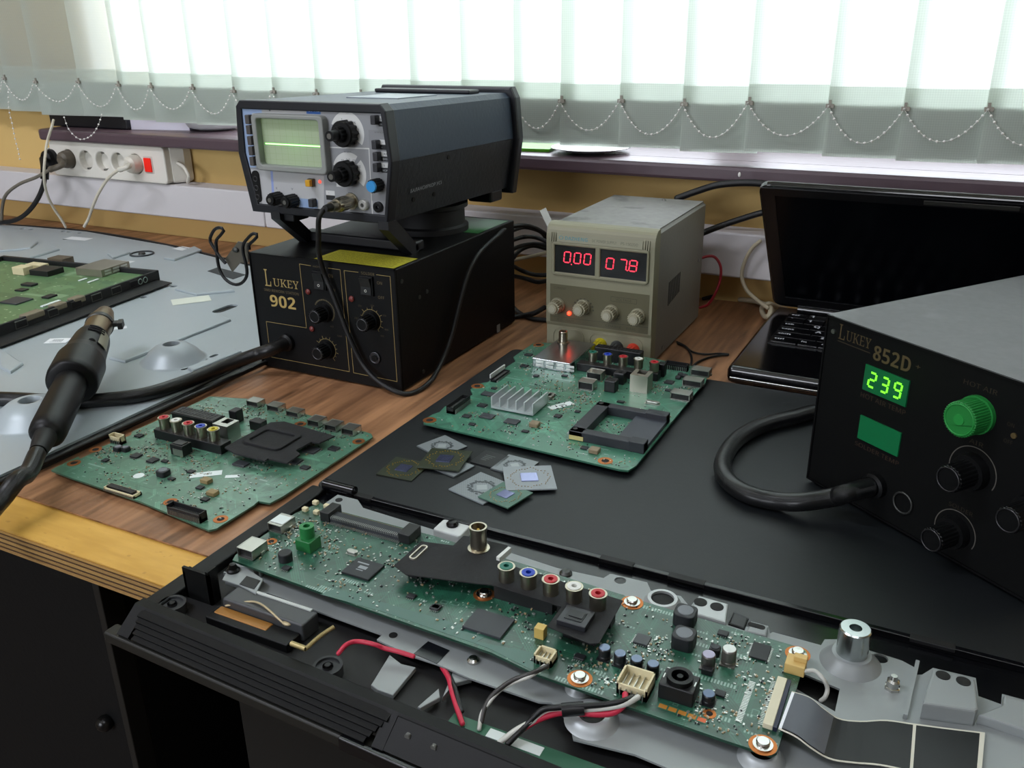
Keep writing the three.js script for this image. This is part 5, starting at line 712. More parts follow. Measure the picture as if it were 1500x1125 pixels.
const coil = (B, x, y, s, hh, top = 0x6f7479) => { const c = put(B, x, y, [plate(roundRect(-s / 2, s / 2, -s / 2, s / 2, s * 0.24), 0, hh, [], 0.0006)], 'inductor', chipBlack); sub(B, x, y, c, [cyl(s * 0.38, s * 0.36, 0.0004, 0, hh, 0, 24)], 'inductor_top', M(top, 0.5)); return c; };
const block = (B, x, y, w, hh, d, name, m, r = 0.0004, label) => put(B, x, y, [cb(w, hh, d, 0, 0, 0, r)], name, m, label);
function header(B, x, y, w, d, hh, m, name = 'connector', n = 10, along = 'x') {                // shrouded connector: walls and a row of pins
  const t = 0.0010, c = put(B, x, y, [cb(w, hh * 0.35, d), cb(w, hh, t, 0, 0, -d / 2 + t / 2), cb(w, hh * 0.8, t, 0, 0, d / 2 - t / 2), cb(t, hh, d, -w / 2 + t / 2), cb(t, hh, d, w / 2 - t / 2)], name, m), g = [];
  const L = along === 'x' ? w : d; for (let i = 0; i < n; i++) { const q = -L / 2 + L * (i + 0.7) / (n + 0.4); g.push(along === 'x' ? cb(0.0004, hh * 0.55, d + 0.002, q, 0.0001, 0) : cb(w + 0.002, hh * 0.55, 0.0004, 0, 0.0001, q)); }
  stuff(sub(B, x, y, c, g, 'pins', solder)); return c;
}
function label(B, x, y, w, d, a = 0, bars = true) { const [p, q] = B.at(x, y); const t = canvasTex(96, 32, (k, W, H) => { k.fillStyle = '#dfe8e6'; k.fillRect(0, 0, W, H); if (bars) { k.fillStyle = '#6e7775'; for (let i = 0; i < 9; i++) k.fillRect(40 + i * 3, 8, 1 + (i % 2), 14); } }); part(B.o, 'paper_label', new THREE.PlaneGeometry(w, d).rotateX(-Math.PI / 2).rotateY(a).translate(p, B.Y + 0.0002, q), M(0xffffff, 0.6, 0, { map: t }), 'white barcode label', true); }
const sheetPoly = (B, pts, y0, y1, bevel = 0, holes = []) => plate(pts.map(([x, y]) => B.at(x, y, y0 - B.Y)), y0, y1, holes, bevel);

// ---------------------------------------------------------------- board lying on the bench
{
  const c = (x, y) => [60 + x / 3, 560 + y / 3];
  const B = makeBoard('circuit_board', 'green circuit board with a black heat plate lying on the wooden bench top', [[45, 386], [60, 376], [165, 326], [172, 336], [232, 308], [262, 286], [395, 232], [400, 217], [640, 110], [742, 62], [905, 72], [1165, 140], [1452, 226], [1458, 240], [1065, 500], [1006, 531], [955, 522], [935, 540], [772, 642], [738, 650], [440, 525], [135, 420]].map((p) => c(...p)), 0.0045, 0.0016, [78, 120, 98], 0, 101);
  for (const [x, z] of [[B.x0 + 0.012, B.z0 + 0.015], [B.x1 - 0.015, B.z0 + 0.015], [B.x0 + 0.015, B.z1 - 0.03], [B.x1 - 0.022, B.z1 - 0.015]]) part(B.o, 'solder_stub', cyl(0.0016, 0.0022, 0.0029, x, -0.0029, z, 10), solder);
  const u = (f, x, y, ...a) => f(B, ...c(x, y), ...a);
  // phono row on a black block, scart, network jack
  { const [xa, za] = B.at(...c(515, 238)), [xb] = B.at(...c(815, 308)); part(B.o, 'jack_block', [bx(xa, xb, B.Y, B.Y + 0.009, za - 0.009, za + 0.004, 0.0006)], connBlack); const n = ['red', 'white', 'red', 'blue', 'yellow']; const L = xb - xa;
    n.forEach((q, i) => { const x = xa + L * (0.1 + i * 0.185), z = za - 0.003; const g = B.o; const save = B.at; B.at = () => [x, z]; rca(B, 0, 0, q, 0.009, 0.0048, 0.0095); B.at = save; }); }
  { const [a, b] = B.at(...c(690, 195)); const s = part(B.o, 'scart_socket', [bx(a - 0.0255, a + 0.0255, B.Y, B.Y + 0.013, b - 0.009, b + 0.006, 0.0008)], connBlack), g = []; for (let i = 0; i < 11; i++) for (const z of [-0.0055, 0.001]) g.push(cb(0.0014, 0.0004, 0.0036, a - 0.02 + i * 0.004, B.Y + 0.0129, b + z)); stuff(part(s, 'contact_slots', g, M(0x2c2e31, 0.5))); part(s, 'socket_rim', [bx(a - 0.0262, a + 0.0262, B.Y + 0.011, B.Y + 0.0122, b - 0.0097, b + 0.0067)], connBlack); }
  { const [a, b] = B.at(...c(818, 250)); const r = part(B.o, 'network_jack', [bx(a - 0.0085, a + 0.0085, B.Y, B.Y + 0.0165, b - 0.009, b - 0.0084), bx(a - 0.0085, a - 0.0079, B.Y, B.Y + 0.0165, b - 0.0084, b + 0.006), bx(a + 0.0079, a + 0.0085, B.Y, B.Y + 0.0165, b - 0.0084, b + 0.006), bx(a - 0.0085, a + 0.0085, B.Y, B.Y + 0.0165, b + 0.006, b + 0.0066), bx(a - 0.0079, a - 0.004, B.Y + 0.0158, B.Y + 0.0165, b - 0.0084, b + 0.006), bx(a + 0.004, a + 0.0079, B.Y + 0.0158, B.Y + 0.0165, b - 0.0084, b + 0.006), bx(a - 0.004, a + 0.004, B.Y + 0.0158, B.Y + 0.0165, b + 0.001, b + 0.006)], tin, 'silver network jack'); part(r, 'jack_core', bx(a - 0.0078, a + 0.0078, B.Y, B.Y + 0.009, b - 0.0083, b + 0.0059), connBlack); }
  { const b1 = u(block, 620, 312, 0.0145, 0.010, 0.011, 'optical_port', connBlack); u(sub, 620, 312, b1, [cb(0.0105, 0.0006, 0.007, 0, 0.010, 0)], 'port_shutter', M(0x24262a, 0.4)); u(sub, 622, 318, b1, [cb(0.011, 0.006, 0.0006, 0, 0.001, 0.0045)], 'front_plate', tin); }
  u(block, 862, 172, 0.009, 0.0125, 0.010, 'audio_jack', connBlack, 0.0008); u(block, 958, 205, 0.014, 0.009, 0.009, 'side_connector', connBlack, 0.0008);
  // heat plate with a raised ring
  { const y0 = 0.0085, S = [[808, 292], [860, 262], [1010, 182], [1070, 178], [1292, 242], [1225, 272], [1190, 268], [1122, 305], [1140, 322], [1082, 362], [1000, 342], [985, 352], [880, 325], [850, 318]].map((p) => c(...p)); const s = part(B.o, 'heat_plate', sheetPoly(B, S, y0, y0 + 0.0016, 0.0003), rubberSheet, 'matt black plastic heat plate');
    const [a, b] = B.at(...c(1018, 258), y0 - B.Y); part(s, 'raised_ring', [moved(plate(roundRect(-0.021, 0.021, -0.0175, 0.0175, 0.006), 0, 0.0022, [roundRect(-0.0165, 0.0165, -0.013, 0.013, 0.004).reverse()], 0.0006), a, y0 + 0.0014, b)], rubberSheet); const [e, f] = B.at(...c(1010, 275)); part(s, 'support_block', bx(e - 0.018, e + 0.018, B.Y, y0, f - 0.014, f + 0.010), connBlack); }
  // metal ports along the rear edge
  for (const [x, y] of [[945, 100], [1035, 120], [1120, 145]]) u(port, x, y, 0.0145, 0.0058, 0.0105, 'z', 'hdmi_port');
  for (const [x, y] of [[1215, 185], [1290, 205], [1365, 222]]) u(port, x, y, 0.0135, 0.0065, 0.0125, 'z', 'usb_port');
  u(header, 340, 265, 0.014, 0.006, 0.008, cream, 'white_connector', 5); u(coil, 342, 300, 0.0075, 0.004); u(coil, 375, 302, 0.0065, 0.004); u(coil, 540, 408, 0.0095, 0.005);
  for (const [x, y, w, d] of [[420, 326, 0.008, 0.008], [492, 346, 0.008, 0.008], [880, 362, 0.013, 0.008], [1190, 302, 0.012, 0.011], [432, 238, 0.0075, 0.006], [545, 350, 0.006, 0.004], [660, 396, 0.006, 0.005], [700, 466, 0.006, 0.005], [722, 518, 0.0065, 0.005], [1162, 378, 0.008, 0.0055], [1288, 294, 0.009, 0.007], [285, 346, 0.005, 0.005], [575, 428, 0.006, 0.004], [1120, 350, 0.010, 0.009]]) u(ic, x, y, w, d, 0.0014, w > 0.0075 ? 'xz' : 'x', w > 0.011 ? chipGrey : chipBlack);
  for (const [x, y] of [[728, 440], [756, 494]]) u(block, x, y, 0.0085, 0.0035, 0.0065, 'brown_capacitor', M(0x8d7a52, 0.5), 0.0006);
  u(header, 360, 484, 0.034, 0.0075, 0.003, cream, 'ribbon_socket', 24); { const [a, b] = B.at(...c(358, 480)); part(B.o, 'ribbon_latch', bx(a - 0.0145, a + 0.0145, B.Y + 0.0008, B.Y + 0.0034, b - 0.0022, b + 0.0026), M(0x17171a, 0.4)); }
  u(header, 645, 590, 0.034, 0.007, 0.008, connBlack, 'signal_connector', 20);
  u(label, 726, 404, 0.0255, 0.0085, 0.68); u(label, 842, 414, 0.012, 0.005, 0.55, false);
  { const [a, b] = B.at(...c(430, 411)); part(B.o, 'white_dot', cyl(0.0045, 0.0045, 0.0003, a, B.Y, b, 20), paperWhite); }
  for (const [x, y] of [[570, 526], [790, 602], [240, 296], [145, 355], [1140, 184], [1396, 260]]) u(pad, x, y, 0.0056);
  scatter(B, 1300, 11, undefined, 44);
}
// ---------------------------------------------------------------- board lying on the television's back cover
{
  const c = (x, y) => [540 + x / 2.885, 470 + y / 2.885];
  const B = makeBoard('circuit_board', 'green circuit board with a card slot lying on the black television cover', [[232, 432], [236, 415], [268, 396], [300, 385], [322, 362], [440, 312], [430, 290], [452, 268], [505, 258], [590, 190], [622, 170], [612, 152], [695, 95], [745, 92], [1050, 130], [1440, 205], [1422, 262], [1385, 300], [1130, 612], [1098, 632], [1060, 628]].map((p) => c(...p)), TVH + 0.0055, 0.0016, [66, 122, 98], 0, 202);
  for (const [x, z] of [[B.x0 + 0.012, B.z1 - 0.02], [B.x1 - 0.03, B.z1 - 0.02], [B.x0 + 0.02, B.z0 + 0.02], [B.x1 - 0.02, B.z0 + 0.02]]) part(B.o, 'solder_stub', cyl(0.0016, 0.0022, 0.0039, x, -0.0039, z, 10), solder);
  const u = (f, x, y, ...a) => f(B, ...c(x, y), ...a);
  // tuner can with aerial socket
  { const q = [[700, 195], [862, 225], [945, 130], [795, 100]].map((p) => B.at(...c(...p))), x0 = (q[0][0] + q[3][0]) / 2 + 0.002, x1 = (q[1][0] + q[2][0]) / 2, z1 = (q[0][1] + q[1][1]) / 2, z0 = (q[2][1] + q[3][1]) / 2 + 0.004, hh = 0.0105;
    const t = part(B.o, 'tuner_can', [bx(x0, x1, B.Y, B.Y + hh, z0, z1, 0.0006)], M(0xb4b8ba, 0.25, 1), 'silver tuner can'); const g = []; for (let i = 0; i < 4; i++) for (const y of [0.002, 0.0058]) part(t, 'side_window', bx(x0 + 0.004 + i * 0.0115, x0 + 0.0125 + i * 0.0115, B.Y + y, B.Y + y + 0.0026, z1 - 0.0003, z1 + 0.0004, 0.0001), M(0xe0e2df, 0.3, 0.6));
    part(t, 'lid_seam', bx(x0 - 0.0004, x1 + 0.0004, B.Y + hh - 0.0012, B.Y + hh - 0.0006, z0 - 0.0004, z1 + 0.0005), tin);
    const [a, b] = B.at(...c(822, 92), 0.0105); part(t, 'aerial_socket', moved([flatLathe([[0.0064, 0], [0.0064, 0.001], [0.0048, 0.0014], [0.0048, 0.0125], [0.0042, 0.0132], [0.0034, 0.0132], [0.0034, 0.008], [0, 0.008]], 26)], a, B.Y + hh, b), nickel); }
  // phono row, scart block
  { const [xa, za] = B.at(...c(885, 205)), [xb] = B.at(...c(1175, 235)); part(B.o, 'jack_block', bx(xa, xb, B.Y, B.Y + 0.0085, za - 0.007, za + 0.004, 0.0006), connBlack); ['green', 'blue', 'red', 'white', 'red'].forEach((q, i) => { const px = [945, 1007, 1072, 1137, 1203][i], py = [202, 212, 222, 232, 246][i]; const [x, z] = B.at(...c(px, py)); const save = B.at; B.at = () => [x, z - 0.001]; rca(B, 0, 0, q, 0.0085, 0.0046, 0.0085); B.at = save; if (i === 4) part(B.o, 'jack_block', bx(x - 0.006, x + 0.006, B.Y, B.Y + 0.0085, z - 0.006, z + 0.006, 0.0006), connBlack); });
    const [a, b] = B.at(...c(1050, 185)); const s = part(B.o, 'scart_socket', [bx(a - 0.027, a + 0.024, B.Y, B.Y + 0.015, b - 0.014, b - 0.003, 0.0008)], connBlack), g = []; for (let i = 0; i < 11; i++) for (const z of [-0.011, -0.0062]) g.push(cb(0.0026, 0.0003, 0.0026, a - 0.0235 + i * 0.0043, B.Y + 0.0149, b + z)); stuff(part(s, 'contact_holes', g, M(0x020203, 0.8))); }
  u(port, 925, 285, 0.0155, 0.0085, 0.012, 'z', 'hdmi_port'); u(port, 960, 245, 0.0155, 0.0085, 0.012, 'z', 'hdmi_port');
  for (const [x, y] of [[1025, 295], [1062, 262]]) { const q = u(block, x, y, 0.0115, 0.012, 0.011, 'optical_port', connBlack, 0.0012); u(sub, x, y, q, [cyl(0.0022, 0.0022, 0.0004, 0, 0.012, 0, 14)], 'port_eye', M(0x030304, 0.7)); }
  { const [a, b] = B.at(...c(1150, 292)); const r = part(B.o, 'network_jack', [bx(a - 0.0088, a - 0.0082, B.Y, B.Y + 0.0175, b - 0.0082, b + 0.0072), bx(a + 0.0082, a + 0.0088, B.Y, B.Y + 0.0175, b - 0.0082, b + 0.0072), bx(a - 0.0088, a + 0.0088, B.Y, B.Y + 0.0175, b + 0.0072, b + 0.0078), bx(a - 0.0088, a + 0.0088, B.Y, B.Y + 0.0175, b - 0.0088, b - 0.0082), bx(a - 0.0082, a - 0.0045, B.Y + 0.0168, B.Y + 0.0175, b - 0.0082, b + 0.0072), bx(a + 0.0045, a + 0.0082, B.Y + 0.0168, B.Y + 0.0175, b - 0.0082, b + 0.0072), bx(a - 0.0045, a + 0.0045, B.Y + 0.0168, B.Y + 0.0175, b + 0.002, b + 0.0072)], M(0xb8b4a6, 0.32, 0.9), 'silver network jack'); part(r, 'jack_core', bx(a - 0.0081, a + 0.0081, B.Y, B.Y + 0.011, b - 0.0081, b + 0.0071), connBlack); }
  u(block, 1238, 232, 0.008, 0.014, 0.009, 'audio_jack', connBlack, 0.0012); u(header, 1302, 205, 0.024, 0.006, 0.0075, connBlack, 'side_connector', 12);
  for (const [x, y] of [[1405, 228], [1372, 272], [1322, 328]]) u(port, x, y, 0.0185, 0.007, 0.0125, 'x', 'usb_port');
  for (const [x, y] of [[1308, 245], [1335, 238], [1318, 232]]) u(coil, x, y, 0.0055, 0.003, 0x2e3033);
  // heat sink: base and fins
  { const [a, b] = B.at(...c(638, 362)), fin = M(0xc8ccce, 0.38, 0.75); const s = part(B.o, 'heat_sink', bx(a - 0.0215, a + 0.0215, B.Y + 0.0012, B.Y + 0.0035, b - 0.0165, b + 0.0165), fin, 'silver finned heat sink'); for (let i = 0; i < 6; i++) part(s, 'fin', bx(a - 0.0215 + i * 0.0084, a - 0.0202 + i * 0.0084, B.Y + 0.0035, B.Y + 0.0125, b - 0.0165, b + 0.0165), fin); part(s, 'chip_below', bx(a - 0.014, a + 0.014, B.Y, B.Y + 0.0012, b - 0.014, b + 0.014), chipBlack); }
  for (const [x, y, w, d] of [[506, 312, 0.013, 0.0085], [502, 406, 0.013, 0.0095], [606, 429, 0.013, 0.0095]]) u(ic, x, y, w, d, 0.0013, '', chipGrey);
  for (const [x, y, w, d] of [[480, 360, 0.0085, 0.007], [415, 405, 0.0075, 0.006], [437, 440, 0.006, 0.004], [658, 193, 0.0085, 0.006], [676, 146, 0.0085, 0.006], [828, 235, 0.006, 0.004], [800, 405, 0.0065, 0.006], [883, 386, 0.005, 0.004], [912, 540, 0.006, 0.005], [662, 470, 0.006, 0.004], [1270, 262, 0.0085, 0.0085], [1265, 296, 0.0055, 0.0045], [708, 235, 0.0055, 0.005], [530, 288, 0.0055, 0.004], [1065, 345, 0.007, 0.004]]) u(ic, x, y, w, d, 0.0013, 'x');
  u(crystal, 765, 322, 0.0048, 0.0115); u(crystal, 1200, 350, 0.0135, 0.0048); for (const [x, y] of [[702, 445], [955, 556]]) u(block, x, y, 0.0085, 0.004, 0.008, 'brown_capacitor', M(0x86765c, 0.5), 0.0008);
  u(label, 813, 358, 0.0255, 0.0085, 1.0); u(header, 380, 368, 0.0085, 0.030, 0.0075, connBlack, 'signal_connector', 14, 'z'); u(header, 556, 238, 0.0065, 0.030, 0.003, connBlack, 'ribbon_socket', 20, 'z'); u(block, 545, 222, 0.0016, 0.0045, 0.032, 'ribbon_latch', M(0xc5c8c6, 0.5), 0.0003);
  // card slot: two rails, a contact bar and a floor plate
  { const q = (x, y) => B.at(...c(x, y)), slot = M(0x26292f, 0.5), hh = 0.0085, [xl, zf] = q(845, 500), [xr] = q(1165, 578), [, zb] = q(960, 372), [x2] = q(1262, 425);
    const x0 = xl, x1 = (xr + x2) / 2; const s = part(B.o, 'card_slot', [bx(x0, x0 + 0.0125, B.Y, B.Y + hh, zb, zf, 0.0005)], slot, 'dark grey card slot frame');
    part(s, 'front_rail', [bx(x0, x1, B.Y, B.Y + hh, zf - 0.0095, zf, 0.0006), bx(x1 - 0.014, x1, B.Y, B.Y + hh + 0.001, zf - 0.0105, zf + 0.0006, 0.0006)], slot); part(s, 'rear_rail', [bx(x0, x1, B.Y, B.Y + hh, zb, zb + 0.009, 0.0006), bx(x1 - 0.020, x1, B.Y, B.Y + hh + 0.001, zb - 0.001, zb + 0.0095, 0.0006)], slot);
    part(s, 'floor_plate', bx(x0 + (x1 - x0) * 0.58, x1, B.Y + 0.001, B.Y + 0.0045, zb + 0.009, zf - 0.0095), M(0x3a3e46, 0.45)); part(s, 'yellow_tag', bx(x0 + 0.0005, x0 + 0.0135, B.Y + 0.0008, B.Y + 0.0045, zf, zf + 0.0006), M(0xc8bb7c, 0.6));
    for (const [x, z] of [[x0 + 0.004, zf - 0.005], [x0 + 0.004, zb + 0.0045]]) part(s, 'rivet', cyl(0.0022, 0.0022, 0.0005, x, B.Y + hh, z, 14), connBlack);
    const g = []; for (let i = 0; i < 24; i++) g.push(bx(x0 - 0.0055, x0, B.Y + 0.0002, B.Y + 0.0012, zb + 0.012 + i * 0.0021, zb + 0.0128 + i * 0.0021)); stuff(part(s, 'contact_pins', g, solder)); }
  for (const [x, y] of [[258, 420], [460, 276], [718, 102], [1000, 592]]) u(pad, x, y, 0.0062);
  scatter(B, 1300, 12, undefined, 44);
}
// ---------------------------------------------------------------- loose chips on the cover
{
  const c = (x, y) => [540 + x / 2.885, 470 + y / 2.885], sub1 = { olive: M(0x2c3322, 0.4), grey: M(0x5c6264, 0.5), silver: M(0x8f979a, 0.45), green: M(0x4d6f60, 0.4), black: M(0x191b1c, 0.45) }, g = 'loose chips on the television cover';
  const ball = canvasTex(256, 256, (k, W, H) => { k.fillStyle = '#8d9496'; k.fillRect(0, 0, W, H); k.fillStyle = '#5f6668'; for (let i = 0; i < 34; i++) for (let j = 0; j < 34; j++) if ((i + j) % 2) k.fillRect(i * 7.5 + 2, j * 7.5 + 2, 3, 3); k.fillStyle = '#474d50'; seed = 5; for (let i = 0; i < 46; i++) { const a = i / 46 * 6.28, r = 55 + rnd(0, 25); k.fillRect(128 + r * Math.cos(a) - 8, 128 + r * Math.sin(a) - 6, 18, 13); } k.fillStyle = '#a6adae'; k.beginPath(); k.moveTo(128, 88); k.lineTo(168, 128); k.lineTo(128, 168); k.lineTo(88, 128); k.fill(); });
  function bga(label, corners, lift, tone, kind, tilt = 0) {
    const q = corners.map(([x, y]) => P(...c(x, y), TVH + lift)), cx = q.reduce((s, v) => s + v.x, 0) / 4, cz = q.reduce((s, v) => s + v.z, 0) / 4, e = q[1].clone().sub(q[0]), e2 = q[2].clone().sub(q[1]), w = (e.length() + q[2].clone().sub(q[3]).length()) / 2, d = (e2.length() + q[3].clone().sub(q[0]).length()) / 2, s = (w + d) / 2, a = Math.atan2(-e.z, e.x);
    const o = thing('bga_chip', label, 'chip', [cx, T + TVH + lift - 0.0012, cz], a, g); o.rotation.z = tilt;
    const top = kind === 'balls' ? part(o, 'substrate', bx(-s / 2, s / 2, 0, 0.0011, -s / 2, s / 2), sub1[tone]) : part(o, 'substrate', bx(-s / 2, s / 2, 0, 0.0012, -s / 2, s / 2, 0.0002), sub1[tone]);
    if (kind === 'balls') part(o, 'ball_grid', new THREE.PlaneGeometry(s * 0.98, s * 0.98).rotateX(-Math.PI / 2).translate(0, 0.00125, 0), M(0xffffff, 0.4, 0.3, { map: ball }), 'grid of solder balls round a clear centre', true);
    if (kind === 'die') { const dd = s * 0.17; part(o, 'die', bx(-dd, dd, 0.0012, 0.0019, -dd, dd, 0.0001), M(tone === 'olive' ? 0x565c78 : 0x9aa0c8, 0.12, 0.6), 'mirror bright die'); const gg = []; seed = Math.round(cx * 1e5); for (let i = 0; i < 40; i++) { const an = i / 40 * 6.28, r = s * (0.30 + 0.08 * rnd()), x = Math.max(-s * 0.44, Math.min(s * 0.44, r * 1.15 * Math.cos(an))), z = Math.max(-s * 0.44, Math.min(s * 0.44, r * 1.15 * Math.sin(an))); gg.push(cb(0.0009, 0.0005, 0.0005, x, 0.0012, z)); } stuff(part(o, 'chip_capacitors', gg, tone === 'olive' ? gold : tanPart)); }
    if (kind === 'plain') { const t = canvasTex(128, 128, (k, W, H) => { k.fillStyle = '#1b1d1e'; k.fillRect(0, 0, W, H); k.fillStyle = '#565c5c'; for (let r = 0; r < 4; r++) k.fillRect(26, 36 + r * 15, 50 - r * 7, 6); }); part(o, 'printed_top', new THREE.PlaneGeometry(s * 0.96, s * 0.96).rotateX(-Math.PI / 2).translate(0, 0.00125, 0), M(0xffffff, 0.4, 0, { map: t }), null, true); }
  }
  bga('olive chip with a small dark die lying at the outer end of the heap', [[45, 640], [205, 671], [246, 622], [100, 562]], 0.0013, 'olive', 'die');
  bga('dark grey chip with its solder balls up leaning behind the olive chips', [[195, 522], [270, 562], [426, 545], [350, 486]], 0.0014, 'grey', 'balls');
  bga('grey chip almost hidden under the olive chip with gold dots', [[275, 630], [352, 662], [440, 603], [365, 572]], 0.0014, 'grey', 'balls');
  bga('olive chip with gold dots and a mirror die on top of two grey chips', [[215, 615], [402, 637], [424, 550], [250, 535]], 0.0036, 'olive', 'die', 0.03);
  bga('plain black printed chip between the olive and the grey chips', [[425, 598], [515, 622], [602, 570], [512, 545]], 0.0014, 'black', 'plain');
  bga('grey chip with gold corner lying under the large silver chip', [[524, 628], [625, 655], [722, 600], [600, 556]], 0.0014, 'grey', 'balls');
  bga('large silver chip with a bright blue mirror die', [[600, 722], [800, 712], [745, 600], [570, 618]], 0.0036, 'silver', 'die', -0.02);
  bga('pale silver chip with its solder balls and star pattern up', [[347, 713], [500, 780], [602, 692], [466, 634]], 0.0014, 'silver', 'balls');
  bga('pale green chip with a pinkish die overlapping the silver chip', [[478, 747], [600, 797], [681, 722], [556, 672]], 0.0034, 'green', 'die', 0.02);
}
// ---------------------------------------------------------------- television lying face down, lower back cover off
const BH = 0.0235;                                                              // top of its main board above the bench
const chassisH = 0.0145;
{
  const X0 = -0.42, X1 = 0.72, o = thing('television', 'large black television lying face down with its main board exposed', 'television', [0, T, 0]);
  const satin = M(0x0f1316, 0.5, 0, { bumpMap: grainFine, bumpScale: 0.00003 }), glossBlack = M(0x090a0d, 0.2), dull = M(0x0b0c0d, 0.5, 0, { specularIntensity: 0.6 }), sheetMetal = M(0x8f9494, 0.4, 0.15), grilleBlack = M(0x050606, 0.5, 0, { specularIntensity: 0.5 }), bossGrey = M(0x2d2f31, 0.55);
  part(o, 'screen_panel', bx(X0 + 0.001, X1, 0.0008, 0.006, -0.834, -0.308, 0.0012), dull);
  part(o, 'back_cover', plate([...roundRect(X0, X1, -0.835, -0.480, 0.008)], 0.006, TVH, [], 0.0016), satin, 'satin dark grey back cover');
  part(o, 'cover_edge', [bx(X0 + 0.018, X1, 0.006, TVH + 0.0012, -0.4825, -0.4785, 0.0006)], glossBlack);
  part(o, 'gloss_band', bx(X0 + 0.004, X1, 0.006, 0.0092, -0.4785, -0.435, 0.001), glossBlack, 'glossy black band');
  part(o, 'side_rail', [bx(X0, X0 + 0.014, 0.006, 0.0135, -0.4785, -0.309, 0.0015)], dull);
  // latch post and cut-outs at the cover edge
  { const a = P(476, 709, 0.016), b = P(517, 722, 0.016); part(o, 'latch_bar', [turned(cyl(0.0042, 0.0042, b.x - a.x, 0, 0, 0, 14), 0, 0, -Math.PI / 2).translate(a.x, 0.016, a.z)], glossBlack); }
  for (const [x, y] of [[545, 713], [905, 822], [995, 870], [1365, 950]]) { const q = P(x, y, TVH); part(o, 'clip_notch', bx(q.x - 0.012, q.x + 0.012, TVH - 0.001, TVH + 0.0016, -0.4835, -0.4775, 0.0004), M(0x050506, 0.6)); }
  // open bay along the lower edge
  part(o, 'bay_floor', bx(X0 + 0.014, X1, 0.006, 0.0072, -0.435, -0.3035), M(0x0a0a0b, 0.6));
  const e = (x, y) => [120 + x / 3.75, 825 + y / 3.75], a3 = (x, y) => [320 + x / 3.75, 700 + y / 3.75], b3 = (x, y) => [560 + x / 3.75, 780 + y / 3.75], c3 = (x, y) => [840 + x / 3.75, 825 + y / 3.75], d3 = (x, y) => [1100 + x / 3.75, 825 + y / 3.75];
  const at = (p, h) => { const q = P(...p, h); return [q.x, q.z]; };
  // lower frame with louvres: ridge, slats and lip; it runs very slightly askew of the bench
  const ridgeZ = -0.3035, ridgeY = 0.0145, lipZ = -0.2885, lipY = 0.0005, gx1 = -0.222;
  const skew = (g) => { [g].flat(9).forEach((q) => q.translate(0.41, 0, 0.311).rotateY(-0.038).translate(-0.41, 0, -0.311)); return g; };
  const sk = (name, g, m, lab) => part(o, name, skew([g].flat(9)), m, lab);
  sk('lower_rail', profile([[-0.3113, 0.004], [-0.3113, 0.0132], [-0.310, ridgeY], [ridgeZ, ridgeY], [ridgeZ + 0.0012, 0.0135], [-0.299, 0.004]], X0, X1), grilleBlack);
  for (let i = 0; i < 5; i++) { const t = (i + 0.5) / 5.4, y = ridgeY - 0.0015 - t * (ridgeY - lipY - 0.002), z = ridgeZ + 0.002 + t * (lipZ - ridgeZ - 0.001); sk('louvre_slat', turned([bx(X0 + 0.008 + i * 0.0012, gx1 - i * 0.002, -0.0008, 0.0008, -0.0024, 0.0026)], 0.3).map((g) => g.translate(0, y, z)), grilleBlack); }
  const endSection = [[ridgeZ, ridgeY], [ridgeZ - 0.002, 0.001], [lipZ - 0.0005, lipY - 0.001], [lipZ + 0.0012, lipY + 0.002]];
  sk('louvre_end', profile(endSection, X0, X0 + 0.010), grilleBlack); sk('louvre_end', profile(endSection, gx1 - 0.003, gx1 + 0.004), grilleBlack);
  sk('lower_bezel', profile([[ridgeZ + 0.0005, ridgeY - 0.001], [ridgeZ - 0.002, 0.001], [lipZ - 0.0008, lipY], [lipZ + 0.0008, lipY + 0.002]], gx1 + 0.004, X1), grilleBlack);
  sk('lower_lip', bx(X0 - 0.012, X1, -0.0075, lipY, lipZ - 0.008, lipZ + 0.0025, 0.0016), M(0x181813, 0.5), 'dull olive black lip');
  sk('lip_clip', bx(-0.245, -0.16, -0.007, 0.0015, lipZ + 0.0005, lipZ + 0.0042, 0.001), glossBlack);
  for (const x of [-0.208, -0.192]) sk('bezel_boss', new THREE.CylinderGeometry(0.0016, 0.0016, 0.002, 12).rotateX(Math.PI / 2).translate(x, 0.009, -0.2965), M(0x5a5a56, 0.4));
  // small things in the bay: screw bosses, post, speaker with amber cone, ribs
  for (const p of [[495, 218], [1350, 560]]) { const [x, z] = at(e(...p), 0.0135); const b = part(o, 'screw_boss', moved([flatLathe([[0.0085, 0], [0.0085, 0.0065], [0.0068, 0.0065], [0.0068, 0.005], [0.003, 0.005], [0.003, 0.0064]], 26)], x, 0.007, z), bossGrey); part(b, 'boss_screw', cyl(0.0022, 0.0018, 0.0012, x, 0.0128, z, 12), M(0x101011, 0.35, 0.5)); }
  { const [x, z] = at(e(640, 205), 0.0075); part(o, 'post', [bx(x - 0.010, x + 0.012, 0.0072, 0.030, z - 0.002, z), bx(x + 0.010, x + 0.012, 0.0072, 0.032, z - 0.008, z), bx(x - 0.010, x - 0.008, 0.0072, 0.027, z - 0.006, z)], grilleBlack); }
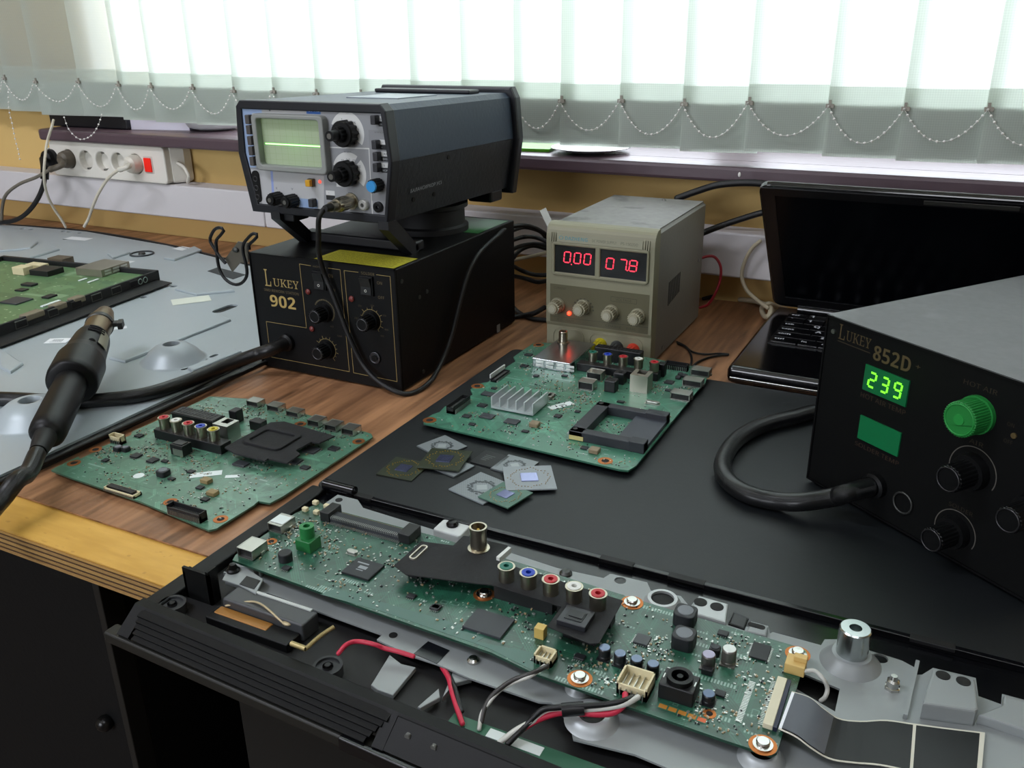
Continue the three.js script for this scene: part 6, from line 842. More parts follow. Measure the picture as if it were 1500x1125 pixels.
  { const [x, z] = at(e(1010, 335), 0.010); const s = part(o, 'speaker_box', [bx(x - 0.033, x + 0.030, 0.0072, 0.0195, z - 0.014, z + 0.001, 0.0014)], M(0x3c3e40, 0.4), 'grey speaker enclosure'); part(s, 'speaker_frame', [bx(x - 0.036, x + 0.028, 0.0072, 0.0135, z + 0.001, z + 0.0135, 0.001)], dull); part(s, 'speaker_magnet', [bx(x - 0.0335, x + 0.008, 0.0118, 0.0142, z + 0.0015, z + 0.0085, 0.0008)], M(0x9a6a2c, 0.4, 0.2), 'amber speaker cone'); part(s, 'terminal_strip', [bx(x - 0.018, x + 0.026, 0.0195, 0.0203, z - 0.0138, z - 0.0118)], M(0xb8bcb8, 0.5)); part(s, 'solder_tail', [tube([[x - 0.03, 0.0150, z + 0.0015], [x - 0.01, 0.0205, z - 0.004], [x + 0.012, 0.0185, z + 0.001], [x + 0.018, 0.0165, z + 0.002]], 0.0007, 20, 6), new THREE.SphereGeometry(0.0024, 12, 8).scale(1.4, 0.5, 0.8).translate(x + 0.018, 0.0172, z + 0.001)], M(0xb5a583, 0.4, 0.4)); }
  { const a = P(...e(1150, 440), 0.02), b = P(...e(1230, 470), 0.02), c = P(...e(1310, 400), 0.022), d = P(...e(1385, 350), 0.024); const L = (v) => V(v.x, v.y - T, v.z); part(o, 'brass_lug', [tube([L(a), L(b)], 0.0016, 6, 8), tube([L(b), L(c), L(d)], 0.0013, 12, 8)], M(0xb0a070, 0.35, 0.6)); }
  const r3 = (x, y) => [560 + x / 4.167, 900 + y / 4.167];
  for (const [pts, h] of [[[[-70, 430], [45, 245], [115, 300], [205, 322], [65, 492], [-30, 460]], 0.0115], [[[215, 562], [345, 450], [352, 505], [230, 572]], 0.0125], [[[365, 512], [430, 350], [545, 392], [440, 420]], 0.0125]]) part(o, 'metal_rib', plate(pts.map((p) => at(r3(...p), h)), h - 0.003, h, [], 0.0005), sheetMetal);
  { const [x, z] = at(b3(560, 1060), 0.008); const [kx0, kz0] = at(r3(440, 600), 0.009), [kx1] = at(r3(1300, 930), 0.009); part(o, 'key_board', bx(kx0, kx1 + 0.05, 0.0072, 0.0088, kz0, -0.3035), M(0x1f5a40, 0.4), 'narrow green key board'); for (const [u, v] of [[0.28, 0.40], [0.46, 0.66]]) part(o, 'key_label', bx(kx0 + (kx1 - kx0) * u, kx0 + (kx1 - kx0) * v, 0.0088, 0.0091, kz0 + 0.0015, kz0 + 0.0075), paperWhite); }
  // chassis sheet under the board
  const back = [a3(560, 160), a3(600, 130), a3(655, 92), a3(765, 120), a3(795, 165), a3(1200, 290), b3(700, 110), b3(960, 195), b3(1215, 250), b3(1250, 228), c3(215, 60), c3(405, 105), c3(425, 150), c3(590, 180), c3(640, 240), c3(690, 180), c3(850, 225), c3(845, 330), c3(965, 350), c3(975, 320), c3(1070, 345), c3(1080, 385), d3(120, 378), d3(385, 450), d3(405, 418), d3(480, 418), d3(620, 470), d3(830, 535), d3(895, 570), d3(900, 612), d3(940, 612), d3(1000, 575), d3(1235, 630), d3(1250, 730), d3(1375, 775), d3(1380, 718), d3(1500, 750), [1560, 1040]];
  const front = [[1640, 1210], [1000, 1165], [985, 1128], [930, 1105], [840, 1083], [835, 1060], b3(930, 935), b3(860, 930), b3(480, 800), b3(300, 722), b3(165, 678), a3(870, 888), a3(900, 860), a3(270, 632), a3(235, 655), a3(200, 635), a3(75, 470)];
  const hole = [d3(235, 585), d3(488, 690), d3(462, 815), d3(250, 690)].map((p) => at(p, chassisH));
  const ringPx = (p, r, rz = r) => { const [x, z] = at(p, chassisH); return ring(x, z, r, 16, rz); };
  const outline = [...back, ...front].map((p) => at(p, chassisH));
  const ch = part(o, 'chassis_sheet', plate(outline, chassisH - 0.0012, chassisH, [hole, ringPx(c3(257, 95), 0.0038), ringPx(d3(710, 522), 0.0042)]), sheetMetal, 'pale grey pressed chassis sheet');
  const raised = (pts, h, hs = []) => plate(pts.map((p) => at(p, h)), chassisH - 0.0008, h, hs, 0.0012);
  const blackHole = M(0x070708, 0.7);
  part(ch, 'raised_pad', raised([d3(945, 770), d3(1000, 580), d3(1232, 635), d3(1250, 800), d3(1235, 810)], chassisH + 0.010), sheetMetal);
  for (const p of [[1055, 617], [1167, 650]]) { const [x, z] = at(d3(...p), chassisH + 0.010); part(ch, 'pad_hole', cyl(0.0036, 0.0036, 0.0006, x, chassisH + 0.0098, z, 18), blackHole); }
  part(ch, 'raised_pad', raised([d3(1250, 830), d3(1385, 775), d3(1390, 722), d3(1560, 770), d3(1560, 930)], chassisH + 0.006), sheetMetal);
  part(ch, 'step_bend', [turned([bx(-0.001, 0.001, chassisH - 0.001, chassisH + 0.0028, -0.048, 0)], 0, -0.06)].flat().map((g) => { const [x, z] = at(d3(845, 855), chassisH); return g.translate(x, 0, z); }), sheetMetal);
  part(ch, 'raised_pad', raised([c3(640, 270), c3(690, 178), c3(852, 222), c3(838, 325)], chassisH + 0.0065), M(0xb9bdbd, 0.4, 0.3));
  for (const p of [[698, 215], [788, 240]]) { const [x, z] = at(c3(...p), chassisH + 0.0065); part(ch, 'pad_hole', cyl(0.0040, 0.0040, 0.0006, x, chassisH + 0.0063, z, 18), blackHole); }
  { const [x, z] = at(c3(490, 190), chassisH + 0.003); part(ch, 'ring_boss', moved([flatLathe([[0.0115, -0.003], [0.0092, 0], [0.0072, 0], [0.0072, -0.002]], 28)], x, chassisH + 0.003, z), M(0xb9bdbd, 0.4, 0.3)); part(ch, 'pad_hole', cyl(0.0072, 0.0072, 0.0005, x, chassisH + 0.0008, z, 22), blackHole); }
  part(ch, 'raised_pad', raised([c3(945, 375), c3(972, 322), c3(1072, 348), c3(1062, 400)], chassisH + 0.0035), sheetMetal); { const [x, z] = at(c3(1006, 345), chassisH + 0.0035); part(ch, 'pad_hole', moved(plate(roundRect(-0.005, 0.005, -0.002, 0.002, 0.0019), 0, 0.0006), x, chassisH + 0.0032, z), blackHole); }
  part(ch, 'dark_window', raised([c3(850, 330), c3(880, 265), c3(965, 300), c3(940, 360)], chassisH + 0.0012), M(0x1b1c1e, 0.4));
  { const [x, z] = at(d3(545, 545), chassisH); const b = part(ch, 'boss_cone', moved([lathe([[0.0165, 0], [0.0158, 0.0008], [0.0118, 0.0052], [0.0105, 0.0062], [0.0105, 0.007], [0, 0.007]].reverse(), 34)], x, chassisH, z), sheetMetal); part(b, 'threaded_post', moved([flatLathe([[0.0085, 0.0065], [0.0085, 0.0228], [0.0078, 0.0235], [0.0034, 0.0235], [0.0034, 0.016], [0, 0.016]], 30)], x, chassisH, z), M(0xb9c0c0, 0.22, 1)); }
  { const [x, z] = at(d3(775, 688), chassisH); const s = part(ch, 'hex_standoff', moved([flatLathe([[0.0042, 0], [0.0042, 0.0015], [0.0036, 0.0018], [0.0036, 0.0052], [0.0024, 0.0062], [0.0018, 0.0085], [0, 0.0085]], 6)], x, chassisH, z), chrome); }
  for (const p of [b3(500, 708), a3(1395, 1012)].slice(0, 1)) { const [x, z] = at(p, chassisH); part(ch, 'screw', moved([flatLathe([[0.0036, 0], [0.0036, 0.0014], [0.0024, 0.0026], [0, 0.0028]], 18)], x, chassisH, z), chrome); }
  { const [x, z] = at(b3(60, 565), chassisH); part(ch, 'pad_hole', cyl(0.0026, 0.0026, 0.0003, x, chassisH, z, 16), blackHole); }
  { const pts = [b3(172, 668), b3(252, 600), b3(370, 650), b3(300, 722)]; part(ch, 'black_tape', plate(pts.map((p) => at(p, chassisH)), chassisH, chassisH + 0.0004), M(0x15171b, 0.25), 'black shiny tape'); }
  for (const [p, r] of [[b3(1150, 1030), 0.0125], [b3(1075, 860), 0.0062], [c3(1030, 1070), 0.010]]) { const [x, z] = at(p, chassisH); const d = part(ch, 'round_emboss', moved([lathe([[r * 1.15, 0], [r, 0.0015], [r * 0.86, 0.0042], [r * 0.6, 0.0048], [r * 0.55, 0.0042], [r * 0.55, 0.0015]].reverse(), 30)], x, chassisH, z), M(0xa9aeb0, 0.4, 0.3)); part(d, 'emboss_hole', cyl(r * 0.55, r * 0.55, 0.0004, x, chassisH + 0.0014, z, 20), blackHole); }
  // left end clips of the chassis
  { const [x, z] = at(a3(165, 555), 0.021); const k = part(ch, 'end_clip', [plate([a3(20, 560), a3(60, 485), a3(150, 490), a3(245, 555), a3(205, 635), a3(110, 585)].map((p) => at(p, 0.0205)), 0.0193, 0.0205, [], 0.0003)], sheetMetal); part(k, 'clip_window', plate([a3(115, 585), a3(155, 540), a3(230, 565), a3(195, 612)].map((p) => at(p, 0.0206)), 0.0205, 0.0209), M(0x1c1d1d, 0.5)); const [sx, sz] = at(a3(82, 510), 0.0206); part(k, 'black_screw', moved([flatLathe([[0.0044, 0], [0.0044, 0.0012], [0.0032, 0.0022], [0.002, 0.0052], [0, 0.0054]], 18)], sx, 0.0205, sz), M(0x121213, 0.3, 0.5)); part(k, 'clip_leg', bx(sx - 0.006, sx + 0.02, chassisH - 0.004, 0.0195, sz + 0.002, sz + 0.003), sheetMetal); }
  { const [x, z] = at(a3(662, 122), chassisH); part(ch, 'pad_hole', cyl(0.0028, 0.0028, 0.0004, x, chassisH, z, 16), blackHole); }
  { const [x, z] = at(a3(1278, 295), chassisH + 0.004); const k = part(ch, 'white_bracket', [moved(plate(roundRect(-0.0105, 0.0115, -0.008, 0.0075, 0.002), 0, 0.0075, [], 0.001), x, chassisH, z)], M(0xc9cdcb, 0.5), 'white plastic bracket'); part(k, 'black_screw', moved([flatLathe([[0.0044, 0], [0.0044, 0.0014], [0.003, 0.003], [0, 0.0034]], 18)], x - 0.0005, chassisH + 0.0075, z - 0.003), M(0x0e0e0f, 0.25, 0.5)); }
  { const [x, z] = at(b3(1008, 228), chassisH); part(ch, 'screw', moved([flatLathe([[0.0042, 0], [0.0042, 0.0012], [0.0026, 0.0026], [0, 0.0028]], 18)], x, chassisH, z), darkSteel); }
}
// ---------------------------------------------------------------- the television's main board
{
  const a = (x, y) => [320 + x / 3.75, 700 + y / 3.75], b = (x, y) => [560 + x / 3.75, 780 + y / 3.75], c = (x, y) => [840 + x / 3.75, 825 + y / 3.75];
  const B = makeBoard('circuit_board', 'long green main board with phono jacks screwed to the television chassis', [a(78, 452), a(92, 425), a(420, 195), a(560, 135), a(600, 165), a(1190, 320), b(700, 150), b(1330, 345), c(250, 170), c(560, 262), c(1270, 470), c(1285, 490), c(1240, 640), c(1118, 1040), c(1085, 1055), c(840, 975), b(1290, 935), b(840, 775), a(1500, 960), a(800, 715)], BH, 0.0016, [33, 78, 60], 0, 303);
  const ua = (f, x, y, ...q) => f(B, ...a(x, y), ...q), ub = (f, x, y, ...q) => f(B, ...b(x, y), ...q), uc = (f, x, y, ...q) => f(B, ...c(x, y), ...q);
  for (const [x, z] of [[B.x0 + 0.02, B.z1 - 0.02], [0, B.z1 - 0.03], [B.x1 - 0.012, B.z1 - 0.012], [0, B.z0 + 0.03], [B.x1 - 0.012, B.z0 + 0.03]]) part(B.o, 'standoff', cyl(0.003, 0.003, BH - 0.0016 - chassisH, x, -(BH - 0.0016 - chassisH), z, 12), solder);
  // darker bare strip along the front edge
  part(B.o, 'bare_strip', plate([a(640, 610), a(1500, 855), b(520, 600), b(830, 660), b(830, 760), a(1480, 935), a(900, 735), a(560, 640)].map((p) => B.at(...p)), B.Y, B.Y + 0.00012), M(0x28584a, 0.4, 0, { clearcoat: 0.5, clearcoatRoughness: 0.25 }));
  ua(port, 190, 415, 0.013, 0.0072, 0.0145, 'z', 'usb_port'); ua(port, 350, 275, 0.012, 0.0065, 0.0145, 'z', 'hdmi_port'); { const q = ua(put, 350, 275, [cb(0.011, 0.0003, 0.010, 0, 0.0067, 0)], 'port_sticker', paperWhite); }
  { const j = ua(put, 497, 385, [cb(0.0125, 0.0085, 0.012, 0, 0, 0, 0.0008)], 'audio_jack', M(0x1f6b36, 0.4), 'green audio jack'); ua(sub, 497, 380, j, [flatLathe([[0.0049, 0.0085], [0.0049, 0.0165], [0.0023, 0.0165], [0.0023, 0.010], [0, 0.010]], 26)], 'jack_barrel', M(0x24783e, 0.4)); }
  { const q = ua(put, 370, 452, [flatLathe([[0.0046, 0], [0.0046, 0.0055], [0.0042, 0.0061], [0, 0.0062]], 24)], 'inductor', chipBlack); }
  for (const [x, y, w, d] of [[375, 500, 0.0055, 0.004], [1060, 655, 0.0055, 0.004], [1200, 715, 0.0055, 0.0045]]) ua(ic, x, y, w, d, 0.0013, 'z');
  ua(crystal, 737, 417, 0.0082, 0.004); { const [x, z] = B.at(...a(795, 507)); const t = canvasTex(160, 120, (k, W, H) => { k.fillStyle = '#1f2226'; k.fillRect(0, 0, W, H); k.fillStyle = '#8f9598'; k.fillRect(22, 24, 70, 9); k.fillRect(52, 46, 50, 22); k.fillRect(52, 76, 42, 6); }); const q = part(B.o, 'processor_chip', bx(x - 0.0105, x + 0.0105, B.Y, B.Y + 0.0016, z - 0.0092, z + 0.0092, 0.0002), chipBlack); part(q, 'chip_print', new THREE.PlaneGeometry(0.020, 0.0175).rotateX(-Math.PI / 2).translate(x, B.Y + 0.0017, z), M(0xffffff, 0.45, 0, { map: t }), null, true); }
  // long panel connector: black end blocks, dark body and gold pins
  { const [x0, z0] = B.at(...a(640, 232)), [x1, z1] = B.at(...a(1010, 340)), zc0 = (z0 + z1) / 2, k = part(B.o, 'panel_connector', [bx(x0 - 0.002, x1 + 0.002, B.Y, B.Y + 0.0045, zc0 - 0.0055, zc0 + 0.0035, 0.0004)], M(0x22252b, 0.45)); part(k, 'end_block', bx(x0 - 0.009, x0 - 0.001, B.Y, B.Y + 0.0075, zc0 - 0.0105, zc0 + 0.0045, 0.0006), connBlack); part(k, 'end_block', bx(x1 - 0.001, x1 + 0.0085, B.Y, B.Y + 0.0075, zc0 - 0.0105, zc0 + 0.0045, 0.0006), connBlack); const g = [], g2 = []; for (let i = 0; i < 41; i++) { const x = x0 + (x1 - x0) * i / 40; g.push(bx(x - 0.0004, x + 0.0004, B.Y + 0.0002, B.Y + 0.0008, zc0 + 0.0035, zc0 + 0.006)); g2.push(bx(x - 0.0004, x + 0.0004, B.Y + 0.0010, B.Y + 0.0016, zc0 - 0.0095, zc0 - 0.0055)); } stuff(part(k, 'front_pins', g, solder)); stuff(part(k, 'rear_pins', g2, gold)); const r = []; for (let i = 0; i < 41; i++) { const x = x0 + (x1 - x0) * i / 40; r.push(bx(x - 0.0003, x + 0.0003, B.Y + 0.0030, B.Y + 0.0047, zc0 + 0.0005, zc0 + 0.0037)); } stuff(part(k, 'contact_row', r, M(0x8d8f8c, 0.4, 0.6))); }
  for (const [x, y] of [[478, 182], [535, 145], [540, 198], [596, 165]]) ua(block, x, y, 0.0042, 0.003, 0.0034, 'cream_terminal', cream, 0.0005);
  // black insulating sheet over the jacks
  const sy = B.Y + 0.0095;
  { const S = [b(65, 185), b(215, 52), b(390, 75), b(445, 22), b(480, 25), b(690, 75), b(640, 160), b(690, 180), b(1322, 378), b(1255, 500), b(1190, 612), b(1140, 615), b(905, 520), b(985, 412), b(600, 292), b(520, 285), b(400, 270), b(130, 235)];
    const s = part(B.o, 'insulating_sheet', sheetPoly(B, S, sy, sy + 0.0006), rubberSheet, 'matt black insulating sheet');
    const h = (f, x, y) => { const [p, q] = B.at(...b(x, y), sy - B.Y); return f(p, q); };
    part(s, 'hdmi_opening', h((x, z) => { const o1 = roundRect(-0.0025, 0.0025, -0.0085, 0.0085, 0.002), o2 = roundRect(-0.0017, 0.0017, -0.0077, 0.0077, 0.0014); return [moved(plate(o1, 0, 0.0012, [o2.slice().reverse()]), x, sy + 0.0006, z)]; }, 200, 118), M(0xd0c8b8, 0.35, 0.7)); part(s, 'hdmi_core', h((x, z) => [bx(x - 0.0017, x + 0.0017, sy + 0.0006, sy + 0.0009, z - 0.0076, z + 0.0076)], 200, 118), connBlack);
    { const [x, z] = B.at(...b(530, 92), sy - B.Y); const k = part(B.o, 'aerial_socket', moved([flatLathe([[0.0072, 0], [0.0072, 0.0008], [0.0054, 0.001], [0.0054, 0.0135], [0.0058, 0.0138], [0.0058, 0.0165], [0.0046, 0.0165], [0.0046, 0.009], [0, 0.009]], 28)], x, sy + 0.0005, z), nickel); part(k, 'centre_pin', cyl(0.0013, 0.001, 0.006, x, sy + 0.009, z, 12), gold); }
    ['green', 'blue', 'red', 'white', 'red'].forEach((q, i) => { const [px, py] = [[683, 262], [803, 298], [925, 335], [1053, 375], [1183, 415]][i]; const [x, z] = B.at(...b(px, py), sy - B.Y), save = B.at; B.at = () => [x, z]; rca(B, 0, 0, q, sy - B.Y + 0.0005, 0.0048, 0.0085); B.at = save; });
    { const [x, z] = B.at(...b(1062, 492), sy - B.Y); const k = part(B.o, 'optical_port', bx(x - 0.0088, x + 0.0088, sy + 0.0006, sy + 0.0042, z - 0.008, z + 0.0075, 0.0006), M(0x23252a, 0.4)); part(k, 'port_shutter', [bx(x - 0.0052, x + 0.0052, sy + 0.0042, sy + 0.0046, z - 0.0045, z + 0.0045), bx(x - 0.0035, x + 0.0045, sy + 0.0046, sy + 0.005, z - 0.003, z + 0.002)], connBlack); }
    part(s, 'white_tab', h((x, z) => [turned(bx(-0.0012, 0.0012, -0.002, 0.002, -0.007, 0.007), 0, -0.1).translate(x, sy + 0.001, z)], 668, 130), M(0xd6d8d2, 0.4));
    const blk = (x0, y0, x1, y1, dz) => { const p = B.at(...b(x0, y0)), q = B.at(...b(x1, y1)); return bx(p[0], q[0], B.Y, sy, Math.min(p[1], q[1]) - dz, Math.max(p[1], q[1])); };
    part(B.o, 'jack_housing', [blk(615, 360, 935, 450, 0.008)], connBlack); part(B.o, 'jack_housing', [blk(960, 445, 1260, 520, 0.006)], connBlack); part(B.o, 'hdmi_body', [blk(140, 240, 190, 255, 0.012)], connBlack); { const p = B.at(...b(1080, 600)); part(B.o, 'optical_body', bx(p[0] - 0.010, p[0] + 0.010, B.Y, sy, p[1] - 0.016, p[1]), connBlack); } }
  { const [x, z] = B.at(...b(585, 508)); const k = part(B.o, 'processor_chip', bx(x - 0.0125, x + 0.0125, B.Y, B.Y + 0.0018, z - 0.0095, z + 0.0095, 0.0003), chipGrey); }
  { const k = ub(put, 870, 572, [cb(0.006, 0.0072, 0.0055, 0, 0, 0, 0.0004)], 'cream_terminal', M(0xc9ab5c, 0.5)); }
  ub(header, 898, 705, 0.0105, 0.0085, 0.0062, cream, 'wire_connector', 4); ub(header, 1392, 862, 0.0165, 0.014, 0.0085, cream, 'wire_connector', 5);
  for (const [x, y] of [[1220, 690], [1305, 722], [1395, 752], [1485, 780]]) ub(can, x, y, 0.0034, 0.0072, M(0x6f7e96, 0.3, 0.3), M(0x17181b, 0.4));
  for (const [x, y, w, d] of [[1085, 690, 0.006, 0.0045], [290, 418, 0.0055, 0.0045]]) ub(ic, x, y, w, d, 0.0013, 'z');
  uc(ic, 378, 428, 0.0085, 0.0085, 0.0014, 'xz', M(0x3a3d40, 0.45)); uc(ic, 1025, 492, 0.010, 0.0135, 0.0012, 'x', chipBlack); uc(ic, 822, 392, 0.006, 0.0045, 0.0013, 'z'); uc(ic, 805, 722, 0.0055, 0.0045, 0.0013, 'x');
  uc(coil, 612, 325, 0.0125, 0.0085); uc(coil, 605, 450, 0.0125, 0.0085); uc(coil, 775, 500, 0.006, 0.005, 0x2c2f33);
  uc(can, 738, 570, 0.0038, 0.0085, M(0x9a94a8, 0.3, 0.5), M(0x6c6a66, 0.35, 0.6)); uc(can, 850, 548, 0.0040, 0.0095, M(0xbfc0bc, 0.3, 0.6), M(0x77756f, 0.35, 0.6)); uc(can, 740, 765, 0.0034, 0.0058, M(0x5f6f88, 0.3, 0.3), M(0x17181b, 0.4)); uc(block, 735, 605, 0.006, 0.0035, 0.004, 'diode', chipBlack);
  // power jack
  { const q = uc(put, 578, 722, [cb(0.0185, 0.0095, 0.014, 0, 0, 0, 0.0008)], 'power_jack', connBlack); uc(sub, 578, 722, q, [flatLathe([[0.0068, 0.0095], [0.0068, 0.0125], [0.0045, 0.0125], [0.0045, 0.0095], [0.0016, 0.0095], [0.0016, 0.0122], [0, 0.0122]], 28)], 'jack_mouth', blackPlastic); for (const s of [-1, 1]) uc(sub, 578, 722, q, [cb(0.0006, 0.0003, 0.0035, s * 0.0082, 0.0095, 0)], 'contact_strip', solder); }
  { const q = uc(put, 1218, 585, [cb(0.0105, 0.0062, 0.010, 0, 0, 0, 0.0005), cb(0.007, 0.003, 0.004, 0.002, 0.0062, -0.001, 0.0005)], 'wire_connector', M(0xd0b06c, 0.5), 'amber wire connector'); }
  { const p0 = B.at(...c(1160, 655)), p1 = B.at(...c(1072, 915)), x = (p0[0] + p1[0]) / 2, z0 = p0[1], z1 = p1[1]; const k = part(B.o, 'ribbon_socket', bx(x - 0.0035, x + 0.0015, B.Y, B.Y + 0.0032, z0, z1, 0.0004), M(0xd6cfb4, 0.5), 'cream ribbon socket'); part(k, 'socket_latch', bx(x + 0.0015, x + 0.0035, B.Y, B.Y + 0.0026, z0, z1), M(0x20233a, 0.5)); const g = []; for (let i = 0; i < 30; i++) g.push(bx(x - 0.006, x - 0.0035, B.Y, B.Y + 0.0004, z0 + 0.002 + (z1 - z0 - 0.004) * i / 29, z0 + 0.0024 + (z1 - z0 - 0.004) * i / 29)); stuff(part(k, 'pins', g, solder)); }
  { const p0 = B.at(...c(985, 655)), p1 = B.at(...c(902, 870)), g = []; for (let i = 0; i < 28; i++) g.push(bx((p0[0] + p1[0]) / 2 - 0.0016, (p0[0] + p1[0]) / 2 + 0.0016, B.Y, B.Y + 0.00025, p0[1] + (p1[1] - p0[1]) * i / 27 - 0.0003, p0[1] + (p1[1] - p0[1]) * i / 27 + 0.0003)); stuff(part(B.o, 'bare_pads', g, solder)); }
  // orange silk block and marks
  { const p = B.at(...c(598, 825)); const t = canvasTex(256, 48, (k, W, H) => { k.fillStyle = '#2c624c'; k.fillRect(0, 0, W, H); k.fillStyle = '#b57a2c'; for (let i = 0; i < 5; i++) k.fillRect(6 + i * 50, 8, 42, 32); k.fillStyle = '#d06030'; k.fillRect(206, 8, 42, 32); }); part(B.o, 'gold_marks', new THREE.PlaneGeometry(0.026, 0.0045).rotateX(-Math.PI / 2).rotateY(-0.03).translate(p[0], B.Y + 0.00025, p[1]), M(0xffffff, 0.45, 0, { map: t }), 'gold test marks', true); }
  for (const [f, x, y] of [[b, 560, 342], [c, 322, 218], [c, 35, 635], [c, 1040, 1000], [c, 1232, 500]]) pad(B, ...f(x, y), 0.0068, 1);
  pad(B, ...a(290, 350), 0.004); pad(B, ...c(747, 828), 0.0034);
  scatter(B, 1700, 13, undefined, 70);
}
// ---------------------------------------------------------------- ribbon cable and wires of the main board
{
  const d = (x, y) => [1100 + x / 3.75, 825 + y / 3.75], b = (x, y) => [560 + x / 3.75, 780 + y / 3.75], e = (x, y) => [120 + x / 3.75, 825 + y / 3.75];
  const o = thing('ribbon_cable', 'flat black ribbon cable with white edges plugged into the main board', 'cable', [0, 0, 0]);
  const top = [[225, 705, BH + 0.002], [330, 742, BH + 0.003], [400, 800, BH + 0.001], [480, 852, 0.0205], [600, 868, 0.0185], [740, 862, 0.0175], [888, 882, 0.017], [1060, 905, 0.0168], [1285, 932, 0.0166]], bot = [[150, 912, BH + 0.002], [250, 960, BH + 0.003], [330, 1020, BH + 0.001], [430, 1078, 0.0205], [560, 1100, 0.0185], [700, 1112, 0.0175], [868, 1145, 0.017], [1040, 1170, 0.0168], [1262, 1200, 0.0166]];
  const A = top.map(([x, y, h]) => P(...d(x, y), h)), Bq = bot.map(([x, y, h]) => P(...d(x, y), h)), ca = new THREE.CatmullRomCurve3(A), cbv = new THREE.CatmullRomCurve3(Bq);
  const strip = (u0, u1, v0, v1, lift, th = 0.0003) => { const n = 30, pos = [], idx = []; for (let i = 0; i <= n; i++) { const u = u0 + (u1 - u0) * i / n, p = ca.getPoint(u), q = cbv.getPoint(u); for (const [v, dy] of [[v0, th], [v1, th], [v1, 0], [v0, 0]]) { const s = p.clone().lerp(q, v); pos.push(s.x, s.y + lift + dy, s.z); } if (i < n) for (let k = 0; k < 4; k++) { const a = i * 4 + k, c = i * 4 + (k + 1) % 4; idx.push(a, c, a + 4, c, c + 4, a + 4); } } const g = new THREE.BufferGeometry(); g.setAttribute('position', new THREE.Float32BufferAttribute(pos, 3)); g.setIndex(idx); g.setAttribute('uv', new THREE.Float32BufferAttribute(new Float32Array(pos.length / 3 * 2), 2)); const q = g.toNonIndexed(); q.computeVertexNormals(); return q; };
  part(o, 'ribbon', strip(0, 1, 0.03, 0.97, 0), M(0x0a0b0e, 0.3, 0, { specularIntensity: 0.6 }), 'glossy dark ribbon');
  const we = M(0xd0cdbe, 0.5); part(o, 'white_edge', strip(0, 1, 0, 0.03, 0), we); part(o, 'white_edge', strip(0, 1, 0.97, 1, 0), we); part(o, 'white_edge', strip(0.752, 0.765, 0.03, 0.97, 0.0003, 0.0002), we); part(o, 'white_edge', strip(0.985, 1, 0.03, 0.97, 0.0003, 0.0002), we); part(o, 'white_edge', strip(0, 0.02, 0.03, 0.97, 0.0003, 0.0002), M(0xe8ecf0, 0.4));
  part(o, 'clear_film', strip(0.02, 0.34, 0.04, 0.96, 0.0007, 0.0002), M(0x4c4f57, 0.3, 0, { specularIntensity: 0.7 }), 'grey translucent stiffener');
  const W = (label, pts, r, m, g) => solo('wire', label, 'wire', cable(pts, r, 40, 7), m, [0, 0, 0], 0, g);
  const red = M(0xc02a44, 0.4), white = M(0xc9c9c2, 0.45), grey = M(0x3a3836, 0.45), blk = M(0x111113, 0.4);
  const q = (x, y, h) => P(...b(x, y), h), s = BH + 0.005;
  W('grey wire from the small cream connector down into the bay', [q(905, 735, s), q(830, 770, s + 0.001), q(720, 810, 0.026), q(650, 855, 0.023), q(600, 900, 0.019), q(565, 960, 0.015), q(545, 1040, 0.011)], 0.0013, grey); W('white wire from the small cream connector down into the bay', [q(890, 735, s), q(820, 785, s), q(720, 825, 0.0245), q(645, 868, 0.021), q(590, 930, 0.017), q(550, 990, 0.013), q(532, 1080, 0.0095)], 0.0012, white);
  W('white wire of the three core lead from the large cream connector', [q(1405, 905, s), q(1340, 940, s), q(1240, 962, 0.026), q(1110, 972, 0.024), q(980, 970, 0.023), q(900, 985, 0.021), q(820, 1040, 0.018), q(730, 1090, 0.015), q(640, 1160, 0.012)], 0.0016, white);
  W('red wire of the three core lead from the large cream connector', [q(1335, 890, s), q(1330, 940, s - 0.001), q(1280, 985, 0.024), q(1200, 998, 0.0225), q(1100, 992, 0.022), q(980, 990, 0.0215), q(880, 1018, 0.019), q(790, 1065, 0.016), q(690, 1140, 0.012)], 0.0017, red);
  W('black wire of the three core lead from the large cream connector', [q(1375, 905, s), q(1330, 925, s + 0.001), q(1220, 945, 0.0275), q(1080, 955, 0.0265), q(960, 962, 0.025), q(880, 975, 0.0235), q(800, 1050, 0.0175), q(740, 1110, 0.0145), q(690, 1160, 0.012)], 0.0016, blk);
  { const t0 = q(1108, 966, 0.0245), t1 = q(985, 976, 0.0235); solo('sleeve', 'black sleeve binding the three core lead', 'sleeve', [tube([t0, t0.clone().lerp(t1, 0.5), t1], 0.0036, 10, 12)], blk); }
  W('red wire lying across the open bay beside the round boss', [P(...e(1410, 495), 0.0195), P(...e(1450, 450), 0.022), P(...e(1500, 430), 0.022), P(...e(1620, 450), 0.021), q(0, 632, 0.019), q(90, 655, 0.018), q(170, 680, 0.0168)], 0.0014, red);
  W('red wire twisted with a black one dropping into the bay', [q(330, 740, 0.0115), q(365, 800, 0.0135), q(385, 880, 0.0135), q(410, 960, 0.012), q(440, 1050, 0.010)], 0.0015, red); W('black wire twisted with the red one dropping into the bay', [q(345, 735, 0.0115), q(370, 790, 0.0125), q(400, 860, 0.0145), q(420, 930, 0.013), q(438, 980, 0.0115)], 0.0014, blk);
  { const w = (x, y, h) => P(...d(x, y), h); W('grey and white wire curling from the amber connector', [w(300, 592, BH + 0.004), w(350, 592, BH + 0.004), w(400, 640, BH + 0.001), w(420, 690, 0.0195), w(408, 735, 0.0165), w(385, 755, 0.0135)], 0.0012, white); }
}
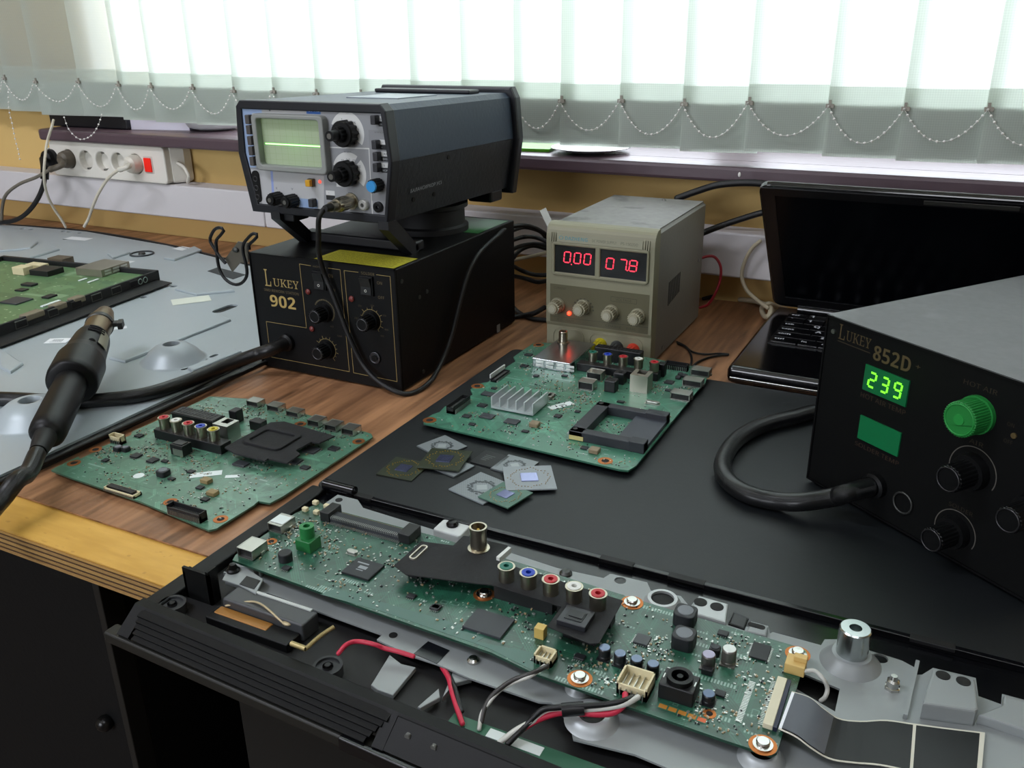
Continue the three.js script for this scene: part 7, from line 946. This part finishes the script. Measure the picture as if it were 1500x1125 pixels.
// ---------------------------------------------------------------- framed board lying on the metal panel
{
  const o = thing('framed_board', 'green circuit board in a black plastic frame lying on the metal panel', 'circuit board', [-1.021, T + PH + 0.0022, -0.883], 0.11), W = 0.30, D = 0.42, hb = 0.0165, g = (x, y) => [x / 5.769, 360 + y / 5.769];
  const inv = new THREE.Matrix4().makeRotationY(-0.11), L = (x, y, h) => { const q = P(...g(x, y), h).sub(o.position).applyMatrix4(inv); return [q.x, q.z]; };
  const frame = M(0x17181a, 0.55), bh = 0.010, green = M(0x4d6f4c, 0.45), top = PH + 0.0022 + bh;
  part(o, 'side_wall', [bx(-0.004, 0, 0.001, hb, 0, D, 0.0008)], frame, 'black frame side with port openings'); part(o, 'side_flange', profileZ([[0, 0], [0.026, 0], [0.026, 0.0015], [0.002, 0.0035], [0, 0.0035]], 0.004, D), frame); part(o, 'rear_wall', [bx(-W, 0, 0.001, hb, -0.002, 0.004, 0.0008)], frame); part(o, 'left_wall', [bx(-W, -W + 0.004, 0.001, hb, 0.004, D, 0.0008)], frame); part(o, 'floor_plate', bx(-W + 0.004, -0.004, 0, 0.0015, 0.004, D), frame);
  seed = 77; const tex = canvasTex(512, 700, (k, w, h) => { k.fillStyle = '#587a52'; k.fillRect(0, 0, w, h); for (let i = 0; i < 60; i++) { k.fillStyle = ['#4a6b48', '#688b60', '#7a9a74', '#5d7c50'][i % 4]; k.fillRect(rnd(0, w), rnd(0, h), rnd(10, 90), rnd(8, 60)); } for (let i = 0; i < 500; i++) { k.fillStyle = rnd() < 0.5 ? '#b8c4a8' : '#34442f'; k.fillRect(rnd(0, w), rnd(0, h), rnd(2, 7), rnd(2, 5)); } });
  part(o, 'board', bx(-W + 0.006, -0.005, bh - 0.0016, bh - 0.0001, 0.006, D), green); part(o, 'solder_mask', new THREE.PlaneGeometry(W - 0.012, D - 0.008).rotateX(-Math.PI / 2).translate(-W / 2, bh, D / 2 + 0.002), M(0xffffff, 0.4, 0, { map: tex }), null, true);
  const C = (x, y, w, h, d, name, m, lab) => { const [a, b] = L(x, y, top); return part(o, name, [cb(w, h, d, a, bh, b, 0.0006)], m, lab); };
  { const [a, b] = L(800, 255, top); const t = part(o, 'tuner_can', bx(a - 0.030, a + 0.018, bh, bh + 0.011, b - 0.052, b + 0.004, 0.0006), M(0xa39e90, 0.35, 0.8), 'silver tuner can'); for (let i = 0; i < 3; i++) for (const y of [0.002, 0.0062]) part(t, 'side_window', bx(a + 0.0178, a + 0.0186, bh + y, bh + y + 0.0026, b - 0.046 + i * 0.016, b - 0.034 + i * 0.016), M(0xdadcd6, 0.35, 0.5)); }
  C(520, 150, 0.03, 0.010, 0.022, 'brown_connector', M(0x5a5042, 0.5)); C(140, 470, 0.03, 0.002, 0.028, 'chip', chipGrey); C(420, 435, 0.012, 0.0025, 0.016, 'chip', chipBlack); C(185, 378, 0.014, 0.002, 0.012, 'chip', chipBlack); C(250, 335, 0.020, 0.003, 0.012, 'chip', chipBlack); C(400, 235, 0.035, 0.008, 0.03, 'black_connector', connBlack);
  C(200, 235, 0.022, 0.011, 0.018, 'cream_connector', cream); C(320, 195, 0.030, 0.008, 0.016, 'cream_connector', cream); C(430, 495, 0.005, 0.002, 0.03, 'white_terminal', paperWhite); C(790, 300, 0.004, 0.0015, 0.02, 'white_terminal', paperWhite); C(700, 290, 0.004, 0.0015, 0.014, 'white_terminal', paperWhite);
  // port openings along the side wall
  for (const [x, y, w, metal] of [[175, 670, 0.018, 1], [455, 575, 0.016, 1], [610, 500, 0.018, 0], [780, 440, 0.018, 1], [940, 380, 0.018, 1], [1090, 328, 0.016, 0]]) { const q = L(x, y, 0.018), z = q[1]; const p = part(o, 'side_port', [bx(-0.001, 0.0008, 0.0045, 0.0145, z - w / 2, z + w / 2, 0.0004)], metal ? M(0x6a6a66, 0.35, 0.8) : M(0x2a2a2a, 0.5)); part(p, 'port_mouth', bx(0.0006, 0.0011, 0.006, 0.013, z - w / 2 + 0.0012, z + w / 2 - 0.0012), M(0x070708, 0.7)); }
  for (const [x, y, s] of [[530, 525, 0.010], [695, 470, 0.010], [310, 600, 0.014]]) { const z = L(x, y, 0.022)[1]; part(o, 'aged_connector', [bx(-0.012, 0.001, 0.009, 0.0175, z - s, z + s, 0.002)], M(0x857c68, 0.6, 0.3)); }
  { const z = L(1210, 305, 0.018)[1]; for (const dz of [-0.005, 0.005]) part(o, 'ring_print', new THREE.TorusGeometry(0.0038, 0.0006, 6, 20).rotateY(Math.PI / 2).translate(0.0004, 0.0095, z + dz), M(0x9db0a8, 0.6)); }
}
renderer.render(scene, camera);
